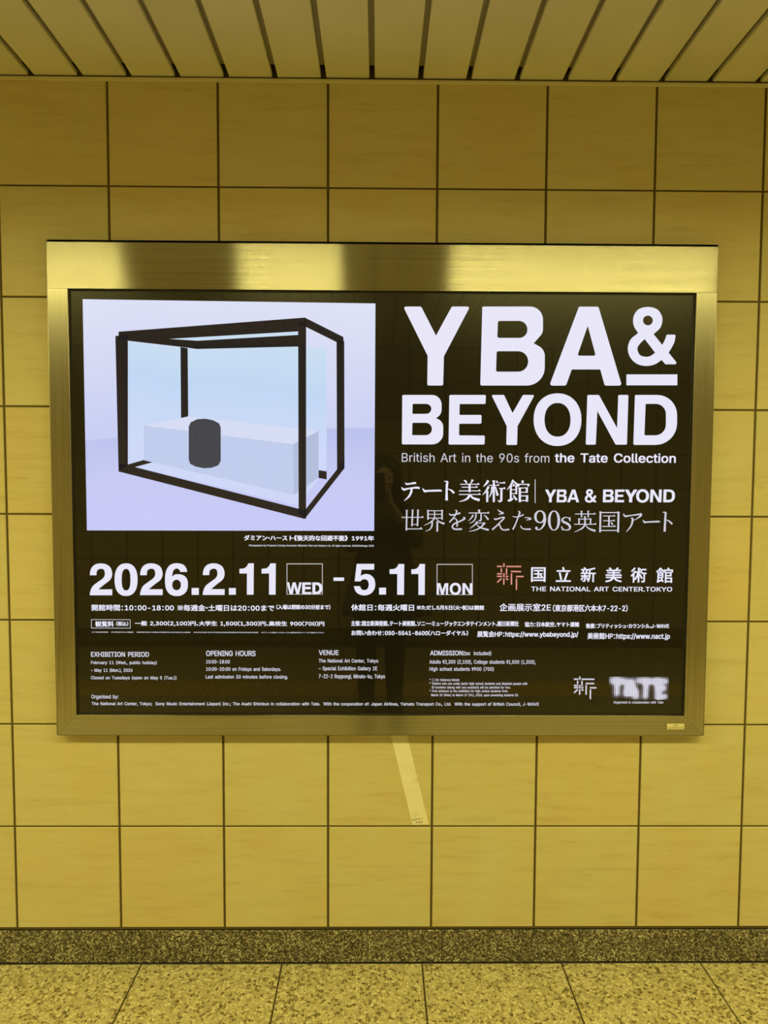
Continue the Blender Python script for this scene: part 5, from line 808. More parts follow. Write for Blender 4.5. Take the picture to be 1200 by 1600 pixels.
# traced headline shapes on the screen, each loop: stroke flag, then x, z, x, z, ... in tenths of a millimetre
ART_NUM = {
'H1': [
[[0,8110,18785,8103,18812,8108,18834,8126,18849,8154,18855,8536,18858,8548,18856,8561,18850,8572,18842,8580,18832,8980,18074,9394,18838,9402,18848,9413,18856,9425,18862,9437,18864,9826,18866,9854,18861,9872,18846,9878,18823,9870,18796,9205,17516,9204,17514,9203,17512,9203,17510,9203,17507,9190,16757,9186,16741,9177,16728,9164,16719,9148,16716,8794,16714,8777,16717,8764,16726,8754,16739,8751,16756,8755,17518,8755,17521,8755,17523,8754,17526,8753,17528]],
[[0,10244,18835,10247,18848,10254,18859,10265,18867,10279,18869,11552,18878,11624,18871,11692,18851,11754,18819,11808,18776,11853,18724,11887,18664,11909,18597,11918,18526,11922,18261,11921,18241,11918,18220,11913,18198,11906,18176,11897,18154,11887,18134,11876,18116,11863,18100,11674,17882,11835,17796,11864,17777,11892,17752,11917,17724,11939,17692,11957,17658,11971,17623,11980,17588,11984,17553,11989,17224,11981,17125,11954,17032,11909,16949,11849,16875,11777,16815,11693,16769,11600,16740,11499,16729,10258,16722,10241,16725,10227,16734,10218,16748,10215,16765],[0,10677,18437,10681,18456,10692,18470,10707,18481,10726,18484,11256,18488,11303,18483,11347,18470,11386,18450,11421,18422,11450,18388,11472,18349,11486,18306,11492,18260,11492,18250,11488,18205,11476,18163,11456,18125,11428,18092,11396,18065,11357,18044,11315,18031,11270,18026,10718,18023,10698,18026,10682,18037,10672,18053,10668,18073],[0,10653,17613,10657,17631,10668,17647,10683,17657,10702,17661,11247,17664,11303,17659,11355,17643,11402,17618,11443,17585,11477,17545,11504,17499,11520,17448,11527,17394,11527,17380,11522,17325,11507,17273,11482,17227,11449,17186,11409,17153,11363,17128,11311,17111,11256,17106,10695,17102,10675,17106,10659,17117,10649,17133,10645,17152]],
[[0,12891,18856,12897,18867,12907,18876,12919,18882,12932,18884,13404,18887,13418,18885,13430,18878,13441,18869,13447,18857,14109,16817,14113,16788,14103,16764,14083,16748,14055,16742,13691,16739,13677,16742,13664,16749,13654,16759,13647,16772,13533,17153,13528,17164,13519,17172,13509,17178,13497,17180,12762,17176,12751,17174,12741,17168,12733,17161,12728,17151,12599,16772,12590,16757,12577,16745,12561,16736,12544,16733,12209,16731,12178,16737,12158,16754,12148,16779,12153,16810],[0,13154,18365,13376,17609,13378,17588,13370,17570,13355,17558,13334,17554,12946,17552,12923,17556,12907,17568,12900,17587,12903,17609]],
[[0,14550,18179,14518,18224,14485,18270,14454,18315,14431,18359,14416,18401,14407,18441,14402,18481,14401,18522,14403,18563,14408,18604,14418,18645,14434,18685,14456,18724,14482,18764,14515,18800,14556,18830,14607,18853,14668,18872,14733,18885,14797,18889,14861,18885,14928,18874,14991,18856,15045,18833,15087,18804,15120,18768,15148,18729,15170,18689,15188,18651,15202,18612,15210,18571,15211,18527,15207,18479,15198,18428,15182,18376,15158,18327,15121,18282,15076,18238,15026,18195,14978,18152,15221,17863,15239,17893,15256,17922,15273,17952,15288,17984,15301,18018,15312,18053,15322,18089,15333,18125,15358,18140,15561,18141,15587,18113,15580,18063,15574,18015,15565,17965,15549,17913,15521,17851,15485,17785,15446,17717,15408,17650,15630,17386,15613,17334,15324,17333,15218,17449,15172,17417,15126,17383,15080,17352,15029,17327,14973,17308,14913,17294,14851,17285,14790,17282,14728,17286,14666,17296,14605,17312,14548,17335,14495,17366,14444,17403,14399,17446,14360,17495,14327,17550,14300,17612,14281,17677,14273,17741,14275,17806,14288,17873,14310,17937,14340,17996,14383,18047,14436,18092,14494,18135],[0,14946,18523,14945,18500,14939,18478,14930,18457,14916,18438,14900,18422,14881,18408,14860,18399,14837,18393,14813,18390,14790,18392,14766,18398,14745,18408,14725,18421,14708,18437,14694,18456,14683,18476,14676,18499,14674,18522,14675,18545,14681,18567,14690,18588,14703,18607,14720,18623,14739,18636,14760,18646,14783,18652,14807,18654,14830,18653,14853,18647,14875,18637,14895,18624,14912,18608,14926,18589,14937,18568,14943,18546],[0,14734,18016,15032,17648,15002,17624,14972,17600,14942,17577,14912,17560,14881,17547,14851,17538,14818,17533,14783,17533,14742,17537,14697,17545,14653,17558,14616,17580,14587,17613,14563,17656,14546,17702,14538,17743,14540,17777,14551,17809,14569,17839,14590,17870,14620,17906,14657,17942,14696,17980]],
[[0,14252,17049,15665,17058,15673,16758,14259,16750]]],
'H2': [
[[0,8063,16420,8066,16433,8073,16443,8083,16450,8096,16453,8881,16457,8935,16452,8985,16437,9031,16413,9071,16380,9104,16341,9129,16296,9145,16246,9151,16192,9153,16045,9151,16019,9145,15993,9136,15966,9124,15941,9109,15916,9092,15894,9073,15875,9053,15859,9000,15825,9085,15778,9108,15763,9130,15744,9150,15721,9167,15696,9181,15670,9192,15642,9198,15614,9201,15587,9203,15407,9197,15345,9179,15287,9151,15235,9114,15189,9068,15151,9016,15122,8958,15104,8896,15098,8093,15094,8080,15096,8070,15103,8063,15114,8060,15127],[0,8351,16185,8353,16194,8359,16202,8367,16208,8377,16210,8729,16212,8783,16201,8827,16172,8857,16129,8868,16075,8858,16022,8829,15978,8785,15948,8732,15937,8373,15935,8362,15937,8354,15943,8349,15951,8347,15961],[0,8347,15665,8350,15674,8355,15682,8363,15688,8373,15690,8717,15692,8751,15688,8783,15679,8812,15663,8837,15643,8858,15618,8874,15589,8884,15558,8888,15524,8888,15520,8885,15486,8875,15454,8860,15426,8839,15400,8814,15380,8785,15364,8753,15354,8719,15350,8369,15349,8359,15351,8351,15356,8345,15365,8343,15375]],
[[0,9362,16427,9365,16440,9372,16450,9382,16457,9395,16460,10338,16465,10351,16463,10362,16455,10369,16445,10372,16431,10368,16249,10366,16236,10359,16226,10348,16219,10336,16217,9674,16213,9664,16211,9656,16205,9651,16197,9649,16188,9648,15939,9650,15929,9656,15920,9664,15915,9674,15913,10227,15916,10240,15913,10251,15906,10258,15895,10260,15882,10257,15706,10254,15693,10247,15683,10237,15676,10224,15674,9669,15671,9659,15669,9651,15663,9645,15655,9643,15645,9643,15377,9645,15367,9651,15359,9659,15353,9669,15351,10323,15348,10336,15345,10346,15338,10354,15327,10356,15314,10353,15133,10350,15121,10343,15110,10333,15103,10320,15101,9387,15096,9374,15099,9363,15106,9356,15117,9354,15130]],
[[0,10548,16419,10542,16437,10546,16452,10558,16463,10577,16466,10853,16468,10862,16467,10870,16463,10878,16457,10883,16449,11117,15972,11388,16454,11394,16461,11401,16466,11409,16470,11417,16471,11666,16472,11686,16469,11698,16458,11702,16443,11696,16424,11265,15620,11264,15618,11263,15616,11263,15615,11263,15613,11256,15126,11254,15114,11247,15104,11236,15097,11224,15094,10990,15093,10977,15096,10966,15103,10959,15113,10956,15127,10960,15611,10959,15613,10959,15615,10959,15617,10958,15618]],
[[0,13032,15800,13026,15657,13000,15532,12956,15418,12896,15318,12819,15232,12728,15163,12625,15112,12511,15081,12381,15070,12250,15079,12135,15109,12030,15159,11937,15227,11857,15312,11793,15412,11745,15526,11715,15651,11703,15793,11710,15935,11736,16060,11780,16173,11841,16273,11917,16359,12008,16427,12111,16478,12224,16509,12354,16520,12485,16510,12599,16481,12704,16431,12797,16364,12877,16279,12941,16179,12989,16067,13020,15942],[0,12728,15795,12725,15700,12712,15619,12689,15547,12657,15483,12616,15429,12567,15386,12512,15354,12449,15335,12376,15328,12302,15334,12239,15353,12183,15384,12133,15427,12090,15480,12055,15544,12030,15616,12014,15696,12007,15791,12010,15885,12024,15966,12047,16038,12079,16102,12120,16155,12168,16199,12224,16230,12286,16250,12359,16256,12433,16250,12495,16232,12552,16201,12602,16158,12645,16105,12679,16041,12705,15970,12721,15889]],
[[0,13181,16449,13184,16461,13191,16471,13201,16478,13214,16481,13484,16482,13492,16481,13501,16478,13508,16472,13513,16465,14027,15575,14039,16454,14042,16466,14049,16476,14059,16483,14072,16486,14287,16487,14300,16484,14311,16477,14318,16466,14321,16453,14313,15149,14311,15136,14304,15126,14293,15119,14281,15116,14017,15115,14009,15116,14000,15120,13993,15125,13987,15132,13469,16039,13445,15144,13442,15131,13435,15121,13425,15115,13412,15112,13200,15111,13187,15114,13176,15121,13168,15132,13166,15145]],
[[0,14502,16456,14505,16469,14512,16479,14522,16486,14535,16488,15117,16491,15229,16481,15335,16449,15430,16399,15515,16333,15585,16252,15639,16158,15674,16055,15688,15944,15694,15719,15685,15597,15653,15484,15600,15381,15528,15292,15440,15218,15338,15161,15225,15126,15102,15113,14526,15110,14513,15113,14502,15120,14494,15131,14492,15144],[0,14805,16216,14807,16227,14813,16236,14822,16242,14833,16244,15087,16246,15144,16240,15197,16224,15246,16199,15288,16165,15324,16124,15351,16077,15369,16025,15376,15969,15384,15676,15379,15616,15363,15560,15337,15510,15302,15466,15259,15430,15209,15402,15153,15385,15093,15378,14824,15377,14812,15379,14803,15386,14796,15395,14794,15407]]],
'date': [
[[0,-613,11420,-612,11444,-611,11467,-609,11492,-604,11518,-596,11547,-586,11579,-573,11610,-557,11638,-537,11662,-515,11685,-489,11705,-461,11722,-429,11735,-393,11744,-356,11751,-318,11753,-280,11753,-240,11749,-201,11741,-165,11730,-131,11715,-100,11697,-71,11676,-48,11651,-29,11622,-15,11589,-4,11554,3,11520,7,11486,8,11452,4,11419,-3,11388,-13,11359,-26,11332,-44,11306,-66,11280,-98,11251,-138,11221,-181,11191,-222,11159,-262,11127,-303,11093,-344,11059,-385,11024,1,11026,-2,10860,-628,10858,-625,10885,-623,10911,-619,10938,-611,10966,-599,11001,-584,11038,-566,11076,-543,11110,-515,11140,-482,11167,-447,11192,-411,11219,-371,11247,-328,11276,-287,11305,-255,11333,-234,11358,-218,11383,-206,11409,-198,11435,-196,11465,-198,11496,-203,11525,-209,11549,-215,11563,-223,11574,-233,11583,-244,11591,-258,11597,-274,11601,-291,11603,-309,11603,-330,11599,-353,11592,-375,11583,-392,11572,-404,11559,-413,11543,-418,11525,-423,11506,-427,11486,-428,11465,-429,11442,-431,11420]],
[[0,710,11301,704,11197,690,11117,669,11046,640,10986,604,10935,561,10894,511,10865,454,10847,382,10841,310,10847,254,10864,205,10893,164,10934,129,10984,102,11045,83,11115,72,11196,69,11299,75,11402,89,11483,111,11553,140,11613,176,11664,219,11704,268,11733,325,11751,397,11757,469,11752,525,11734,573,11705,615,11665,649,11615,677,11555,696,11485,707,11404],[0,512,11300,509,11225,504,11171,496,11126,485,11087,471,11055,455,11030,437,11012,415,11001,385,10997,355,11000,333,11011,315,11030,300,11055,287,11087,278,11125,271,11171,268,11224,267,11299,270,11373,275,11427,283,11472,294,11511,308,11543,324,11568,342,11586,364,11597,394,11601,424,11597,446,11587,464,11568,479,11543,491,11512,501,11473,508,11428,511,11374]],
[[0,784,11426,785,11450,786,11474,788,11498,793,11524,800,11554,811,11585,823,11616,840,11644,859,11669,882,11692,908,11712,936,11728,968,11741,1004,11751,1042,11757,1080,11760,1118,11759,1158,11755,1198,11747,1234,11736,1268,11722,1300,11704,1328,11682,1352,11658,1371,11629,1386,11595,1397,11560,1404,11526,1408,11493,1409,11459,1406,11426,1399,11395,1389,11366,1375,11339,1358,11313,1335,11287,1303,11258,1263,11228,1220,11198,1179,11167,1138,11134,1098,11100,1057,11066,1016,11032,1404,11033,1402,10867,771,10865,774,10892,776,10918,780,10945,788,10974,800,11008,815,11046,833,11083,856,11118,884,11147,917,11174,952,11199,989,11226,1028,11254,1072,11283,1113,11312,1145,11340,1166,11364,1182,11390,1194,11415,1202,11442,1204,11471,1201,11503,1196,11532,1190,11556,1184,11569,1176,11581,1167,11590,1155,11597,1141,11603,1125,11608,1108,11610,1089,11609,1068,11605,1045,11599,1023,11590,1006,11579,994,11565,985,11550,980,11532,975,11513,971,11493,970,11471,969,11449,968,11427]],
[[0,2090,11521,2087,11544,2085,11565,2081,11588,2073,11611,2060,11637,2044,11665,2024,11691,2003,11712,1979,11728,1951,11739,1923,11747,1896,11754,1873,11760,1850,11763,1827,11765,1802,11766,1773,11764,1743,11761,1712,11756,1683,11747,1655,11736,1629,11721,1604,11703,1581,11681,1560,11653,1540,11621,1522,11586,1508,11549,1496,11513,1487,11476,1481,11437,1476,11394,1473,11340,1472,11280,1472,11220,1476,11166,1481,11122,1489,11082,1499,11045,1513,11010,1530,10979,1550,10950,1572,10924,1595,10903,1618,10886,1643,10873,1669,10863,1695,10855,1721,10849,1748,10845,1775,10843,1802,10843,1832,10844,1862,10847,1892,10852,1922,10861,1951,10875,1979,10892,2006,10912,2030,10934,2049,10957,2066,10981,2079,11008,2090,11036,2098,11067,2104,11100,2106,11134,2107,11168,2107,11202,2105,11236,2101,11269,2093,11300,2081,11327,2066,11353,2048,11376,2029,11395,2009,11412,1987,11424,1964,11435,1940,11443,1916,11450,1891,11454,1865,11456,1839,11457,1814,11457,1787,11454,1762,11450,1738,11442,1718,11431,1700,11415,1684,11398,1666,11382,1674,11422,1681,11463,1689,11501,1698,11532,1706,11551,1716,11567,1727,11580,1740,11592,1755,11602,1771,11610,1789,11615,1806,11616,1823,11613,1841,11607,1857,11598,1871,11586,1881,11573,1887,11556,1893,11538,1900,11521],[0,1913,11155,1911,11128,1906,11102,1897,11079,1885,11059,1870,11041,1853,11027,1834,11016,1814,11010,1791,11008,1768,11010,1747,11016,1728,11026,1712,11040,1698,11058,1686,11079,1678,11102,1673,11127,1672,11155,1674,11183,1679,11208,1688,11231,1700,11252,1715,11269,1732,11283,1751,11294,1771,11300,1794,11303,1817,11300,1838,11294,1856,11284,1873,11270,1887,11252,1899,11232,1907,11209,1912,11183]],
[[0,2526,11434,2528,11458,2528,11481,2530,11505,2534,11531,2542,11560,2552,11592,2564,11623,2579,11650,2598,11675,2620,11698,2645,11718,2673,11734,2704,11747,2739,11756,2775,11762,2812,11765,2849,11765,2888,11760,2927,11753,2962,11742,2995,11727,3026,11710,3054,11688,3077,11664,3096,11635,3110,11602,3121,11567,3128,11533,3132,11500,3133,11466,3130,11433,3123,11402,3114,11373,3101,11346,3084,11321,3062,11295,3031,11266,2993,11237,2951,11206,2911,11175,2872,11143,2832,11109,2793,11075,2753,11041,3130,11042,3128,10877,2516,10876,2519,10902,2522,10928,2525,10955,2532,10983,2544,11017,2558,11055,2576,11092,2598,11127,2625,11156,2656,11182,2691,11208,2726,11234,2764,11263,2806,11291,2846,11320,2878,11348,2898,11372,2913,11397,2925,11423,2932,11449,2934,11478,2931,11509,2926,11539,2920,11562,2914,11576,2907,11587,2897,11596,2886,11604,2872,11610,2857,11614,2840,11616,2822,11615,2802,11612,2779,11605,2758,11596,2741,11585,2729,11572,2721,11556,2716,11539,2711,11520,2708,11500,2707,11478,2706,11456,2705,11434]],
[[0,3545,11483,3546,11614,3580,11617,3614,11619,3646,11622,3675,11629,3699,11640,3720,11654,3737,11670,3753,11687,3766,11706,3775,11726,3784,11747,3793,11768,3948,11769,3936,10887,3749,10886,3755,11483]],
[[0,4162,11484,4163,11616,4196,11619,4230,11621,4263,11624,4291,11631,4315,11642,4335,11656,4353,11672,4368,11689,4381,11708,4390,11728,4399,11749,4408,11770,4561,11771,4551,10889,4366,10888,4371,11485]],
[[0,2210,11071,2411,11072,2409,10877,2208,10877]],
[[0,3248,11072,3442,11073,3441,10884,3246,10883]]],
'date_end': [
[[0,7737,11482,7736,11612,7770,11615,7805,11617,7839,11620,7868,11627,7892,11637,7913,11651,7931,11667,7947,11684,7960,11702,7969,11722,7978,11743,7987,11764,8145,11764,8143,10895,7952,10895,7952,11483]],
[[0,8346,11483,8345,11613,8377,11616,8409,11618,8440,11621,8468,11628,8490,11639,8510,11652,8526,11668,8541,11685,8553,11704,8562,11724,8569,11745,8578,11766,8725,11766,8725,10893,8548,10893,8546,11483]],
[[0,7445,11094,7640,11094,7641,10901,7446,10900]],
[[0,6816,11764,7307,11765,7302,11601,6954,11600,6925,11428,6944,11437,6964,11447,6984,11456,7003,11464,7020,11470,7037,11476,7055,11479,7075,11480,7101,11478,7132,11474,7164,11466,7195,11453,7224,11434,7254,11410,7281,11382,7303,11351,7318,11315,7328,11274,7334,11233,7337,11194,7337,11159,7333,11125,7326,11093,7316,11062,7302,11032,7285,11003,7266,10976,7244,10953,7220,10933,7193,10917,7164,10903,7136,10892,7110,10885,7083,10880,7056,10878,7028,10877,6999,10879,6969,10881,6938,10887,6908,10898,6878,10913,6847,10931,6818,10954,6794,10982,6776,11015,6762,11054,6750,11095,6737,11135,6910,11135,6921,11112,6931,11088,6943,11066,6956,11049,6972,11037,6989,11029,7008,11025,7028,11025,7049,11027,7072,11033,7094,11042,7112,11055,7126,11074,7138,11097,7146,11122,7152,11145,7156,11167,7156,11188,7154,11209,7150,11230,7144,11251,7135,11273,7125,11292,7111,11308,7093,11319,7070,11326,7047,11330,7027,11332,7010,11331,6995,11327,6981,11321,6967,11314,6955,11305,6943,11294,6933,11282,6922,11271,6761,11271]],
[[0,6170,11378,6465,11379,6465,11284,6170,11283]]],
'daybox': [
[[0,4859,11773,5871,11776,5871,11745,4859,11742]],
[[0,4856,10913,5871,10915,5871,10894,4856,10891]],
[[0,4859,11742,4885,11742,4882,10913,4856,10913]],
[[0,5845,11745,5871,11745,5871,10915,5845,10915]]],
'day': [
[[0,4865,11236,4934,11236,4975,11020,5030,11236,5113,11237,5166,11020,5214,11237,5278,11237,5208,10906,5130,10906,5071,11128,5031,10906,4945,10905]],
[[0,5294,11237,5544,11238,5544,11170,5375,11170,5375,11115,5530,11115,5530,11045,5372,11045,5372,10967,5554,10967,5554,10907,5293,10906]],
[[0,5580,11238,5715,11238,5744,11235,5771,11227,5795,11214,5816,11196,5833,11175,5847,11151,5855,11124,5858,11094,5858,11052,5855,11023,5847,10996,5833,10972,5816,10950,5795,10932,5770,10919,5743,10911,5715,10908,5580,10907],[0,5661,11168,5685,11168,5703,11167,5720,11162,5735,11153,5748,11142,5759,11129,5767,11114,5773,11097,5774,11079,5774,11064,5773,11046,5767,11029,5759,11014,5748,11000,5735,10989,5720,10981,5703,10976,5685,10974,5661,10974]]],
'daybox_end': [
[[0,9050,11771,10066,11774,10066,11743,9050,11740]],
[[0,9057,10914,10075,10916,10076,10894,9058,10892]],
[[0,9050,11740,9077,11740,9084,10914,9057,10914]],
[[0,10040,11743,10066,11743,10075,10916,10049,10916]]],
'day_end': [
[[0,9067,11227,9158,11227,9219,11032,9286,11227,9385,11227,9378,10903,9319,10903,9316,11141,9253,10903,9187,10903,9125,11140,9125,10903,9061,10902]],
[[0,9742,11067,9740,11034,9734,11005,9723,10977,9708,10953,9689,10932,9667,10916,9642,10903,9615,10896,9585,10893,9555,10895,9528,10903,9503,10915,9481,10932,9461,10952,9446,10977,9434,11004,9427,11033,9425,11066,9427,11099,9433,11129,9444,11156,9459,11180,9478,11201,9500,11218,9525,11230,9552,11237,9582,11240,9612,11238,9639,11230,9664,11218,9686,11202,9705,11181,9721,11157,9732,11130,9739,11100],[0,9667,11066,9666,11046,9662,11028,9656,11012,9649,10997,9639,10984,9627,10974,9614,10967,9600,10962,9584,10961,9568,10962,9554,10967,9540,10974,9529,10984,9518,10997,9510,11011,9504,11028,9500,11046,9499,11066,9500,11086,9503,11104,9509,11120,9517,11135,9527,11148,9539,11158,9552,11165,9566,11170,9582,11171,9598,11170,9612,11165,9625,11158,9637,11148,9647,11135,9655,11121,9661,11104,9665,11086]],
[[0,9782,11229,9856,11229,9985,11034,9986,11229,10058,11229,10061,10905,9983,10905,9858,11118,9858,10905,9780,10904]]],
'emblem_red': [
[[1,10743,11684,10888,11685,10888,11725,10743,11724]],
[[1,10917,11793,10919,11685,10958,11685,10957,11793]],
[[1,10999,11683,11423,11683,11423,11723,10998,11723]],
[[1,10848,11651,10849,11542,10889,11542,10887,11651]],
[[1,10991,11651,10994,11471,11033,11471,11031,11651]],
[[1,10748,11475,10890,11476,10889,11515,10747,11515]],
[[1,10748,11405,10890,11404,10890,11443,10748,11445]],
[[1,10921,11510,10923,11400,10962,11400,10961,11510]],
[[1,10989,11404,11064,11401,11065,11441,10990,11444]],
[[1,10859,11380,10740,11266,10767,11237,10887,11351]],
[[1,10988,11349,11050,11310,11071,11343,11009,11383]],
[[1,10921,11371,10920,11191,10960,11190,10960,11371]],
[[1,11133,11511,11134,11191,11174,11191,11173,11511]],
[[1,11135,11543,11422,11541,11422,11581,11135,11583]],
[[1,11279,11401,11497,11400,11497,11440,11278,11441]],
[[1,11277,11365,11278,11043,11317,11042,11317,11365]]],
'emblem_white': [
[[1,12965,8483,13090,8483,13089,8525,12964,8525]],
[[1,13110,8581,13112,8487,13153,8487,13151,8581]],
[[1,13184,8482,13547,8481,13546,8523,13183,8524]],
[[1,13051,8457,13053,8363,13094,8363,13093,8457]],
[[1,13174,8457,13177,8301,13218,8301,13215,8457]],
[[1,12970,8301,13092,8301,13091,8344,12970,8344]],
[[1,12971,8240,13093,8239,13092,8281,12971,8282]],
[[1,13115,8335,13117,8239,13158,8240,13156,8335]],
[[1,13177,8239,13241,8237,13242,8279,13177,8281]],
[[1,13063,8225,12962,8126,12991,8095,13093,8194]],
[[1,13175,8192,13227,8158,13250,8193,13197,8228]],
[[1,13115,8215,13116,8058,13157,8057,13156,8214]],
[[1,13296,8336,13298,8058,13340,8058,13338,8335]],
[[1,13301,8360,13546,8358,13546,8400,13301,8402]],
[[1,13425,8236,13611,8235,13611,8277,13424,8278]],
[[1,13420,8209,13422,7929,13464,7928,13462,8208]]],
'mincho_top': [
[[1,8155,14034,8156,14024,8160,14008,8170,13989,8192,13973,8220,13971,8248,13974,8277,13979,8306,13984,8337,13988,8370,13993,8400,13997,8421,13998,8431,14000,8437,14001,8445,13999,8453,13998,8471,14022,8467,14029,8460,14039,8444,14050,8420,14057,8391,14052,8360,14044,8328,14035,8298,14028,8270,14025,8242,14021,8219,14020,8205,14021,8196,14021,8187,14026,8176,14036,8167,14042]],
[[1,8053,13909,8056,13891,8063,13866,8079,13837,8110,13814,8149,13816,8185,13828,8221,13841,8262,13852,8315,13858,8376,13864,8436,13869,8481,13869,8508,13868,8526,13863,8539,13857,8552,13853,8573,13901,8562,13907,8545,13916,8518,13925,8480,13929,8430,13923,8370,13914,8308,13903,8255,13893,8210,13887,8171,13879,8141,13875,8125,13877,8112,13877,8095,13888,8078,13904,8063,13915]],
[[1,8303,13868,8303,13852,8303,13829,8301,13805,8296,13781,8287,13754,8275,13724,8259,13693,8239,13663,8214,13628,8180,13590,8148,13556,8127,13530,8133,13523,8161,13540,8201,13567,8244,13598,8280,13629,8306,13663,8326,13698,8343,13731,8356,13764,8362,13797,8364,13828,8363,13853,8362,13869]],
[[1,8635,13876,8640,13857,8650,13829,8665,13800,8687,13774,8717,13767,8739,13771,8760,13778,8795,13783,8858,13786,8942,13788,9026,13791,9090,13792,9126,13793,9148,13792,9161,13791,9172,13791,9179,13832,9169,13836,9155,13841,9129,13845,9089,13848,9024,13846,8940,13843,8856,13840,8791,13836,8751,13834,8728,13831,8722,13831,8721,13833,8704,13838,8684,13854,8663,13872,8647,13885]],
[[1,9239,14068,9258,14065,9286,14062,9310,14056,9317,14051,9311,14055,9305,14046,9294,14023,9286,13987,9284,13943,9283,13890,9283,13833,9283,13777,9281,13715,9279,13648,9278,13588,9276,13546,9353,13547,9351,13589,9347,13649,9345,13715,9342,13776,9344,13832,9345,13889,9348,13940,9350,13981,9353,14008,9357,14030,9361,14054,9347,14083,9318,14093,9286,14091,9258,14087,9238,14083]],
[[1,9346,13859,9363,13848,9387,13835,9412,13820,9431,13804,9450,13787,9469,13765,9486,13744,9499,13728,9543,13767,9529,13781,9509,13802,9486,13825,9460,13845,9430,13857,9398,13865,9371,13870,9351,13873]],
[[1,9786,14105,9793,14095,9805,14084,9816,14071,9822,14061,9831,14053,9841,14040,9851,14026,9859,14016,9884,14026,9882,14039,9878,14056,9872,14077,9862,14097,9842,14108,9822,14114,9805,14117,9793,14118]],
[[1,10004,14141,10002,14127,9998,14108,9993,14087,9987,14070,9979,14054,9969,14038,9960,14023,9954,14012,9963,14004,9973,14011,9987,14022,10002,14036,10017,14051,10031,14068,10044,14087,10055,14104,10064,14114]],
[[1,9688,13986,10219,13988,10219,14011,9688,14009]],
[[0,10145,13988,10195,14046,10231,13988]],
[[1,9728,13903,10172,13905,10172,13928,9728,13926]],
[[0,10098,13905,10148,13963,10183,13905]],
[[1,9657,13802,10250,13805,10250,13828,9657,13826]],
[[0,10176,13805,10226,13863,10262,13805]],
[[1,9653,13702,10257,13705,10257,13728,9652,13725]],
[[0,10183,13704,10233,13762,10269,13705]],
[[0,9899,14012,9969,14016,9992,13992,9978,13972,9980,13798,9966,13775,9922,13782,9920,13977]],
[[1,9931,13732,9924,13714,9914,13690,9902,13666,9889,13647,9875,13629,9857,13611,9836,13594,9810,13578,9775,13560,9732,13544,9691,13529,9663,13518,9665,13508,9696,13512,9739,13519,9786,13528,9827,13539,9860,13552,9889,13567,9915,13584,9940,13605,9959,13633,9974,13663,9984,13689,9992,13706]],
[[1,9945,13701,9956,13681,9974,13653,10000,13621,10036,13592,10083,13569,10138,13550,10190,13534,10224,13522,10244,13597,10207,13604,10156,13615,10104,13628,10064,13642,10037,13660,10014,13684,9994,13708,9979,13726]],
[[1,10438,14124,10430,14106,10419,14081,10405,14054,10391,14031,10376,14006,10357,13979,10339,13955,10328,13937,10336,13928,10354,13939,10380,13956,10408,13976,10433,13997,10453,14023,10472,14050,10488,14073,10499,14089]],
[[1,10451,13952,10443,13932,10432,13906,10418,13876,10402,13846,10381,13811,10354,13770,10328,13732,10311,13705,10320,13697,10344,13718,10379,13749,10415,13783,10446,13815,10468,13847,10486,13879,10500,13905,10510,13923]],
[[0,10394,13811,10464,13816,10487,13792,10473,13771,10476,13524,10462,13501,10418,13508,10415,13777]],
[[1,10480,13960,10770,13961,10770,13985,10480,13983]],
[[0,10702,13961,10748,14015,10781,13961]],
[[0,10574,14107,10643,14111,10667,14087,10653,14067,10660,13525,10646,13502,10602,13509,10595,14072]],
[[1,10683,14096,10703,14026,10757,14062,10699,14107]],
[[1,10554,13939,10552,13907,10549,13860,10545,13811,10538,13770,10529,13734,10515,13697,10501,13665,10493,13641,10503,13635,10519,13654,10541,13683,10563,13718,10582,13758,10591,13805,10595,13857,10598,13904,10600,13936]],
[[1,10645,13932,10652,13907,10661,13871,10671,13832,10680,13796,10687,13763,10693,13730,10698,13700,10701,13679,10769,13696,10761,13715,10751,13744,10740,13777,10729,13810,10717,13845,10704,13884,10691,13919,10682,13943]],
[[1,10775,14025,10937,14026,10937,14053,10774,14052]],
[[0,10863,14025,10913,14085,10949,14026]],
[[1,10771,13871,10945,13872,10945,13899,10771,13898]],
[[0,10871,13871,10921,13931,10957,13872]],
[[1,10810,13881,10808,13543,10870,13543,10868,13881]],
[[1,10814,13581,10808,13569,10801,13554,10794,13542,10795,13539,10789,13538,10772,13547,10754,13559,10741,13566,10733,13558,10741,13545,10754,13527,10771,13509,10796,13496,10823,13505,10841,13521,10855,13535,10864,13544]],
[[1,11133,14136,11127,14113,11117,14081,11104,14045,11088,14010,11066,13969,11037,13923,11011,13881,10993,13850,11002,13843,11027,13868,11061,13906,11097,13947,11127,13986,11150,14022,11168,14059,11183,14090,11194,14111]],
[[1,11169,14065,11176,14057,11186,14049,11196,14040,11206,14028,11221,14011,11240,13989,11257,13966,11270,13951,11313,13988,11300,14002,11281,14024,11259,14046,11239,14065,11220,14075,11202,14082,11189,14084,11179,14085]],
[[1,11108,13951,11263,13952,11262,13975,11108,13974]],
[[1,11158,14014,11168,13956,11203,13962,11192,14020]],
[[1,11071,13959,11077,13563,11131,13563,11125,13959]],
[[1,11228,13970,11226,13729,11276,13728,11278,13969]],
[[1,11100,13841,11255,13842,11254,13865,11100,13865]],
[[1,11102,13735,11256,13736,11256,13759,11101,13758]],
[[1,11014,13540,11022,13534,11036,13527,11059,13521,11087,13523,11114,13539,11141,13561,11166,13581,11182,13596,11160,13628,11140,13619,11113,13604,11084,13591,11064,13585,11055,13579,11044,13577,11031,13576,11021,13574]],
[[1,11156,13689,11244,13546,11294,13582,11184,13709]],
[[1,11396,14111,11397,14037,11455,14038,11454,14111]],
[[1,11281,14021,11282,13941,11340,13941,11339,14022]],
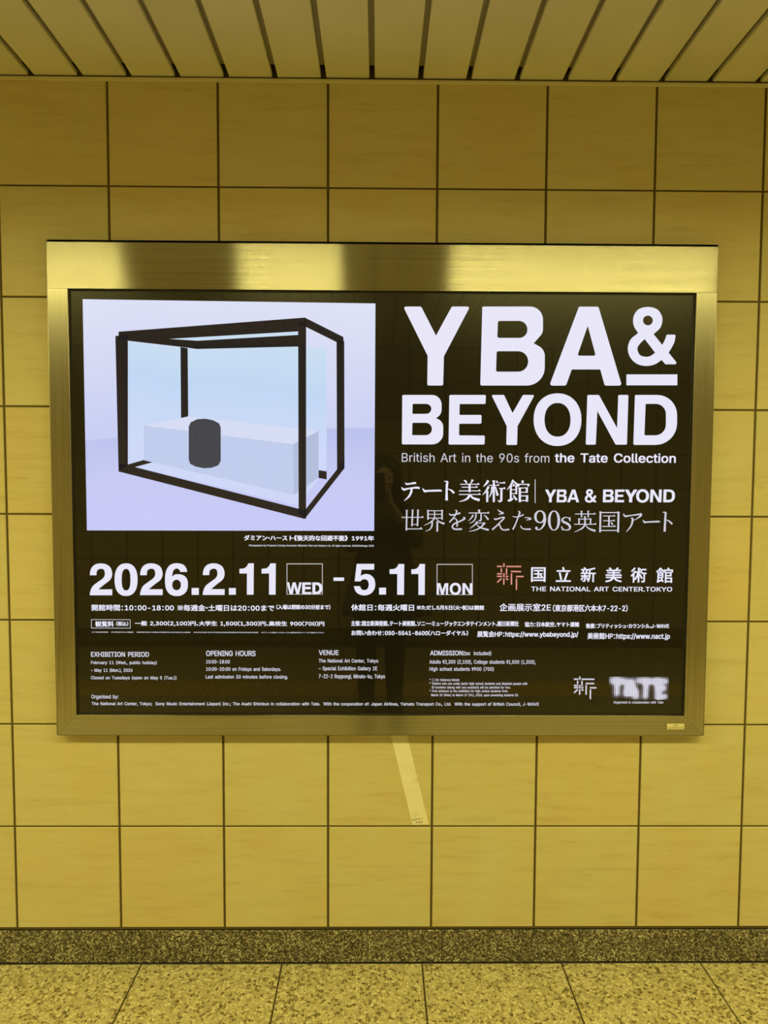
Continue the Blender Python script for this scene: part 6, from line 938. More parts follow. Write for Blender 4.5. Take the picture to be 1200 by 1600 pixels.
[[1,11311,13989,11620,13990,11619,14017,11310,14016]],
[[1,11552,14009,11569,13944,11595,13940,11629,13998]],
[[0,11298,13912,11372,13916,11397,13890,11382,13869,11387,13524,11372,13501,11326,13508,11320,13875]],
[[1,11380,13891,11554,13892,11553,13915,11379,13914]],
[[1,11522,13923,11519,13769,11573,13767,11576,13921]],
[[1,11382,13771,11552,13772,11551,13795,11381,13794]],
[[1,11383,13667,11586,13668,11586,13695,11383,13694]],
[[1,11528,13701,11525,13521,11587,13520,11586,13700]],
[[1,11385,13537,11555,13538,11555,13565,11385,13564]],
[[0,11764,14143,11782,14143,11793,13483,11775,13483]]],
'mincho_low': [
[[0,8171,13275,8222,13279,8239,13261,8228,13246,8222,12717,8211,12697,8179,12704,8186,13250]],
[[0,8334,13284,8385,13287,8402,13269,8392,13254,8375,12836,8364,12816,8332,12822,8349,13259]],
[[0,8484,13281,8535,13285,8553,13267,8542,13252,8529,12841,8518,12821,8486,12828,8499,13256]],
[[1,8064,13059,8673,13061,8672,13084,8064,13082]],
[[0,8599,13061,8649,13118,8682,13061]],
[[1,8205,12735,8639,12737,8639,12763,8205,12761]],
[[0,8550,12736,8611,12805,8649,12737]],
[[1,8352,12862,8507,12862,8507,12882,8352,12881]],
[[0,8762,13277,8813,13281,8830,13263,8820,13248,8822,13022,8811,13003,8779,13009,8777,13252]],
[[0,9155,13279,9206,13283,9223,13264,9212,13249,9214,13024,9204,13004,9172,13011,9170,13254]],
[[1,8799,13246,9191,13247,9191,13269,8798,13267]],
[[1,8799,13148,9192,13150,9192,13170,8799,13168]],
[[1,8800,13043,9193,13044,9193,13066,8800,13064]],
[[1,8965,13257,8967,13049,9000,13049,8998,13257]],
[[1,8965,13061,8950,13041,8930,13014,8904,12983,8873,12956,8830,12926,8775,12895,8722,12867,8686,12847,8689,12840,8728,12854,8783,12877,8843,12903,8892,12929,8928,12959,8958,12990,8980,13018,8996,13037]],
[[1,9007,13049,9021,13028,9043,12998,9071,12965,9102,12936,9141,12913,9184,12894,9224,12878,9251,12867,9269,12923,9240,12929,9200,12939,9157,12952,9122,12967,9092,12988,9063,13015,9038,13042,9019,13060]],
[[1,8896,12952,8895,12929,8895,12896,8893,12862,8888,12833,8881,12810,8872,12788,8859,12767,8843,12749,8817,12731,8784,12713,8751,12698,8728,12687,8731,12679,8755,12685,8791,12696,8828,12709,8861,12725,8884,12746,8902,12769,8917,12794,8929,12822,8936,12856,8939,12894,8940,12927,8942,12950]],
[[0,9021,12951,9076,12955,9094,12935,9083,12919,9085,12691,9073,12671,9039,12677,9037,12924]],
[[1,9552,13274,9562,13267,9575,13260,9580,13253,9577,13248,9575,13227,9566,13194,9551,13157,9530,13118,9497,13074,9455,13025,9414,12980,9385,12948,9412,12924,9440,12956,9481,13002,9524,13053,9558,13100,9583,13140,9602,13180,9616,13216,9623,13248,9609,13276,9586,13287,9567,13288,9556,13287]],
[[1,9380,13177,9385,13166,9393,13150,9409,13133,9434,13120,9466,13120,9501,13125,9537,13132,9572,13140,9609,13149,9648,13160,9683,13170,9707,13176,9691,13223,9668,13213,9635,13200,9598,13186,9564,13175,9530,13169,9495,13164,9463,13161,9441,13162,9426,13163,9413,13170,9400,13180,9390,13186]],
[[1,9458,13009,9478,13015,9508,13024,9537,13030,9558,13029,9570,13019,9579,13003,9587,12982,9592,12958,9595,12925,9595,12883,9594,12843,9593,12815,9632,12813,9633,12841,9635,12882,9634,12927,9630,12965,9620,12994,9606,13019,9588,13039,9564,13051,9535,13052,9502,13044,9472,13034,9452,13028]],
[[1,9776,13075,9786,13065,9799,13054,9803,13047,9801,13058,9790,13048,9763,13029,9728,13008,9692,12988,9653,12969,9608,12951,9564,12932,9527,12912,9500,12892,9480,12871,9466,12848,9460,12822,9464,12796,9476,12768,9499,12744,9535,12727,9586,12721,9650,12721,9712,12723,9754,12724,9751,12773,9709,12771,9649,12767,9588,12765,9544,12769,9524,12779,9511,12792,9505,12807,9503,12821,9504,12832,9512,12846,9527,12862,9549,12879,9581,12896,9623,12915,9669,12933,9710,12952,9748,12971,9786,12989,9819,13008,9845,13030,9843,13068,9820,13085,9800,13092,9787,13095]],
[[0,10180,13291,10242,13295,10264,13273,10251,13255,10251,13216,10238,13197,10199,13203,10198,13260]],
[[1,9934,13186,10507,13188,10507,13214,9934,13212]],
[[0,10434,13187,10483,13247,10517,13188]],
[[1,10122,13193,10122,13172,10121,13143,10119,13111,10114,13083,10106,13056,10096,13029,10082,13004,10065,12982,10041,12961,10008,12940,9977,12922,9955,12909,9959,12902,9982,12910,10017,12923,10054,12940,10086,12961,10108,12986,10125,13014,10139,13044,10149,13074,10154,13107,10156,13142,10155,13172,10155,13193]],
[[1,10260,13193,10260,13159,10261,13110,10261,13060,10259,13024,10254,13008,10250,13001,10247,12999,10247,12998,10246,12995,10236,12998,10224,13004,10215,13008,10208,13001,10211,12992,10218,12979,10230,12964,10248,12956,10267,12961,10282,12972,10294,12992,10301,13019,10302,13059,10300,13111,10298,13160,10296,13194]],
[[1,10035,13154,10030,13140,10024,13122,10015,13101,10003,13081,9985,13055,9962,13026,9939,12999,9925,12979,9932,12972,9951,12987,9978,13010,10007,13035,10031,13059,10048,13081,10062,13103,10072,13121,10079,13133]],
[[1,10356,13139,10364,13129,10377,13115,10391,13099,10404,13082,10420,13062,10438,13038,10454,13015,10465,12999,10504,13029,10491,13044,10472,13065,10452,13089,10432,13109,10412,13124,10393,13135,10376,13144,10364,13150]],
[[1,10166,12979,10153,12960,10135,12934,10113,12905,10089,12878,10059,12849,10023,12817,9989,12787,9966,12766,9971,12759,9998,12775,10036,12799,10078,12826,10114,12852,10142,12879,10168,12907,10190,12932,10205,12948]],
[[1,10142,12904,10363,12909,10363,12928,10141,12924]],
[[1,10364,12950,10348,12925,10325,12891,10298,12854,10269,12823,10239,12799,10206,12777,10170,12757,10131,12740,10083,12723,10028,12709,9977,12698,9942,12689,9944,12679,9980,12683,10032,12690,10089,12699,10141,12712,10183,12728,10223,12747,10260,12768,10295,12793,10330,12824,10363,12860,10391,12892,10411,12913]],
[[1,10146,12885,10162,12865,10185,12836,10217,12804,10259,12775,10315,12752,10383,12731,10447,12713,10490,12700,10503,12754,10458,12763,10394,12775,10327,12791,10274,12808,10235,12828,10202,12854,10175,12878,10155,12894]],
[[1,10731,13292,10744,13278,10763,13259,10786,13238,10808,13219,10836,13207,10865,13196,10884,13188,10885,13209,10874,13203,10837,13192,10796,13182,10768,13174,10771,13158,10800,13160,10843,13165,10884,13171,10915,13183,10905,13221,10879,13233,10850,13243,10827,13254,10804,13265,10779,13280,10756,13293,10739,13302]],
[[1,10642,13062,10641,13052,10641,13035,10653,13013,10682,13002,10722,13010,10770,13027,10818,13044,10857,13055,10886,13061,10910,13064,10922,13064,10916,13074,10912,13069,10894,13049,10868,13023,10841,12995,10812,12965,10779,12931,10745,12896,10712,12864,10676,12832,10639,12800,10606,12772,10583,12753,10613,12718,10635,12740,10667,12770,10703,12804,10737,12838,10770,12871,10805,12906,10838,12940,10867,12970,10894,12997,10920,13024,10941,13047,10952,13072,10933,13098,10908,13100,10880,13096,10848,13090,10807,13080,10758,13064,10711,13050,10680,13044,10672,13043,10666,13046,10660,13057,10654,13066]],
[[1,10746,12836,10758,12844,10774,12856,10788,12864,10790,12863,10794,12853,10801,12827,10810,12795,10824,12766,10844,12746,10865,12730,10891,12719,10921,12712,10960,12710,11005,12714,11046,12720,11074,12723,11066,12768,11039,12762,10999,12753,10957,12747,10924,12745,10902,12751,10884,12761,10869,12774,10856,12789,10844,12809,10834,12837,10823,12866,10806,12888,10779,12888,10760,12875,10745,12859,10736,12849]],
[[1,11312,13253,11319,13243,11330,13231,11335,13221,11334,13213,11333,13198,11326,13174,11315,13143,11302,13106,11287,13061,11269,13010,11250,12957,11232,12909,11211,12864,11188,12818,11168,12778,11153,12751,11191,12731,11204,12760,11224,12800,11245,12847,11265,12895,11284,12944,11303,12997,11321,13049,11336,13093,11352,13128,11366,13158,11377,13186,11383,13215,11370,13242,11350,13257,11333,13263,11322,13266]],
[[1,11158,13104,11171,13098,11192,13089,11217,13081,11246,13078,11278,13079,11314,13085,11350,13092,11382,13100,11411,13111,11438,13125,11460,13137,11476,13145,11456,13179,11441,13169,11420,13156,11396,13143,11371,13131,11342,13122,11308,13114,11274,13107,11245,13104,11221,13105,11198,13110,11177,13116,11163,13119]],
[[1,11492,13067,11507,13067,11527,13068,11550,13067,11572,13064,11600,13056,11632,13045,11655,13035,11652,13054,11647,13051,11611,13036,11571,13022,11544,13011,11547,12999,11576,13002,11619,13008,11661,13015,11693,13033,11672,13070,11641,13078,11606,13084,11575,13087,11550,13088,11526,13087,11505,13085,11491,13083]],
[[1,11381,12860,11382,12847,11385,12828,11391,12806,11403,12786,11419,12771,11439,12758,11463,12747,11495,12739,11538,12734,11591,12732,11641,12731,11675,12730,11674,12776,11639,12774,11590,12771,11539,12770,11499,12771,11473,12777,11453,12785,11438,12795,11425,12806,11415,12818,11407,12835,11401,12852,11396,12864]],
[[0,12091,13102,12089,13069,12083,13038,12072,13011,12056,12986,12037,12964,12014,12947,11989,12935,11961,12927,11930,12924,11899,12927,11871,12934,11845,12947,11822,12964,11802,12985,11785,13009,11773,13037,11766,13067,11763,13101,11765,13134,11771,13165,11782,13192,11798,13217,11817,13238,11840,13256,11865,13268,11893,13276,11924,13279,11955,13276,11983,13269,12009,13256,12032,13239,12052,13218,12068,13194,12080,13166,12088,13136],[0,12022,13100,12021,13073,12018,13048,12011,13025,12002,13004,11991,12987,11978,12973,11964,12962,11947,12956,11929,12954,11911,12956,11895,12962,11880,12972,11866,12986,11855,13004,11845,13024,11838,13047,11834,13072,11832,13100,11833,13127,11836,13152,11843,13175,11852,13195,11863,13213,11876,13227,11890,13237,11907,13244,11924,13246,11942,13244,11959,13237,11974,13227,11987,13213,11999,13196,12009,13176,12016,13153,12020,13128]],
[[1,12026,13097,12029,13080,12033,13057,12037,13032,12037,13006,12034,12977,12029,12945,12022,12912,12012,12884,12001,12857,11986,12831,11970,12807,11953,12787,11936,12773,11917,12762,11899,12755,11883,12750,11869,12752,11856,12758,11843,12766,11833,12771,11819,12742,11829,12738,11844,12731,11864,12725,11885,12724,11907,12727,11930,12733,11954,12744,11977,12760,12000,12779,12023,12803,12045,12831,12063,12861,12076,12895,12087,12931,12094,12967,12099,13001,12100,13034,12097,13065,12093,13090,12091,13107]],
[[0,11870,12785,11869,12779,11868,12773,11865,12767,11861,12762,11857,12757,11852,12753,11846,12751,11839,12749,11833,12748,11826,12749,11820,12750,11814,12753,11808,12757,11804,12761,11800,12767,11797,12772,11795,12779,11794,12785,11795,12792,11796,12798,11799,12804,11803,12809,11807,12813,11813,12817,11819,12820,11825,12822,11831,12822,11838,12822,11844,12820,11850,12817,11856,12814,11861,12809,11864,12804,11867,12798,11869,12792]],
[[0,12490,12998,12489,12945,12482,12897,12471,12853,12455,12814,12436,12780,12412,12753,12386,12734,12357,12721,12325,12717,12293,12721,12264,12733,12237,12753,12212,12780,12192,12813,12175,12852,12162,12896,12154,12944,12150,12997,12152,13049,12158,13097,12169,13141,12185,13180,12205,13214,12228,13241,12254,13260,12283,13273,12315,13277,12347,13273,12376,13261,12403,13241,12428,13215,12449,13181,12466,13142,12478,13099,12487,13051],[0,12418,12997,12417,12949,12414,12905,12408,12865,12399,12830,12388,12799,12374,12775,12359,12757,12342,12746,12324,12742,12305,12745,12288,12756,12272,12774,12258,12799,12246,12829,12236,12865,12228,12904,12223,12948,12221,12996,12221,13044,12225,13088,12231,13127,12240,13163,12251,13193,12264,13218,12280,13236,12296,13247,12315,13251,12333,13247,12350,13236,12366,13218,12380,13194,12393,13164,12403,13128,12410,13088,12415,13045]],
[[1,12772,12984,12769,13000,12763,13024,12754,13050,12740,13072,12720,13085,12697,13094,12672,13099,12648,13099,12621,13097,12591,13089,12564,13077,12541,13060,12529,13036,12526,13008,12532,12979,12549,12952,12578,12931,12612,12916,12644,12902,12670,12889,12691,12874,12710,12860,12724,12847,12732,12835,12739,12823,12744,12807,12745,12792,12744,12782,12735,12771,12716,12759,12693,12749,12672,12743,12650,12744,12628,12749,12606,12758,12589,12768,12575,12782,12562,12802,12552,12821,12544,12835,12535,12831,12540,12816,12547,12794,12558,12771,12574,12751,12596,12737,12620,12726,12647,12719,12673,12717,12701,12719,12730,12725,12758,12737,12781,12754,12795,12780,12800,12808,12798,12837,12789,12865,12772,12889,12750,12909,12727,12926,12701,12943,12669,12958,12635,12972,12606,12984,12590,12994,12582,13002,12578,13013,12577,13024,12578,13033,12587,13044,12606,13058,12629,13069,12651,13076,12671,13076,12691,13072,12709,13065,12724,13056,12736,13041,12746,13018,12754,12996,12760,12980]],
[[0,12756,13097,12777,13088,12786,12977,12758,12987,12732,13047]],
[[0,12519,12838,12542,12838,12581,12767,12574,12718,12554,12718]],
[[1,12907,13171,13477,13173,13476,13196,12907,13194]],
[[0,13408,13173,13454,13227,13487,13173]],
[[0,13052,13270,13099,13273,13115,13256,13106,13243,13109,13104,13099,13085,13070,13091,13066,13246]],
[[0,13239,13271,13286,13274,13303,13257,13293,13243,13296,13105,13286,13085,13257,13092,13254,13247]],
[[0,12986,13060,13033,13063,13049,13046,13039,13032,13042,12899,13033,12879,13003,12886,13000,13036]],
[[0,13309,13061,13357,13064,13373,13047,13363,13034,13366,12900,13356,12880,13327,12887,13324,13037]],
[[1,13020,13029,13357,13031,13356,13052,13019,13051]],
[[1,12883,12884,13504,12886,13504,12909,12883,12907]],
[[0,13431,12886,13480,12943,13514,12886]],
[[1,13159,13122,13162,13081,13166,13023,13168,12962,13164,12913,13156,12879,13146,12852,13130,12828,13103,12802,13058,12769,12996,12733,12935,12702,12894,12679,12897,12671,12942,12687,13006,12712,13073,12741,13127,12770,13161,12800,13184,12831,13199,12865,13209,12906,13214,12961,13212,13025,13208,13083,13205,13124]],
[[1,13197,12880,13209,12859,13227,12828,13253,12794,13287,12763,13334,12737,13390,12714,13442,12695,13478,12680,13495,12740,13458,12748,13404,12761,13349,12777,13305,12794,13275,12816,13248,12844,13227,12871,13210,12890]],
[[0,13573,13255,13634,13259,13655,13237,13642,13220,13642,12690,13630,12667,13592,12674,13592,13225]],
[[0,14075,13251,14140,13255,14163,13232,14149,13213,14150,12692,14137,12669,14096,12676,14095,13218]],
[[1,13617,13212,14122,13214,14122,13241,13617,13239]],
[[1,13618,12712,14124,12714,14123,12739,13618,12738]],
[[1,13693,13118,14027,13119,14027,13142,13693,13141]],
[[0,13965,13119,14007,13169,14039,13119]],
[[1,13700,12986,14020,12987,14020,13010,13699,13009]],
[[0,13958,12987,14000,13037,14032,12987]],
[[1,13674,12825,14044,12827,14043,12852,13674,12851]],
[[0,13975,12826,14021,12882,14055,12827]],
[[1,13837,13130,13837,12839,13880,12838,13879,13129]],
[[1,13902,12960,13944,12873,13985,12902,13918,12971]],
[[1,14251,13196,14253,13180,14258,13155,14272,13125,14302,13102,14342,13102,14382,13110,14427,13121,14476,13132,14539,13139,14613,13147,14681,13154,14729,13159,14722,13205,14675,13196,14607,13185,14534,13173,14471,13163,14420,13158,14375,13152,14338,13150,14316,13154,14302,13157,14289,13170,14277,13189,14266,13202]],
[[1,14704,13159,14714,13155,14725,13152,14727,13157,14730,13167,14721,13152,14697,13126,14669,13100,14643,13076,14618,13058,14592,13041,14568,13027,14552,13016,14557,13008,14575,13015,14600,13025,14630,13038,14658,13054,14690,13071,14724,13093,14756,13115,14781,13138,14786,13176,14768,13203,14753,13216,14746,13223]],
[[1,14469,13070,14480,13062,14493,13053,14499,13045,14496,13040,14497,13019,14493,12983,14486,12943,14477,12907,14466,12877,14452,12848,14436,12820,14420,12793,14401,12765,14378,12736,14358,12711,14344,12693,14353,12685,14370,12699,14395,12720,14423,12746,14448,12772,14468,12799,14488,12827,14506,12858,14521,12891,14534,12930,14545,12972,14552,13013,14553,13050,14532,13078,14506,13088,14486,13087,14473,13085]],
[[1,14804,13017,14807,13003,14813,12982,14825,12958,14847,12938,14875,12934,14900,12937,14928,12943,14966,12948,15023,12950,15094,12953,15164,12955,15218,12956,15249,12957,15267,12957,15278,12956,15288,12955,15294,12989,15285,12993,15272,12997,15250,13001,15216,13003,15161,13000,15091,12995,15020,12990,14962,12986,14923,12985,14895,12984,14877,12985,14867,12988,14856,12990,14842,13001,14829,13015,14818,13025]],
[[1,15361,13235,15378,13229,15401,13223,15420,13215,15425,13207,15423,13209,15420,13200,15414,13171,15410,13118,15407,13025,15403,12902,15400,12782,15397,12700,15460,12697,15460,12780,15462,12900,15463,13023,15464,13115,15467,13163,15472,13190,15474,13211,15463,13239,15435,13254,15405,13256,15379,13253,15362,13250]],
[[1,15456,13022,15471,13013,15493,13002,15516,12990,15537,12975,15558,12955,15582,12931,15604,12907,15620,12890,15655,12925,15638,12940,15613,12963,15585,12987,15558,13007,15530,13019,15502,13028,15478,13033,15461,13036]]]}
ART = {nm: [[(['s'] if lp[0] else []) + [(x / 10000, z / 10000) for x, z in zip(lp[1::2], lp[2::2])] for lp in shape] for shape in v] for nm, v in ART_NUM.items()}

def fill(shapes, nonzero=False):
    """shapes: list of lists of loops (x, z); triangles inside the loops, holes left open"""
    V, F = [], []
    for loops in shapes:
        if loops[0][0] == 's':
            pts = loops[0][1:]
            n = len(pts)
            b0 = len(V)
            V += pts
            F += [(b0 + i, b0 + i + 1, b0 + n - 2 - i, b0 + n - 1 - i) for i in range(n // 2 - 1)]
            continue
        P_, E_ = [], []
        for lp in loops:
            if len(lp) < 3: continue
            b0 = len(P_)
            P_ += [Vector((x * 100, z * 100)) for x, z in lp]
            E_ += [(b0 + i, b0 + (i + 1) % len(lp)) for i in range(len(lp))]
        ov, oe, of = delaunay_2d_cdt(P_, E_, [], 0, 1e-6)[:3]
        segs = [(P_[a].x, P_[a].y, P_[b_].x, P_[b_].y) for a, b_ in E_]
        b0 = len(V)
        V += [(v.x / 100, v.y / 100) for v in ov]
        for f in of:
            cx = sum(ov[i].x for i in f) / 3; cy = sum(ov[i].y for i in f) / 3
            wn = cr = 0
            for xa, ya, xb, yb in segs:
                if (ya <= cy) != (yb <= cy):
                    if xa + (cy - ya) / (yb - ya) * (xb - xa) > cx:
                        wn += 1 if yb > ya else -1
                        cr += 1
            if (wn != 0) if nonzero else (cr & 1):
                F.append(tuple(b0 + i for i in f))
    return V, F

SCREEN_Y = -0.0255
def flat_print(name, V, F, m, parent, y, y_back=None):
    me = bpy.data.meshes.new(name)
    me.from_pydata([(x, y, z) for x, z in V], [], F)
    me.materials.append(m)
    me.update()
    for p in me.polygons:
        if p.normal.y > 0:
            p.flip()
    return link(name, me, parent)

GCACHE = {}
def text_outline(txt):
    V, F = [], []
    pen = 0
    for ch in txt:
        if ch == '\u3000': pen += 500; continue
        if ch == ' ': pen += 140; continue
        adv, loops = GLYPH[ch]
        if ch not in GCACHE:
            GCACHE[ch] = fill([[[(x / 500, y / 500) for x, y in lp] for lp in loops]], True)
        gv, gf = GCACHE[ch]
        b0 = len(V)
        if ch in '：（）、《》・※':
            lo = min(v[0] for v in gv); hi = max(v[0] for v in gv)
            side = .12 if ch == '：' else .06 if ch == '・' else .04
            V += [(x - lo + side + pen / 500, y) for x, y in gv]
            pen += (hi - lo + 2 * side) * 500
        else:
            V += [(x + pen / 500, y) for x, y in gv]
            pen += adv
        F += [tuple(b0 + i for i in f) for f in gf]
    return V, F

def lettering(name, txt, x0, z1, x1, z0, bold, m, parent, y):
    V, F = text_outline(txt)
    ax = min(v[0] for v in V); bx = max(v[0] for v in V)
    core = [c for c in txt if ord(c) > 0x3040 and c not in '：（）、・']
    if core:      # the box was measured on the full-height characters, not on brackets and commas
        pts = [y_ for c in core for _, y_ in GCACHE[c][0]]
        az, bz = min(pts), max(pts)
    else:
        az = min(v[1] for v in V); bz = max(v[1] for v in V)
    d = bold * 0.00175
    sx = (x1 - x0 - d) / (bx - ax); sz = (z1 - z0 - d * .7) / (bz - az)
    W_, G = [], []
    offs = [(0, 0)] if bold <= .05 else [(-.5, -.35), (.5, -.35), (-.5, .35), (.5, .35)]
    for ox, oz in offs:
        b0 = len(W_)
        W_ += [(x0 + d / 2 + (x - ax) * sx + ox * d, z0 + d * .35 + (z - az) * sz + oz * d) for x, z in V]
        G += [tuple(b0 + i for i in f) for f in F]
    return flat_print(name, W_, G, m, parent, y)

# ------------------------------------------------------------------ the display
disp = empty('advertising_display', ((FX0 + FX1) / 2, 0, FZ0))
tag(disp, 'large wall-mounted lit advertising display in a brushed steel frame', 'display')
YF = -0.033                                             # front of the frame
IX0, IX1, IZ0, IZ1 = -0.1035, 1.610, 0.748, 1.926       # opening
CR = 0.006

def frame_bar(name, front, m, uv_axis, back_y=-0.0005, label=None):
    """front: polygon of (x, z) ; prism from back_y to YF with eased front edges"""
    bm = bmesh.new()
    n = len(front)
    cx = sum(p[0] for p in front) / n; cz = sum(p[1] for p in front) / n
    bk = [bm.verts.new((x, back_y, z)) for x, z in front]
    rm = [bm.verts.new((x, YF + .0022, z)) for x, z in front]
    md = []
    fr = []
    for i in range(n):
        a = Vector(front[i - 1]); b_ = Vector(front[i]); c = Vector(front[(i + 1) % n])
        u = (b_ - a).normalized(); v = (c - b_).normalized()
        nu = Vector((-u.y, u.x)); nv = Vector((-v.y, v.x))
        def outer(p, q):
            return (abs(p[0] - FX0) < .001 and abs(q[0] - FX0) < .001) or (abs(p[0] - FX1) < .001 and abs(q[0] - FX1) < .001) or (abs(p[1] - FZ1) < .001 and abs(q[1] - FZ1) < .001) or (abs(p[1] - FZ0) < .001 and abs(q[1] - FZ0) < .001)
        # offset: outer edges eased 2 mm, inner edges .8 mm, butt joints .15 mm
        def inner(p, q):
            return (abs(p[0] - IX0) < .001 and abs(q[0] - IX0) < .001) or (abs(p[0] - IX1) < .001 and abs(q[0] - IX1) < .001) or (abs(p[1] - IZ0) < .001 and abs(q[1] - IZ0) < .001)
        d1 = .0026 if outer(a, b_) or outer(a, b_) else (.001 if inner(a, b_) else .0002)
        d2 = .0026 if outer(b_, c) else (.001 if inner(b_, c) else .0002)
        den = u.x * v.y - u.y * v.x
        if abs(den) < .05:
            q = b_ + nu * max(d1, d2)
        else:
            p1 = b_ + nu * d1; p2 = b_ + nv * d2
            t_ = ((p2 - p1).x * v.y - (p2 - p1).y * v.x) / den
            q = p1 + u * t_
        mid = b_.lerp(q, .35)
        md.append(bm.verts.new((mid.x, YF + .0007, mid.y)))
        fr.append(bm.verts.new((q.x, YF, q.y)))
    for A, B in ((bk, rm), (rm, md), (md, fr)):
        for i in range(n):
            j = (i + 1) % n
            bm.faces.new((A[i], A[j], B[j], B[i]))
    bm.faces.new(fr); bm.faces.new(bk[::-1])
    bmesh.ops.recalc_face_normals(bm, faces=bm.faces)
    uv = bm.loops.layers.uv.new('UVMap')
    for f in bm.faces:
        for l in f.loops:
            x, y, z = l.vert.co
            l[uv].uv = (z + y, x) if uv_axis == 'z' else (x + y, z)
    me = bpy.data.meshes.new(name)
    bm.to_mesh(me); bm.free(); me.materials.append(m)
    return link(name, me, disp)

def arc(cx, cz, r, a0, a1, k=4):
    return [(cx + r * math.cos(math.radians(a0 + (a1 - a0) * i / k)), cz + r * math.sin(math.radians(a0 + (a1 - a0) * i / k))) for i in range(k + 1)]
g = .0001
frame_bar('frame_bar', arc(FX0 + .006, FZ1 - .006, .006, 180, 90) [::-1] + [(FX0, IZ1), (FX1, IZ1)] + arc(FX1 - .006, FZ1 - .006, .006, 0, 90), M['steel_h'], 'z')
frame_bar('frame_bar', [(FX0, IZ1 - g), (FX0, FZ0 + .006), (FX0 + .0018, FZ0 + .0018), (IX0, IZ0), (IX0, IZ1 - g)], M['steel_v'], 'x')
frame_bar('frame_bar', [(IX1, IZ1 - g), (IX1, IZ0), (FX1 - .0018, FZ0 + .0018), (FX1, FZ0 + .006), (FX1, IZ1 - g)], M['steel_v'], 'x')
frame_bar('frame_bar', [(IX0, IZ0 - g), (FX0 + .0019, FZ0 + .0017), (FX0 + .006, FZ0), (FX1 - .006, FZ0), (FX1 - .0019, FZ0 + .0017), (IX1, IZ0 - g)], M['steel_h'], 'z')

# dark recess liner and the glass
bm = bmesh.new()
SX0, SX1, SZ0, SZ1 = -0.0985, 1.6045, 0.7525, 1.921
for a, b_, c, d in ((IX0, SX0, IZ0, IZ1), (SX1, IX1, IZ0, IZ1), (SX0, SX1, IZ0, SZ0), (SX0, SX1, SZ1, IZ1)):
    add_box(bm, a + .0001, b_ - .0001, -0.0245, -0.001, c + .0001, d - .0001)
link('bezel', mesh('bezel', bm, M['bezel']), disp)
bm = bmesh.new()
add_box(bm, SX0 + .0001, SX1 - .0001, SCREEN_Y, -0.002, SZ0 + .0001, SZ1 - .0001)
bmesh.ops.bevel(bm, geom=[e for e in bm.edges if all(abs(v.co.y - SCREEN_Y) < 1e-5 for v in e.verts)], offset=.0008, segments=1, affect='EDGES')
screen = link('display_screen', mesh('display_screen', bm, M['glass']), disp)
screen['label'] = 'black glossy screen glass with lit poster'

scr_parent = screen
def sub(name, V, F, m, depth=1, label=None):
    me = bpy.data.meshes.new(name)
    y = SCREEN_Y - .00012 * depth
    me.from_pydata([(x, y, z) for x, z in V], [], F)
    me.materials.append(m); me.update()
    for p in me.polygons:
        if p.normal.y > 0: p.flip()
    o_ = bpy.data.objects.new(name, me)
    COL.objects.link(o_)
    o_.parent = screen
    if label: o_['label'] = label
    return o_

PIC = {'backdrop': [[-0.0667, 1.8994], [0.7315, 1.8933], [0.7301, 1.2688], [-0.0671, 1.2673]], 'floor': [[-0.0668, 1.515], [0.1974, 1.5434], [0.7305, 1.5549], [0.7301, 1.2688], [-0.0671, 1.2673]], 'frame': [[[0.0297, 1.8124], [0.5396, 1.8539], [0.5396, 1.8344], [0.0293, 1.788]], [[0.0208, 1.8009], [0.055, 1.804], [0.0493, 1.4473], [0.0234, 1.4325]], [[0.5199, 1.8394], [0.5418, 1.8431], [0.5408, 1.3015], [0.5201, 1.3163]], [[0.0237, 1.4546], [0.5386, 1.3253], [0.5371, 1.3015], [0.0233, 1.431]], [[0.5381, 1.8539], [0.644, 1.8019], [0.644, 1.7788], [0.5381, 1.8301]], [[0.625, 1.7917], [0.6462, 1.7918], [0.6474, 1.4427], [0.6267, 1.4337]], [[0.5372, 1.3253], [0.6474, 1.4663], [0.6474, 1.4427], [0.5371, 1.3015]], [[0.0549, 1.8004], [0.5359, 1.8359], [0.5395, 1.7759], [0.2437, 1.7669], [0.2001, 1.7724], [0.0547, 1.7881]], [[0.1979, 1.7724], [0.2175, 1.7689], [0.217, 1.5874], [0.1969, 1.4994]], [[0.0383, 1.4473], [0.2189, 1.4995], [0.2188, 1.4849], [0.0565, 1.44]], [[0.1969, 1.5009], [0.5979, 1.4336], [0.5979, 1.4115], [0.1967, 1.4848]]], 'ceiling_glass': [[0.1676, 1.7939], [0.244, 1.7893], [0.5213, 1.8069], [0.5213, 1.8163]], 'pane': [[0.0547, 1.7859], [0.1979, 1.7717], [0.598, 1.7749], [0.5979, 1.4425], [0.5187, 1.3386], [0.0493, 1.4488]], 'plinth_top': [[0.095, 1.5575], [0.2199, 1.5837], [0.5758, 1.5453], [0.5058, 1.5083]], 'plinth_front': [[0.095, 1.5575], [0.5058, 1.5083], [0.5069, 1.3682], [0.0936, 1.4622]], 'plinth_side': [[0.5058, 1.5083], [0.5758, 1.5453], [0.5757, 1.4165], [0.5069, 1.3682]], 'block': [[0.2181, 1.5545], [0.2233, 1.5669], [0.2418, 1.5758], [0.2638, 1.5774], [0.2857, 1.5731], [0.3018, 1.5644], [0.3061, 1.5527], [0.3053, 1.4617], [0.2993, 1.4499], [0.2809, 1.4425], [0.2588, 1.4409], [0.2367, 1.4452], [0.2214, 1.4525], [0.2171, 1.4643]]}
def poly(pts): return (pts, [tuple(range(len(pts)))])
def polys(lst):
    V, F = [], []
    for pts in lst:
        b0 = len(V); V += pts; F.append(tuple(range(b0, b0 + len(pts))))
    return V, F
sub('picture_backdrop', *poly(PIC['backdrop']), M['pic_back'], 1, 'pale lavender photograph filling the upper left of the screen')
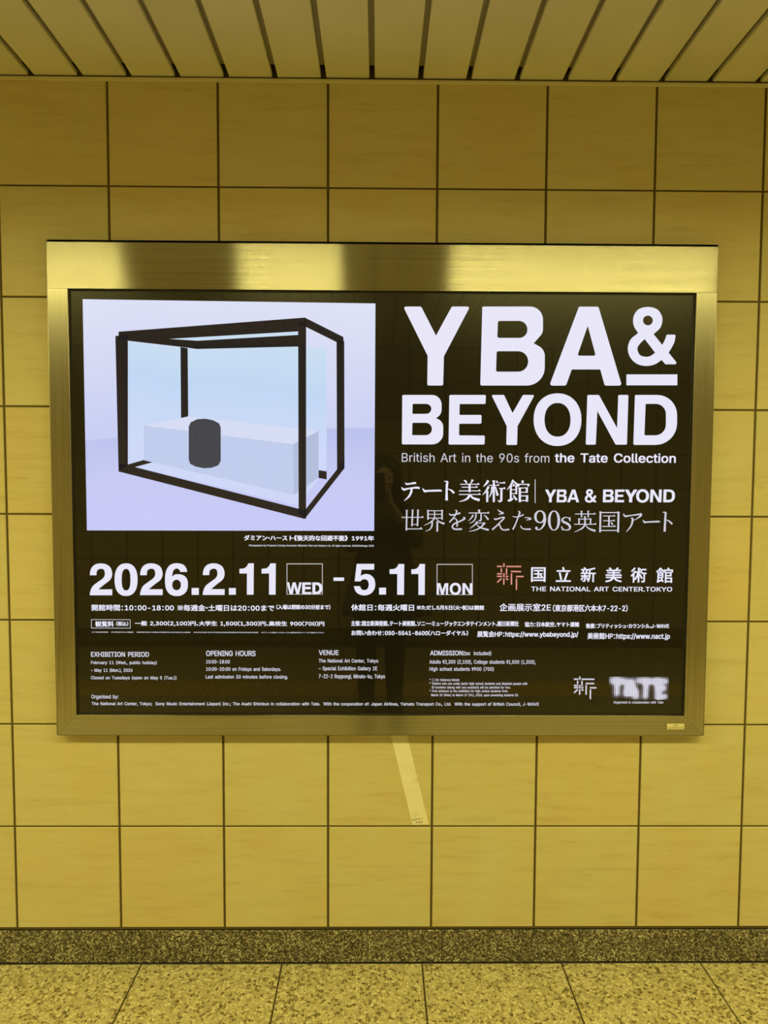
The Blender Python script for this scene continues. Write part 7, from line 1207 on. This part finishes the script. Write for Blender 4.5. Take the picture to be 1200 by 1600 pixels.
sub('picture_floor', *poly(PIC['floor']), M['pic_floor'], 2)
sub('picture_pane', *poly(PIC['pane']), M['pic_pane'], 3)
sub('picture_plinth', *poly(PIC['plinth_top']), M['pic_top'], 5)
sub('picture_plinth', *poly(PIC['plinth_front']), M['pic_front'], 5)
sub('picture_plinth', *poly(PIC['plinth_side']), M['pic_side'], 5)
sub('picture_block', *fill([[PIC['block']]]), M['pic_block'], 6)
sub('picture_case', *polys(PIC['frame'][7:]), M['pic_bar'], 4)
sub('picture_case', *polys([PIC['ceiling_glass']]), M['pic_pane'], 5)
sub('picture_case', *polys(PIC['frame'][:7]), M['pic_bar'], 7, 'black-edged glass case shown in the photograph')

sub('headline', *fill(ART['H1']), M['white'])
sub('headline', *fill(ART['H2']), M['white'])
sub('date', *fill(ART['date']), M['white'])
sub('date', *fill(ART['date_end']), M['white'])
sub('day_box', *fill(ART['daybox']), M['grey'])
sub('day_box', *fill(ART['daybox_end']), M['grey'])
sub('weekday', *fill(ART['day']), M['white'], 2)
sub('weekday', *fill(ART['day_end']), M['white'], 2)
sub('museum_emblem', *fill(ART['emblem_red']), M['red'], 1, 'red line emblem')
sub('museum_emblem', *fill(ART['emblem_white']), M['soft'], 1, 'small white line emblem')
sub('japanese_title', *fill(ART['mincho_top']), M['white'])
sub('japanese_title', *fill(ART['mincho_low']), M['soft'])
# small repeat of the title, from the headline's letters
REP = [[1.2058, 1.3862, 1.2365, 1.3505], [1.2385, 1.3863, 1.2664, 1.3506], [1.2679, 1.3864, 1.301, 1.3508], [1.3169, 1.3876, 1.3498, 1.35], [1.3676, 1.3869, 1.3979, 1.3512], [1.4012, 1.387, 1.4274, 1.3513], [1.4285, 1.3871, 1.4631, 1.3514], [1.4602, 1.3882, 1.4965, 1.3506], [1.4997, 1.3874, 1.5318, 1.3517], [1.5366, 1.3876, 1.5691, 1.3519]]
src = [ART['H1'][i] for i in range(4)] + [ART['H2'][i] for i in range(6)]
shp = []
for s, (x0, z1, x1, z0) in zip(src, REP):
    xs = [p[0] for p in s[0]]; zs = [p[1] for p in s[0]]
    a, b_, c, d = min(xs), max(xs), min(zs), max(zs)
    shp.append([[(x0 + (x - a) / (b_ - a) * (x1 - x0), z0 + (z - c) / (d - c) * (z1 - z0)) for x, z in lp] for lp in s])
sub('title_repeat', *fill(shp), M['white'])

NAMES = {'subtitle': 'subtitle', 'caption': 'picture_caption', 'credit': 'picture_credit', 'museum': 'museum_name', 'fine': 'fine_print', 'credits': 'organiser_credits', 'english': 'english_details', 'emblem': 'emblem_caption'}
LINES = [
    ['subtitle', 0.0, 0.8061, 1.4865, 1.2161, 1.4608, 'British Art in the 90s from'],
    ['subtitle_bold', 0.9, 1.2311, 1.4878, 1.5687, 1.4614, 'the Tate Collection'],
    ['caption', 0.7, 0.3679, 1.256, 0.6567, 1.2404, 'ダミアン・ハースト《後天的な回避不能》'],
    ['caption', 0.7, 0.6677, 1.2553, 0.7297, 1.241, '1991年'],
    ['credit', 0.2, 0.3816, 1.2299, 0.7297, 1.2232, 'Photographed by Prudence Cuming Associates ©Damien Hirst and Science Ltd. All rights reserved, DACS/Artimage 2025'],
    ['hours', 0.6, -0.0583, 1.0602, 0.4513, 1.0422, '開館時間：10：00-18：00 ※毎週金・土曜日は20：00まで'],
    ['hours_note', 0.6, 0.4571, 1.0609, 0.6084, 1.0473, '（入場は閉館の30分前まで）'],
    ['fee_heading', 0.6, -0.0489, 1.0129, 0.0029, 0.997, '観覧料'],
    ['fee_heading_note', 0.5, 0.009, 1.0118, 0.0433, 0.9996, '（税込）'],
    ['fees', 0.6, 0.0614, 1.0141, 0.5914, 1.0002, '一般 2,300（2,100）円、大学生 1,500（1,300）円、高校生 900（700）円'],
    ['fee_footnote', 0.3, -0.0591, 0.9834, 0.591, 0.9802, '※（ ）内は前売料金\u3000※中学生以下は入場無料\u3000※障害者手帳をご持参の方（付添の方1名を含む）は入場無料\u3000※3月25日（水）–3月27日（金）は高校生無料観覧日（学生証の提示が必要）\u3000※チケット情報につきましては、展覧会公式サイトをご確認ください。'],
    ['closed_days', 0.6, 0.6663, 1.0627, 0.843, 1.0441, '休館日：毎週火曜日'],
    ['closed_note', 0.6, 0.8506, 1.0603, 1.0397, 1.047, '※ただし5月5日（火・祝）は開館'],
    ['organisers', 0.6, 0.6664, 1.0159, 1.1382, 1.0009, '主催：国立新美術館、テート美術館、ソニー・ミュージックエンタテインメント、朝日新聞社'],
    ['cooperation', 0.6, 1.1545, 1.0139, 1.3086, 0.9997, '協力：日本航空、ヤマト運輸'],
    ['support', 0.6, 1.3273, 1.0099, 1.5626, 0.9959, '後援：ブリティッシュ・カウンシル、J-WAVE'],
    ['enquiries', 0.6, 0.6671, 0.9887, 0.9957, 0.974, 'お問い合わせ：050-5541-8600（ハローダイヤル）'],
    ['web_exhibition', 0.6, 1.0208, 0.9873, 1.3066, 0.9701, '展覧会HP：https://www.ybabeyond.jp/'],
    ['web_museum', 0.6, 1.3324, 0.9833, 1.5658, 0.9648, '美術館HP：https://www.nact.jp'],
    ['gallery', 0.6, 1.0832, 1.066, 1.2274, 1.0439, '企画展示室2E'],
    ['gallery_note', 0.6, 1.233, 1.0631, 1.4443, 1.0433, '（東京都港区六本木7-22-2）'],
    ['museum_1', 0.9, 1.1702, 1.1684, 1.2112, 1.1272, '国'],
    ['museum_2', 0.9, 1.2399, 1.1692, 1.2826, 1.1274, '立'],
    ['museum_3', 0.9, 1.3097, 1.1688, 1.3525, 1.1269, '新'],
    ['museum_4', 0.9, 1.379, 1.1685, 1.4259, 1.1267, '美'],
    ['museum_5', 0.9, 1.4507, 1.1684, 1.495, 1.1258, '術'],
    ['museum_6', 0.9, 1.5222, 1.1686, 1.5694, 1.1253, '館'],
    ['museum_latin', 0.5, 1.1713, 1.114, 1.5686, 1.1007, 'THE NATIONAL ART CENTER.TOKYO'],
    ['english_1', 0.6, -0.0626, 0.9261, 0.0999, 0.9119, 'EXHIBITION PERIOD'],
    ['english_2', 0.3, -0.0631, 0.9006, 0.1212, 0.8886, 'February 11 (Wed., public holiday)'],
    ['english_3', 0.3, -0.0635, 0.879, 0.053, 0.8666, '– May 11 (Mon.), 2026'],
    ['english_4', 0.3, -0.0639, 0.8576, 0.1756, 0.8453, 'Closed on Tuesdays (open on May 5 (Tue.))'],
    ['english_5', 0.6, 0.2594, 0.93, 0.3983, 0.9144, 'OPENING HOURS'],
    ['english_6', 0.3, 0.2591, 0.9038, 0.3261, 0.8933, '10:00-18:00'],
    ['english_7', 0.3, 0.2589, 0.883, 0.4693, 0.8699, '10:00-20:00 on Fridays and Saturdays.'],
    ['english_8', 0.3, 0.2576, 0.8611, 0.489, 0.8478, 'Last admission 30 minutes before closing.'],
    ['english_9', 0.6, 0.5755, 0.9321, 0.6316, 0.9178, 'VENUE'],
    ['english_10', 0.3, 0.5755, 0.9073, 0.743, 0.8941, 'The National Art Center, Tokyo'],
    ['english_11', 0.3, 0.5755, 0.8858, 0.7404, 0.8718, '– Special Exhibition Gallery 2E'],
    ['english_12', 0.3, 0.5755, 0.8635, 0.7623, 0.8488, '7-22-2 Roppongi, Minato-ku, Tokyo'],
    ['english_13', 0.6, 0.8888, 0.9315, 0.981, 0.9176, 'ADMISSION'],
    ['english_14', 0.3, 0.9827, 0.9304, 1.0612, 0.9165, '(tax  included)'],
    ['english_15', 0.3, 0.8872, 0.9053, 1.1875, 0.8911, 'Adults ¥2,300 (2,100), College students ¥1,500 (1,300),'],
    ['english_16', 0.3, 0.8874, 0.8849, 1.0692, 0.8709, 'High school students ¥900 (700)'],
    ['fine_1', 0.2, 0.8877, 0.8519, 0.9724, 0.8432, '* ( ) for Advance tickets'],
    ['fine_2', 0.2, 0.8878, 0.8411, 1.1649, 0.8318, '* Visitors who are under junior high school students and disabled people with'],
    ['fine_3', 0.2, 0.894, 0.8301, 1.1174, 0.8212, 'ID booklets (along with one assistant) will be admitted for free.'],
    ['fine_4', 0.2, 0.8879, 0.8196, 1.109, 0.8107, '* Free entrance to the exhibition for high school students from'],
    ['fine_5', 0.2, 0.8929, 0.8082, 1.14, 0.799, 'March 25 (Wed.) to March 27 (Fri.), 2026, upon presenting students ID.'],
    ['credits_1', 0.3, -0.0635, 0.8043, 0.012, 0.7898, 'Organised by:'],
    ['credits_2', 0.3, -0.0635, 0.7834, 1.1986, 0.7714, 'The National Art Center, Tokyo;  Sony Music Entertainment (Japan) Inc.; The Asahi Shimbun in collaboration with Tate.  With the cooperation of: Japan Airlines, Yamato Transport Co., Ltd.  With the support of British Council, J-WAVE'],
    ['emblem_note', 0.2, 1.4107, 0.7879, 1.5521, 0.7785, 'Organised in collaboration with Tate'],
    ['subtitle_repeat', 0.0, 1.207, 1.3866, 1.5696, 1.351, '@']]
for name, bold, x0, z1, x1, z0, txt in LINES:
    if txt == '@': continue
    nm = NAMES.get(name.split('_')[0], 'information_line')
    o_ = lettering(nm, txt, x0, z1, x1, z0, bold, M['soft'] if (bold < .35 or nm in ('english_details',)) and nm != 'subtitle' or name == 'subtitle' else M['white'], disp, SCREEN_Y - .00012)
    o_.parent = screen
    o_.location = (0, 0, 0)
# outlined box round the fee heading
V, F = [], []
def ring(x0, x1, z0, z1, wd):
    b0 = len(V)
    for a, b_, c, d in ((x0, x1, z1 - wd, z1), (x0, x1, z0, z0 + wd), (x0, x0 + wd, z0 + wd, z1 - wd), (x1 - wd, x1, z0 + wd, z1 - wd)):
        k = len(V)
        V.extend([(a, c), (b_, c), (b_, d), (a, d)]); F.append((k, k + 1, k + 2, k + 3))
ring(-0.0604, 0.0492, 0.9925, 1.018, .0016)
sub('fee_box', V, F, M['soft'])

# halftone emblem: soft letters made of dots
def soft_word(u, v):
    """0..1 brightness of the blurred word TATE; u across 0..1, v down 0..1"""
    def seg(px, py, ax, ay, bx, by, wd):
        dx, dy = bx - ax, by - ay
        t_ = max(0, min(1, ((px - ax) * dx + (py - ay) * dy) / (dx * dx + dy * dy + 1e-9)))
        d_ = math.hypot(px - ax - dx * t_, py - ay - dy * t_)
        return math.exp(-(d_ / wd) ** 2.4)
    x, y = u * 2.58, v
    s = [(.18, .17, .62, .20, .17), (.36, .2, .36, .72, .15),
         (.84, .30, .78, .72, .17), (.98, .25, 1.17, .84, .17), (.85, .65, 1.1, .68, .17),
         (1.30, .17, 1.95, .22, .15), (1.60, .2, 1.58, .84, .15),
         (2.10, .22, 2.13, .86, .17), (2.1, .2, 2.42, .2, .15), (2.2, .50, 2.36, .50, .14), (2.2, .88, 2.42, .86, .13)]
    return min(1, sum(seg(x, y, *q) for q in s))
bx0, bx1, bz0, bz1 = 1.3954, 1.5669, 0.7915, 0.8582
V, F = [], []
nx, nz = 35, 14
for a in range(nx):
    for c in range(nz):
        u, v_ = (a + .5) / nx, (c + .5) / nz
        br = soft_word(u, v_)
        r = .0025 * (.14 + .88 * br) if br > .1 else (.0004 if br > .03 else 0)
        if r <= 0: continue
        cx_, cz_ = bx0 + (bx1 - bx0) * u, bz1 - (bz1 - bz0) * v_
        k = len(V)
        V.extend([(cx_ + r * math.cos(math.pi / 4 * q), cz_ + r * math.sin(math.pi / 4 * q)) for q in range(8)])
        F.append(tuple(range(k, k + 8)))
sub('halftone_emblem', V, F, M['white'], 1, 'white halftone dot lettering')
for o_ in [q for q in screen.children]:
    o_.location = -(Vector(screen.location) + Vector(disp.location)) if o_.parent == screen else o_.location

# maker's badge on the lower right of the frame
bd = link('badge', boxm('badge', 1.5590, 1.6115, YF - .0008, YF + .0003, 0.7078, 0.7272, M['badge_edge'], .0003, 1), disp)
bd['label'] = 'small pale name badge on the frame corner'
b2 = bpy.data.objects.new('badge_face', boxm('badge_face', 1.5605, 1.6100, YF - .0012, YF - .0007, 0.7092, 0.7258, M['badge'])); COL.objects.link(b2); b2.parent = bd
V, F = text_outline('CoNWAVE')
ax = max(v[0] for v in V); az = max(v[1] for v in V)
me = bpy.data.meshes.new('badge_lettering')
me.from_pydata([(1.5622 + x / ax * .046, YF - .00135, 0.7108 + z / az * .0065) for x, z in V], [], F); me.materials.append(M['ink'])
b3 = bpy.data.objects.new('badge_lettering', me); COL.objects.link(b3); b3.parent = bd
bm = bmesh.new()
vv = [bm.verts.new((1.5852 + r * math.cos(a), YF - .00135, 0.7186 + r * math.sin(a))) for r, rng in ((.0052, range(0, 7)), (.0026, range(6, -1, -1))) for a in [math.pi * q / 6 for q in rng]]
bm.faces.new(vv)
b4 = bpy.data.objects.new('badge_emblem', mesh('badge_emblem', bm, M['badge_green'])); COL.objects.link(b4); b4.parent = bd

# ------------------------------------------------------------------ tape on the wall below the display
tp = empty('paper_tape', (0.867, -0.0036, 0.417))
tag(tp, 'slanting strip of pale paper tape stuck to the tiles below the display', 'tape')
bm = bmesh.new()
pts = [(0.8905, 0.4185), (0.8455, 0.4150), (0.8400, 0.430), (0.7770, 0.6905), (0.8235, 0.6905), (0.8275, 0.676)]
fr = [bm.verts.new((x, -0.00395, z)) for x, z in pts]
bk = [bm.verts.new((x, -0.00365, z)) for x, z in pts]
bm.faces.new(fr); bm.faces.new(bk[::-1])
for i in range(len(pts)):
    bm.faces.new((fr[i], fr[(i + 1) % len(pts)], bk[(i + 1) % len(pts)], bk[i]))
link('tape_strip', mesh('tape_strip', bm, M['tape']), tp)
def scribble(strokes):
    V, F = [], []
    for st in strokes:
        for (xa, za), (xb, zb) in zip(st, st[1:]):
            d_ = Vector((xb - xa, zb - za)); n_ = Vector((-d_.y, d_.x)).normalized() * .0007
            k = len(V)
            V.extend([(xa + n_.x, za + n_.y), (xb + n_.x, zb + n_.y), (xb - n_.x, zb - n_.y), (xa - n_.x, za - n_.y)])
            F.append((k, k + 1, k + 2, k + 3))
    return V, F
def hw(px, py):   # handwriting grid: zoomed sketch units to metres on the tape
    return (0.8357 + px * .0000528, 0.4513 - py * .0000528)
st = [[(150, 360), (175, 420), (200, 370), (220, 420), (245, 360)], [(290, 400), (350, 320), (400, 390)], [(320, 360), (390, 340)], [(470, 320), (530, 310), (520, 380), (480, 370), (530, 350)],
      [(610, 310), (680, 300), (650, 370)], [(350, 580), (420, 490), (430, 550), (370, 550)], [(500, 570), (560, 470), (600, 570)], [(520, 520), (580, 530)], [(700, 450), (705, 540)], [(640, 500), (660, 590)]]
V, F = scribble([[hw(*p) for p in s_] for s_ in st])
me = bpy.data.meshes.new('handwriting'); me.from_pydata([(x, -0.00405, z) for x, z in V], [], F); me.materials.append(M['ink'])
link('handwriting', me, tp)

# ------------------------------------------------------------------ the photographer (seen only mirrored in the dark glass) and the phone
skin = simple('skin', (0.55, 0.36, 0.26), 0.5)
hairm = simple('dark_hair', (0.018, 0.012, 0.01), 0.45)
cloth = simple('black_cloth', (0.012, 0.011, 0.013), 0.85)
shoe_m = simple('black_shoe', (0.012, 0.011, 0.011), 0.5)
eye_m = simple('eye', (0.02, 0.015, 0.012), 0.2)
lip_m = simple('lips', (0.45, 0.16, 0.13), 0.5)
def stripe_material():
    m, nt, b = mat('pinstripe_cloth')
    g_ = N(nt, 'ShaderNodeTexCoord')
    wv = N(nt, 'ShaderNodeTexWave', wave_type='BANDS', bands_direction='X')
    wv.inputs['Scale'].default_value = 22
    nt.links.new(g_.outputs['Object'], wv.inputs['Vector'])
    r = ramp(nt, [(0.45, (0.02, 0.018, 0.016)), (0.85, (0.22, 0.19, 0.15))])
    nt.links.new(wv.outputs['Fac'], r.inputs[0])
    nt.links.new(r.outputs[0], b.inputs['Base Color'])
    b.inputs['Roughness'].default_value = 0.85
    return m
stripe = stripe_material()
PX, PY = 0.775, -2.13
person = empty('person', (PX, PY, 0))
tag(person, 'person with long dark hair holding up a phone, mirrored in the dark display glass', 'person')

def skinned(name, nodes, edges, m, levels=2, root=0):
    me = bpy.data.meshes.new(name)
    me.from_pydata([n[0] for n in nodes], edges, [])
    o_ = bpy.data.objects.new(name, me)
    COL.objects.link(o_)
    sk = o_.modifiers.new('skin', 'SKIN')
    sk.use_smooth_shade = True
    for v, n in zip(me.skin_vertices[0].data, nodes):
        r = n[1]
        v.radius = r if isinstance(r, tuple) else (r, r)
        v.use_root = False
    me.skin_vertices[0].data[root].use_root = True
    ss = o_.modifiers.new('sub', 'SUBSURF'); ss.levels = levels; ss.render_levels = levels
    dg = bpy.context.evaluated_depsgraph_get()
    nm = bpy.data.meshes.new_from_object(o_.evaluated_get(dg))
    bpy.data.objects.remove(o_)
    nm.name = name
    nm.materials.clear(); nm.materials.append(m)
    for p in nm.polygons: p.use_smooth = True
    return nm

nodes = [((PX, PY, .84), (.13, .10)), ((PX, PY, .98), (.105, .085)), ((PX, PY + .005, 1.12), (.125, .09)), ((PX, PY, 1.215), (.09, .07)), ((PX, PY + .005, 1.285), .046), ((PX, PY + .015, 1.35), .045)]
edges = [(0, 1), (1, 2), (2, 3), (3, 4), (4, 5)]
clothed_arm, clothed_leg = [], []
PHX = CAM_LOC[0] + .004
for s in (-1, 1):
    b0 = len(nodes)
    sh = (PX + s * .15, PY, 1.215)
    el = (PX + s * .20, PY + .07, 0.99 + (.02 if s > 0 else 0))
    wr = (PHX + s * .062, -1.965, 1.275)
    pm = (PHX + s * .052, -1.935, 1.325)
    pk = (PHX + s * .052, -1.938, 1.345)
    nodes += [(sh, .048), ((sh[0] + (el[0] - sh[0]) * .5, sh[1] + (el[1] - sh[1]) * .5, (sh[2] + el[2]) / 2), .042), (el, .036), (wr, (.023, .020)), (pm, (.026, .017)), (pk, (.024, .015))]
    edges += [(3, b0), (b0, b0 + 1), (b0 + 1, b0 + 2), (b0 + 2, b0 + 3), (b0 + 3, b0 + 4), (b0 + 4, b0 + 5)]
    # legs
    q = len(nodes)
    hp = (PX + s * .075, PY, .78); kn = (PX + s * .085 - .015, PY + .03, .44); an = (PX + s * .085 - .015, PY - .005, .085); toe = (PX + s * .105 - .015, PY + .12, .035)
    nodes += [(hp, .085), (kn, .055), (an, .034), ((toe[0], PY + .08, .035), .022)]
    edges += [(0, q), (q, q + 1), (q + 1, q + 2), (q + 2, q + 3)]
    clothed_arm.append((sh, el, wr)); clothed_leg.append((hp, kn, an, toe))
body = skinned('body', nodes, edges, skin)
bm = bmesh.new(); bm.from_mesh(body)
# fingers: five unequal bent chains rooted in each palm, closed round the phone's edge
fb = []
for s in (-1, 1):
    ex = PHX + s * .0450
    for k, (dz, ln) in enumerate(((.030, .9), (.012, 1.0), (-.006, .95), (-.022, .78))):
        z = 1.352 + dz
        fb.append([((PHX + s * .055, -1.934, z - .012), .0085), ((ex + s * .018 * ln, -1.918, z), .0080), ((ex + s * .010, -1.9025, z + .003), .0072), ((ex - s * .012 * ln, -1.8975, z + .004), .0060)])
    fb.append([((PHX + s * .058, -1.945, 1.325), .0100), ((PHX + s * .046, -1.938, 1.348), .0090), ((PHX + s * .028, -1.9245, 1.362), .0080)])
for ch_ in fb:
    fm = skinned('finger', ch_, [(i, i + 1) for i in range(len(ch_) - 1)], skin, 1)
    bm.from_mesh(fm); bpy.data.meshes.remove(fm)
# head
hb = bmesh.new()
bmesh.ops.create_uvsphere(hb, u_segments=28, v_segments=20, radius=1)
for v in hb.verts:
    x, y, z = v.co
    wdt = .073 * (1 - .28 * max(0, -z) ** 1.5)
    yy = y * .088 + (.008 * max(0, y) * (1 if z < 0 else .2))
    if z < -.5: yy += .012 * (-z - .5) * (1 if y > 0 else -.4)
    # eye sockets, nose, chin
    if y > 0:
        e_ = math.exp(-((abs(x) - .38) / .18) ** 2 - ((z - .02) / .13) ** 2); yy -= .007 * e_
        n_ = math.exp(-(x / .13) ** 2) * (math.exp(-((z + .22) / .17) ** 2) * .015 + math.exp(-((z + .02) / .2) ** 2) * .006); yy += n_
        c_ = math.exp(-(x / .3) ** 2 - ((z + .85) / .15) ** 2) * .007; yy += c_
        m_ = math.exp(-(x / .3) ** 2 - ((z + .52) / .07) ** 2) * .004; yy += m_
    v.co = (x * wdt, yy, z * .112)
for f in hb.faces: f.smooth = True
HC = Vector((PX, PY + .03, 1.408))
bmesh.ops.translate(hb, verts=hb.verts, vec=HC)
for s in (-1, 1):       # ears
    r_ = bmesh.ops.create_uvsphere(hb, u_segments=10, v_segments=8, radius=1)
    for v in r_['verts']:
        v.co = Vector((v.co.x * .009, v.co.y * .018, v.co.z * .03)) + HC + Vector((s * .074, -.005, -.01))
tmp = bpy.data.meshes.new('t'); hb.to_mesh(tmp); hb.free(); bm.from_mesh(tmp)
me = bpy.data.meshes.new('body'); bm.to_mesh(me); bm.free(); me.materials.append(skin)
for p in me.polygons: p.use_smooth = True
link('body', me, person)
def blob(bm, c, r, us=12, vs=8):
    q = bmesh.ops.create_uvsphere(bm, u_segments=us, v_segments=vs, radius=1)
    for v in q['verts']:
        v.co = Vector((v.co.x * r[0], v.co.y * r[1], v.co.z * r[2])) + Vector(c)
for s in (-1, 1):
    bm = bmesh.new(); blob(bm, HC + Vector((s * .028, .078, .004)), (.011, .006, .005)); link('eye', mesh('eye', bm, eye_m, True), person)
bm = bmesh.new(); blob(bm, HC + Vector((0, .091, -.058)), (.021, .006, .007)); link('mouth', mesh('mouth', bm, lip_m, True), person)
# hair: a shell over crown, sides and back, falling past the shoulders
bm = bmesh.new()
rows = []
prof = [(1.530, .15), (1.522, .55), (1.495, .92), (1.45, 1.06), (1.40, 1.12), (1.34, 1.18), (1.28, 1.28), (1.22, 1.42), (1.15, 1.46), (1.09, 1.30), (1.05, 1.0)]
for z, k in prof:
    row = []
    gap = 0.0 if z > 1.50 else min(1.0, (1.50 - z) / .05)
    for a in range(25):
        half = math.radians(180 - 48 * gap)
        t_ = -half + 2 * half * a / 24            # 0 = back
        rx_, ry_ = .085 * k, .098 * k if z > 1.3 else .085 * k
        wob = 1 + .03 * math.sin(a * 2.3 + z * 9)
        row.append(bm.verts.new((PX + math.sin(t_) * rx_ * wob, PY + .022 - math.cos(t_) * ry_ * wob, z)))
    rows.append(row)
for r0, r1 in zip(rows, rows[1:]):
    for a in range(24): bm.faces.new((r0[a], r0[a + 1], r1[a + 1], r1[a]))
bm.faces.new(rows[0])
hm = mesh('hair', bm, hairm, True)
ho = link('hair', hm, person)
sm = ho.modifiers.new('solid', 'SOLIDIFY'); sm.thickness = .012; sm.offset = 1
# striped shirt dress
bm = bmesh.new(); rows = []
for z, rx_, ry_ in ((1.285, .062, .06), (1.262, .115, .075), (1.235, .165, .085), (1.19, .175, .10), (1.08, .165, .115), (.97, .16, .115), (.86, .185, .135), (.74, .225, .155), (.66, .245, .165), (.60, .255, .17)):
    row = []
    fl = max(0, (1.0 - z) / .4)
    for a in range(48):
        t_ = 2 * math.pi * a / 48
        rp = 1 + .06 * fl * math.sin(7 * t_) + .03 * fl * math.sin(11 * t_ + 1)
        row.append(bm.verts.new((PX + .02 * fl + math.cos(t_) * rx_ * rp, PY + math.sin(t_) * ry_ * rp, z)))
    rows.append(row)
for r0, r1 in zip(rows, rows[1:]):
    for a in range(48): bm.faces.new((r0[a], r0[(a + 1) % 48], r1[(a + 1) % 48], r1[a]))
so = link('shirt_dress', mesh('shirt_dress', bm, stripe, True), person)
so['label'] = 'loose dark pinstriped garment'
sm = so.modifiers.new('solid', 'SOLIDIFY'); sm.thickness = .003
for sh, el, wr in clothed_arm:
    cuff = tuple(el[i] + (wr[i] - el[i]) * .62 for i in range(3))
    ins = (sh[0] + (PX - sh[0]) * .35, sh[1], sh[2])
    me = skinned('sleeve', [(ins, .058), (sh, .062), (el, .052), (cuff, .040)], [(0, 1), (1, 2), (2, 3)], stripe)
    link('sleeve', me, person)
for hp, kn, an, toe in clothed_leg:
    me = skinned('trouser_leg', [((hp[0], hp[1], .82), .085), (hp, .096), (kn, .068), ((an[0], an[1], .13), .055), ((an[0], an[1], .10), .052)], [(0, 1), (1, 2), (2, 3), (3, 4)], cloth)
    link('trouser_leg', me, person)
    bm = bmesh.new()
    L_ = [(-.075, .030, .034, .10), (-.05, .044, .036, .15), (0, .050, .038, .15), (.05, .046, .037, .10), (.10, .040, .040, .055), (.15, .042, .040, .045), (.185, .030, .028, .034)]
    rows = []
    for dy, wd, _, h in L_:
        row = []
        for a in range(12):
            t_ = 2 * math.pi * a / 12
            z = h / 2 + math.sin(t_) * h / 2
            row.append(bm.verts.new((an[0] + math.cos(t_) * wd + dy * .1, an[1] + dy, max(.001, z))))
        rows.append(row)
    for r0, r1 in zip(rows, rows[1:]):
        for a in range(12): bm.faces.new((r0[a], r0[(a + 1) % 12], r1[(a + 1) % 12], r1[a]))
    bm.faces.new(rows[0]); bm.faces.new(rows[-1][::-1])
    link('shoe', mesh('shoe', bm, shoe_m, True), person)

# phone in the hands, its lens at the picture's viewpoint
ph = empty('phone', (PHX, -1.909, 1.290))
tag(ph, 'dark phone held up in both hands before the face, mirrored in the glass', 'phone')
link('phone_body', boxm('phone_body', PHX - .036, PHX + .036, -1.9135, -1.9055, 1.290, 1.437, simple('phone_metal', (.03, .03, .035), .35, .4), .0025, 2), ph)
link('phone_screen', boxm('phone_screen', PHX - .033, PHX + .033, -1.9140, -1.9134, 1.294, 1.433, screen_emit('phone_display', (.25, .24, .22)), 0), ph)
bm = bmesh.new()
r_ = bmesh.ops.create_cone(bm, cap_ends=True, segments=20, radius1=.007, radius2=.0065, depth=.0018)
bmesh.ops.rotate(bm, verts=bm.verts, cent=(0, 0, 0), matrix=Matrix.Rotation(math.pi / 2, 3, 'X'))
bmesh.ops.translate(bm, verts=bm.verts, vec=(CAM_LOC[0] , -1.9047, CAM_LOC[2] - .004))
link('lens', mesh('lens', bm, eye_m, True), ph)
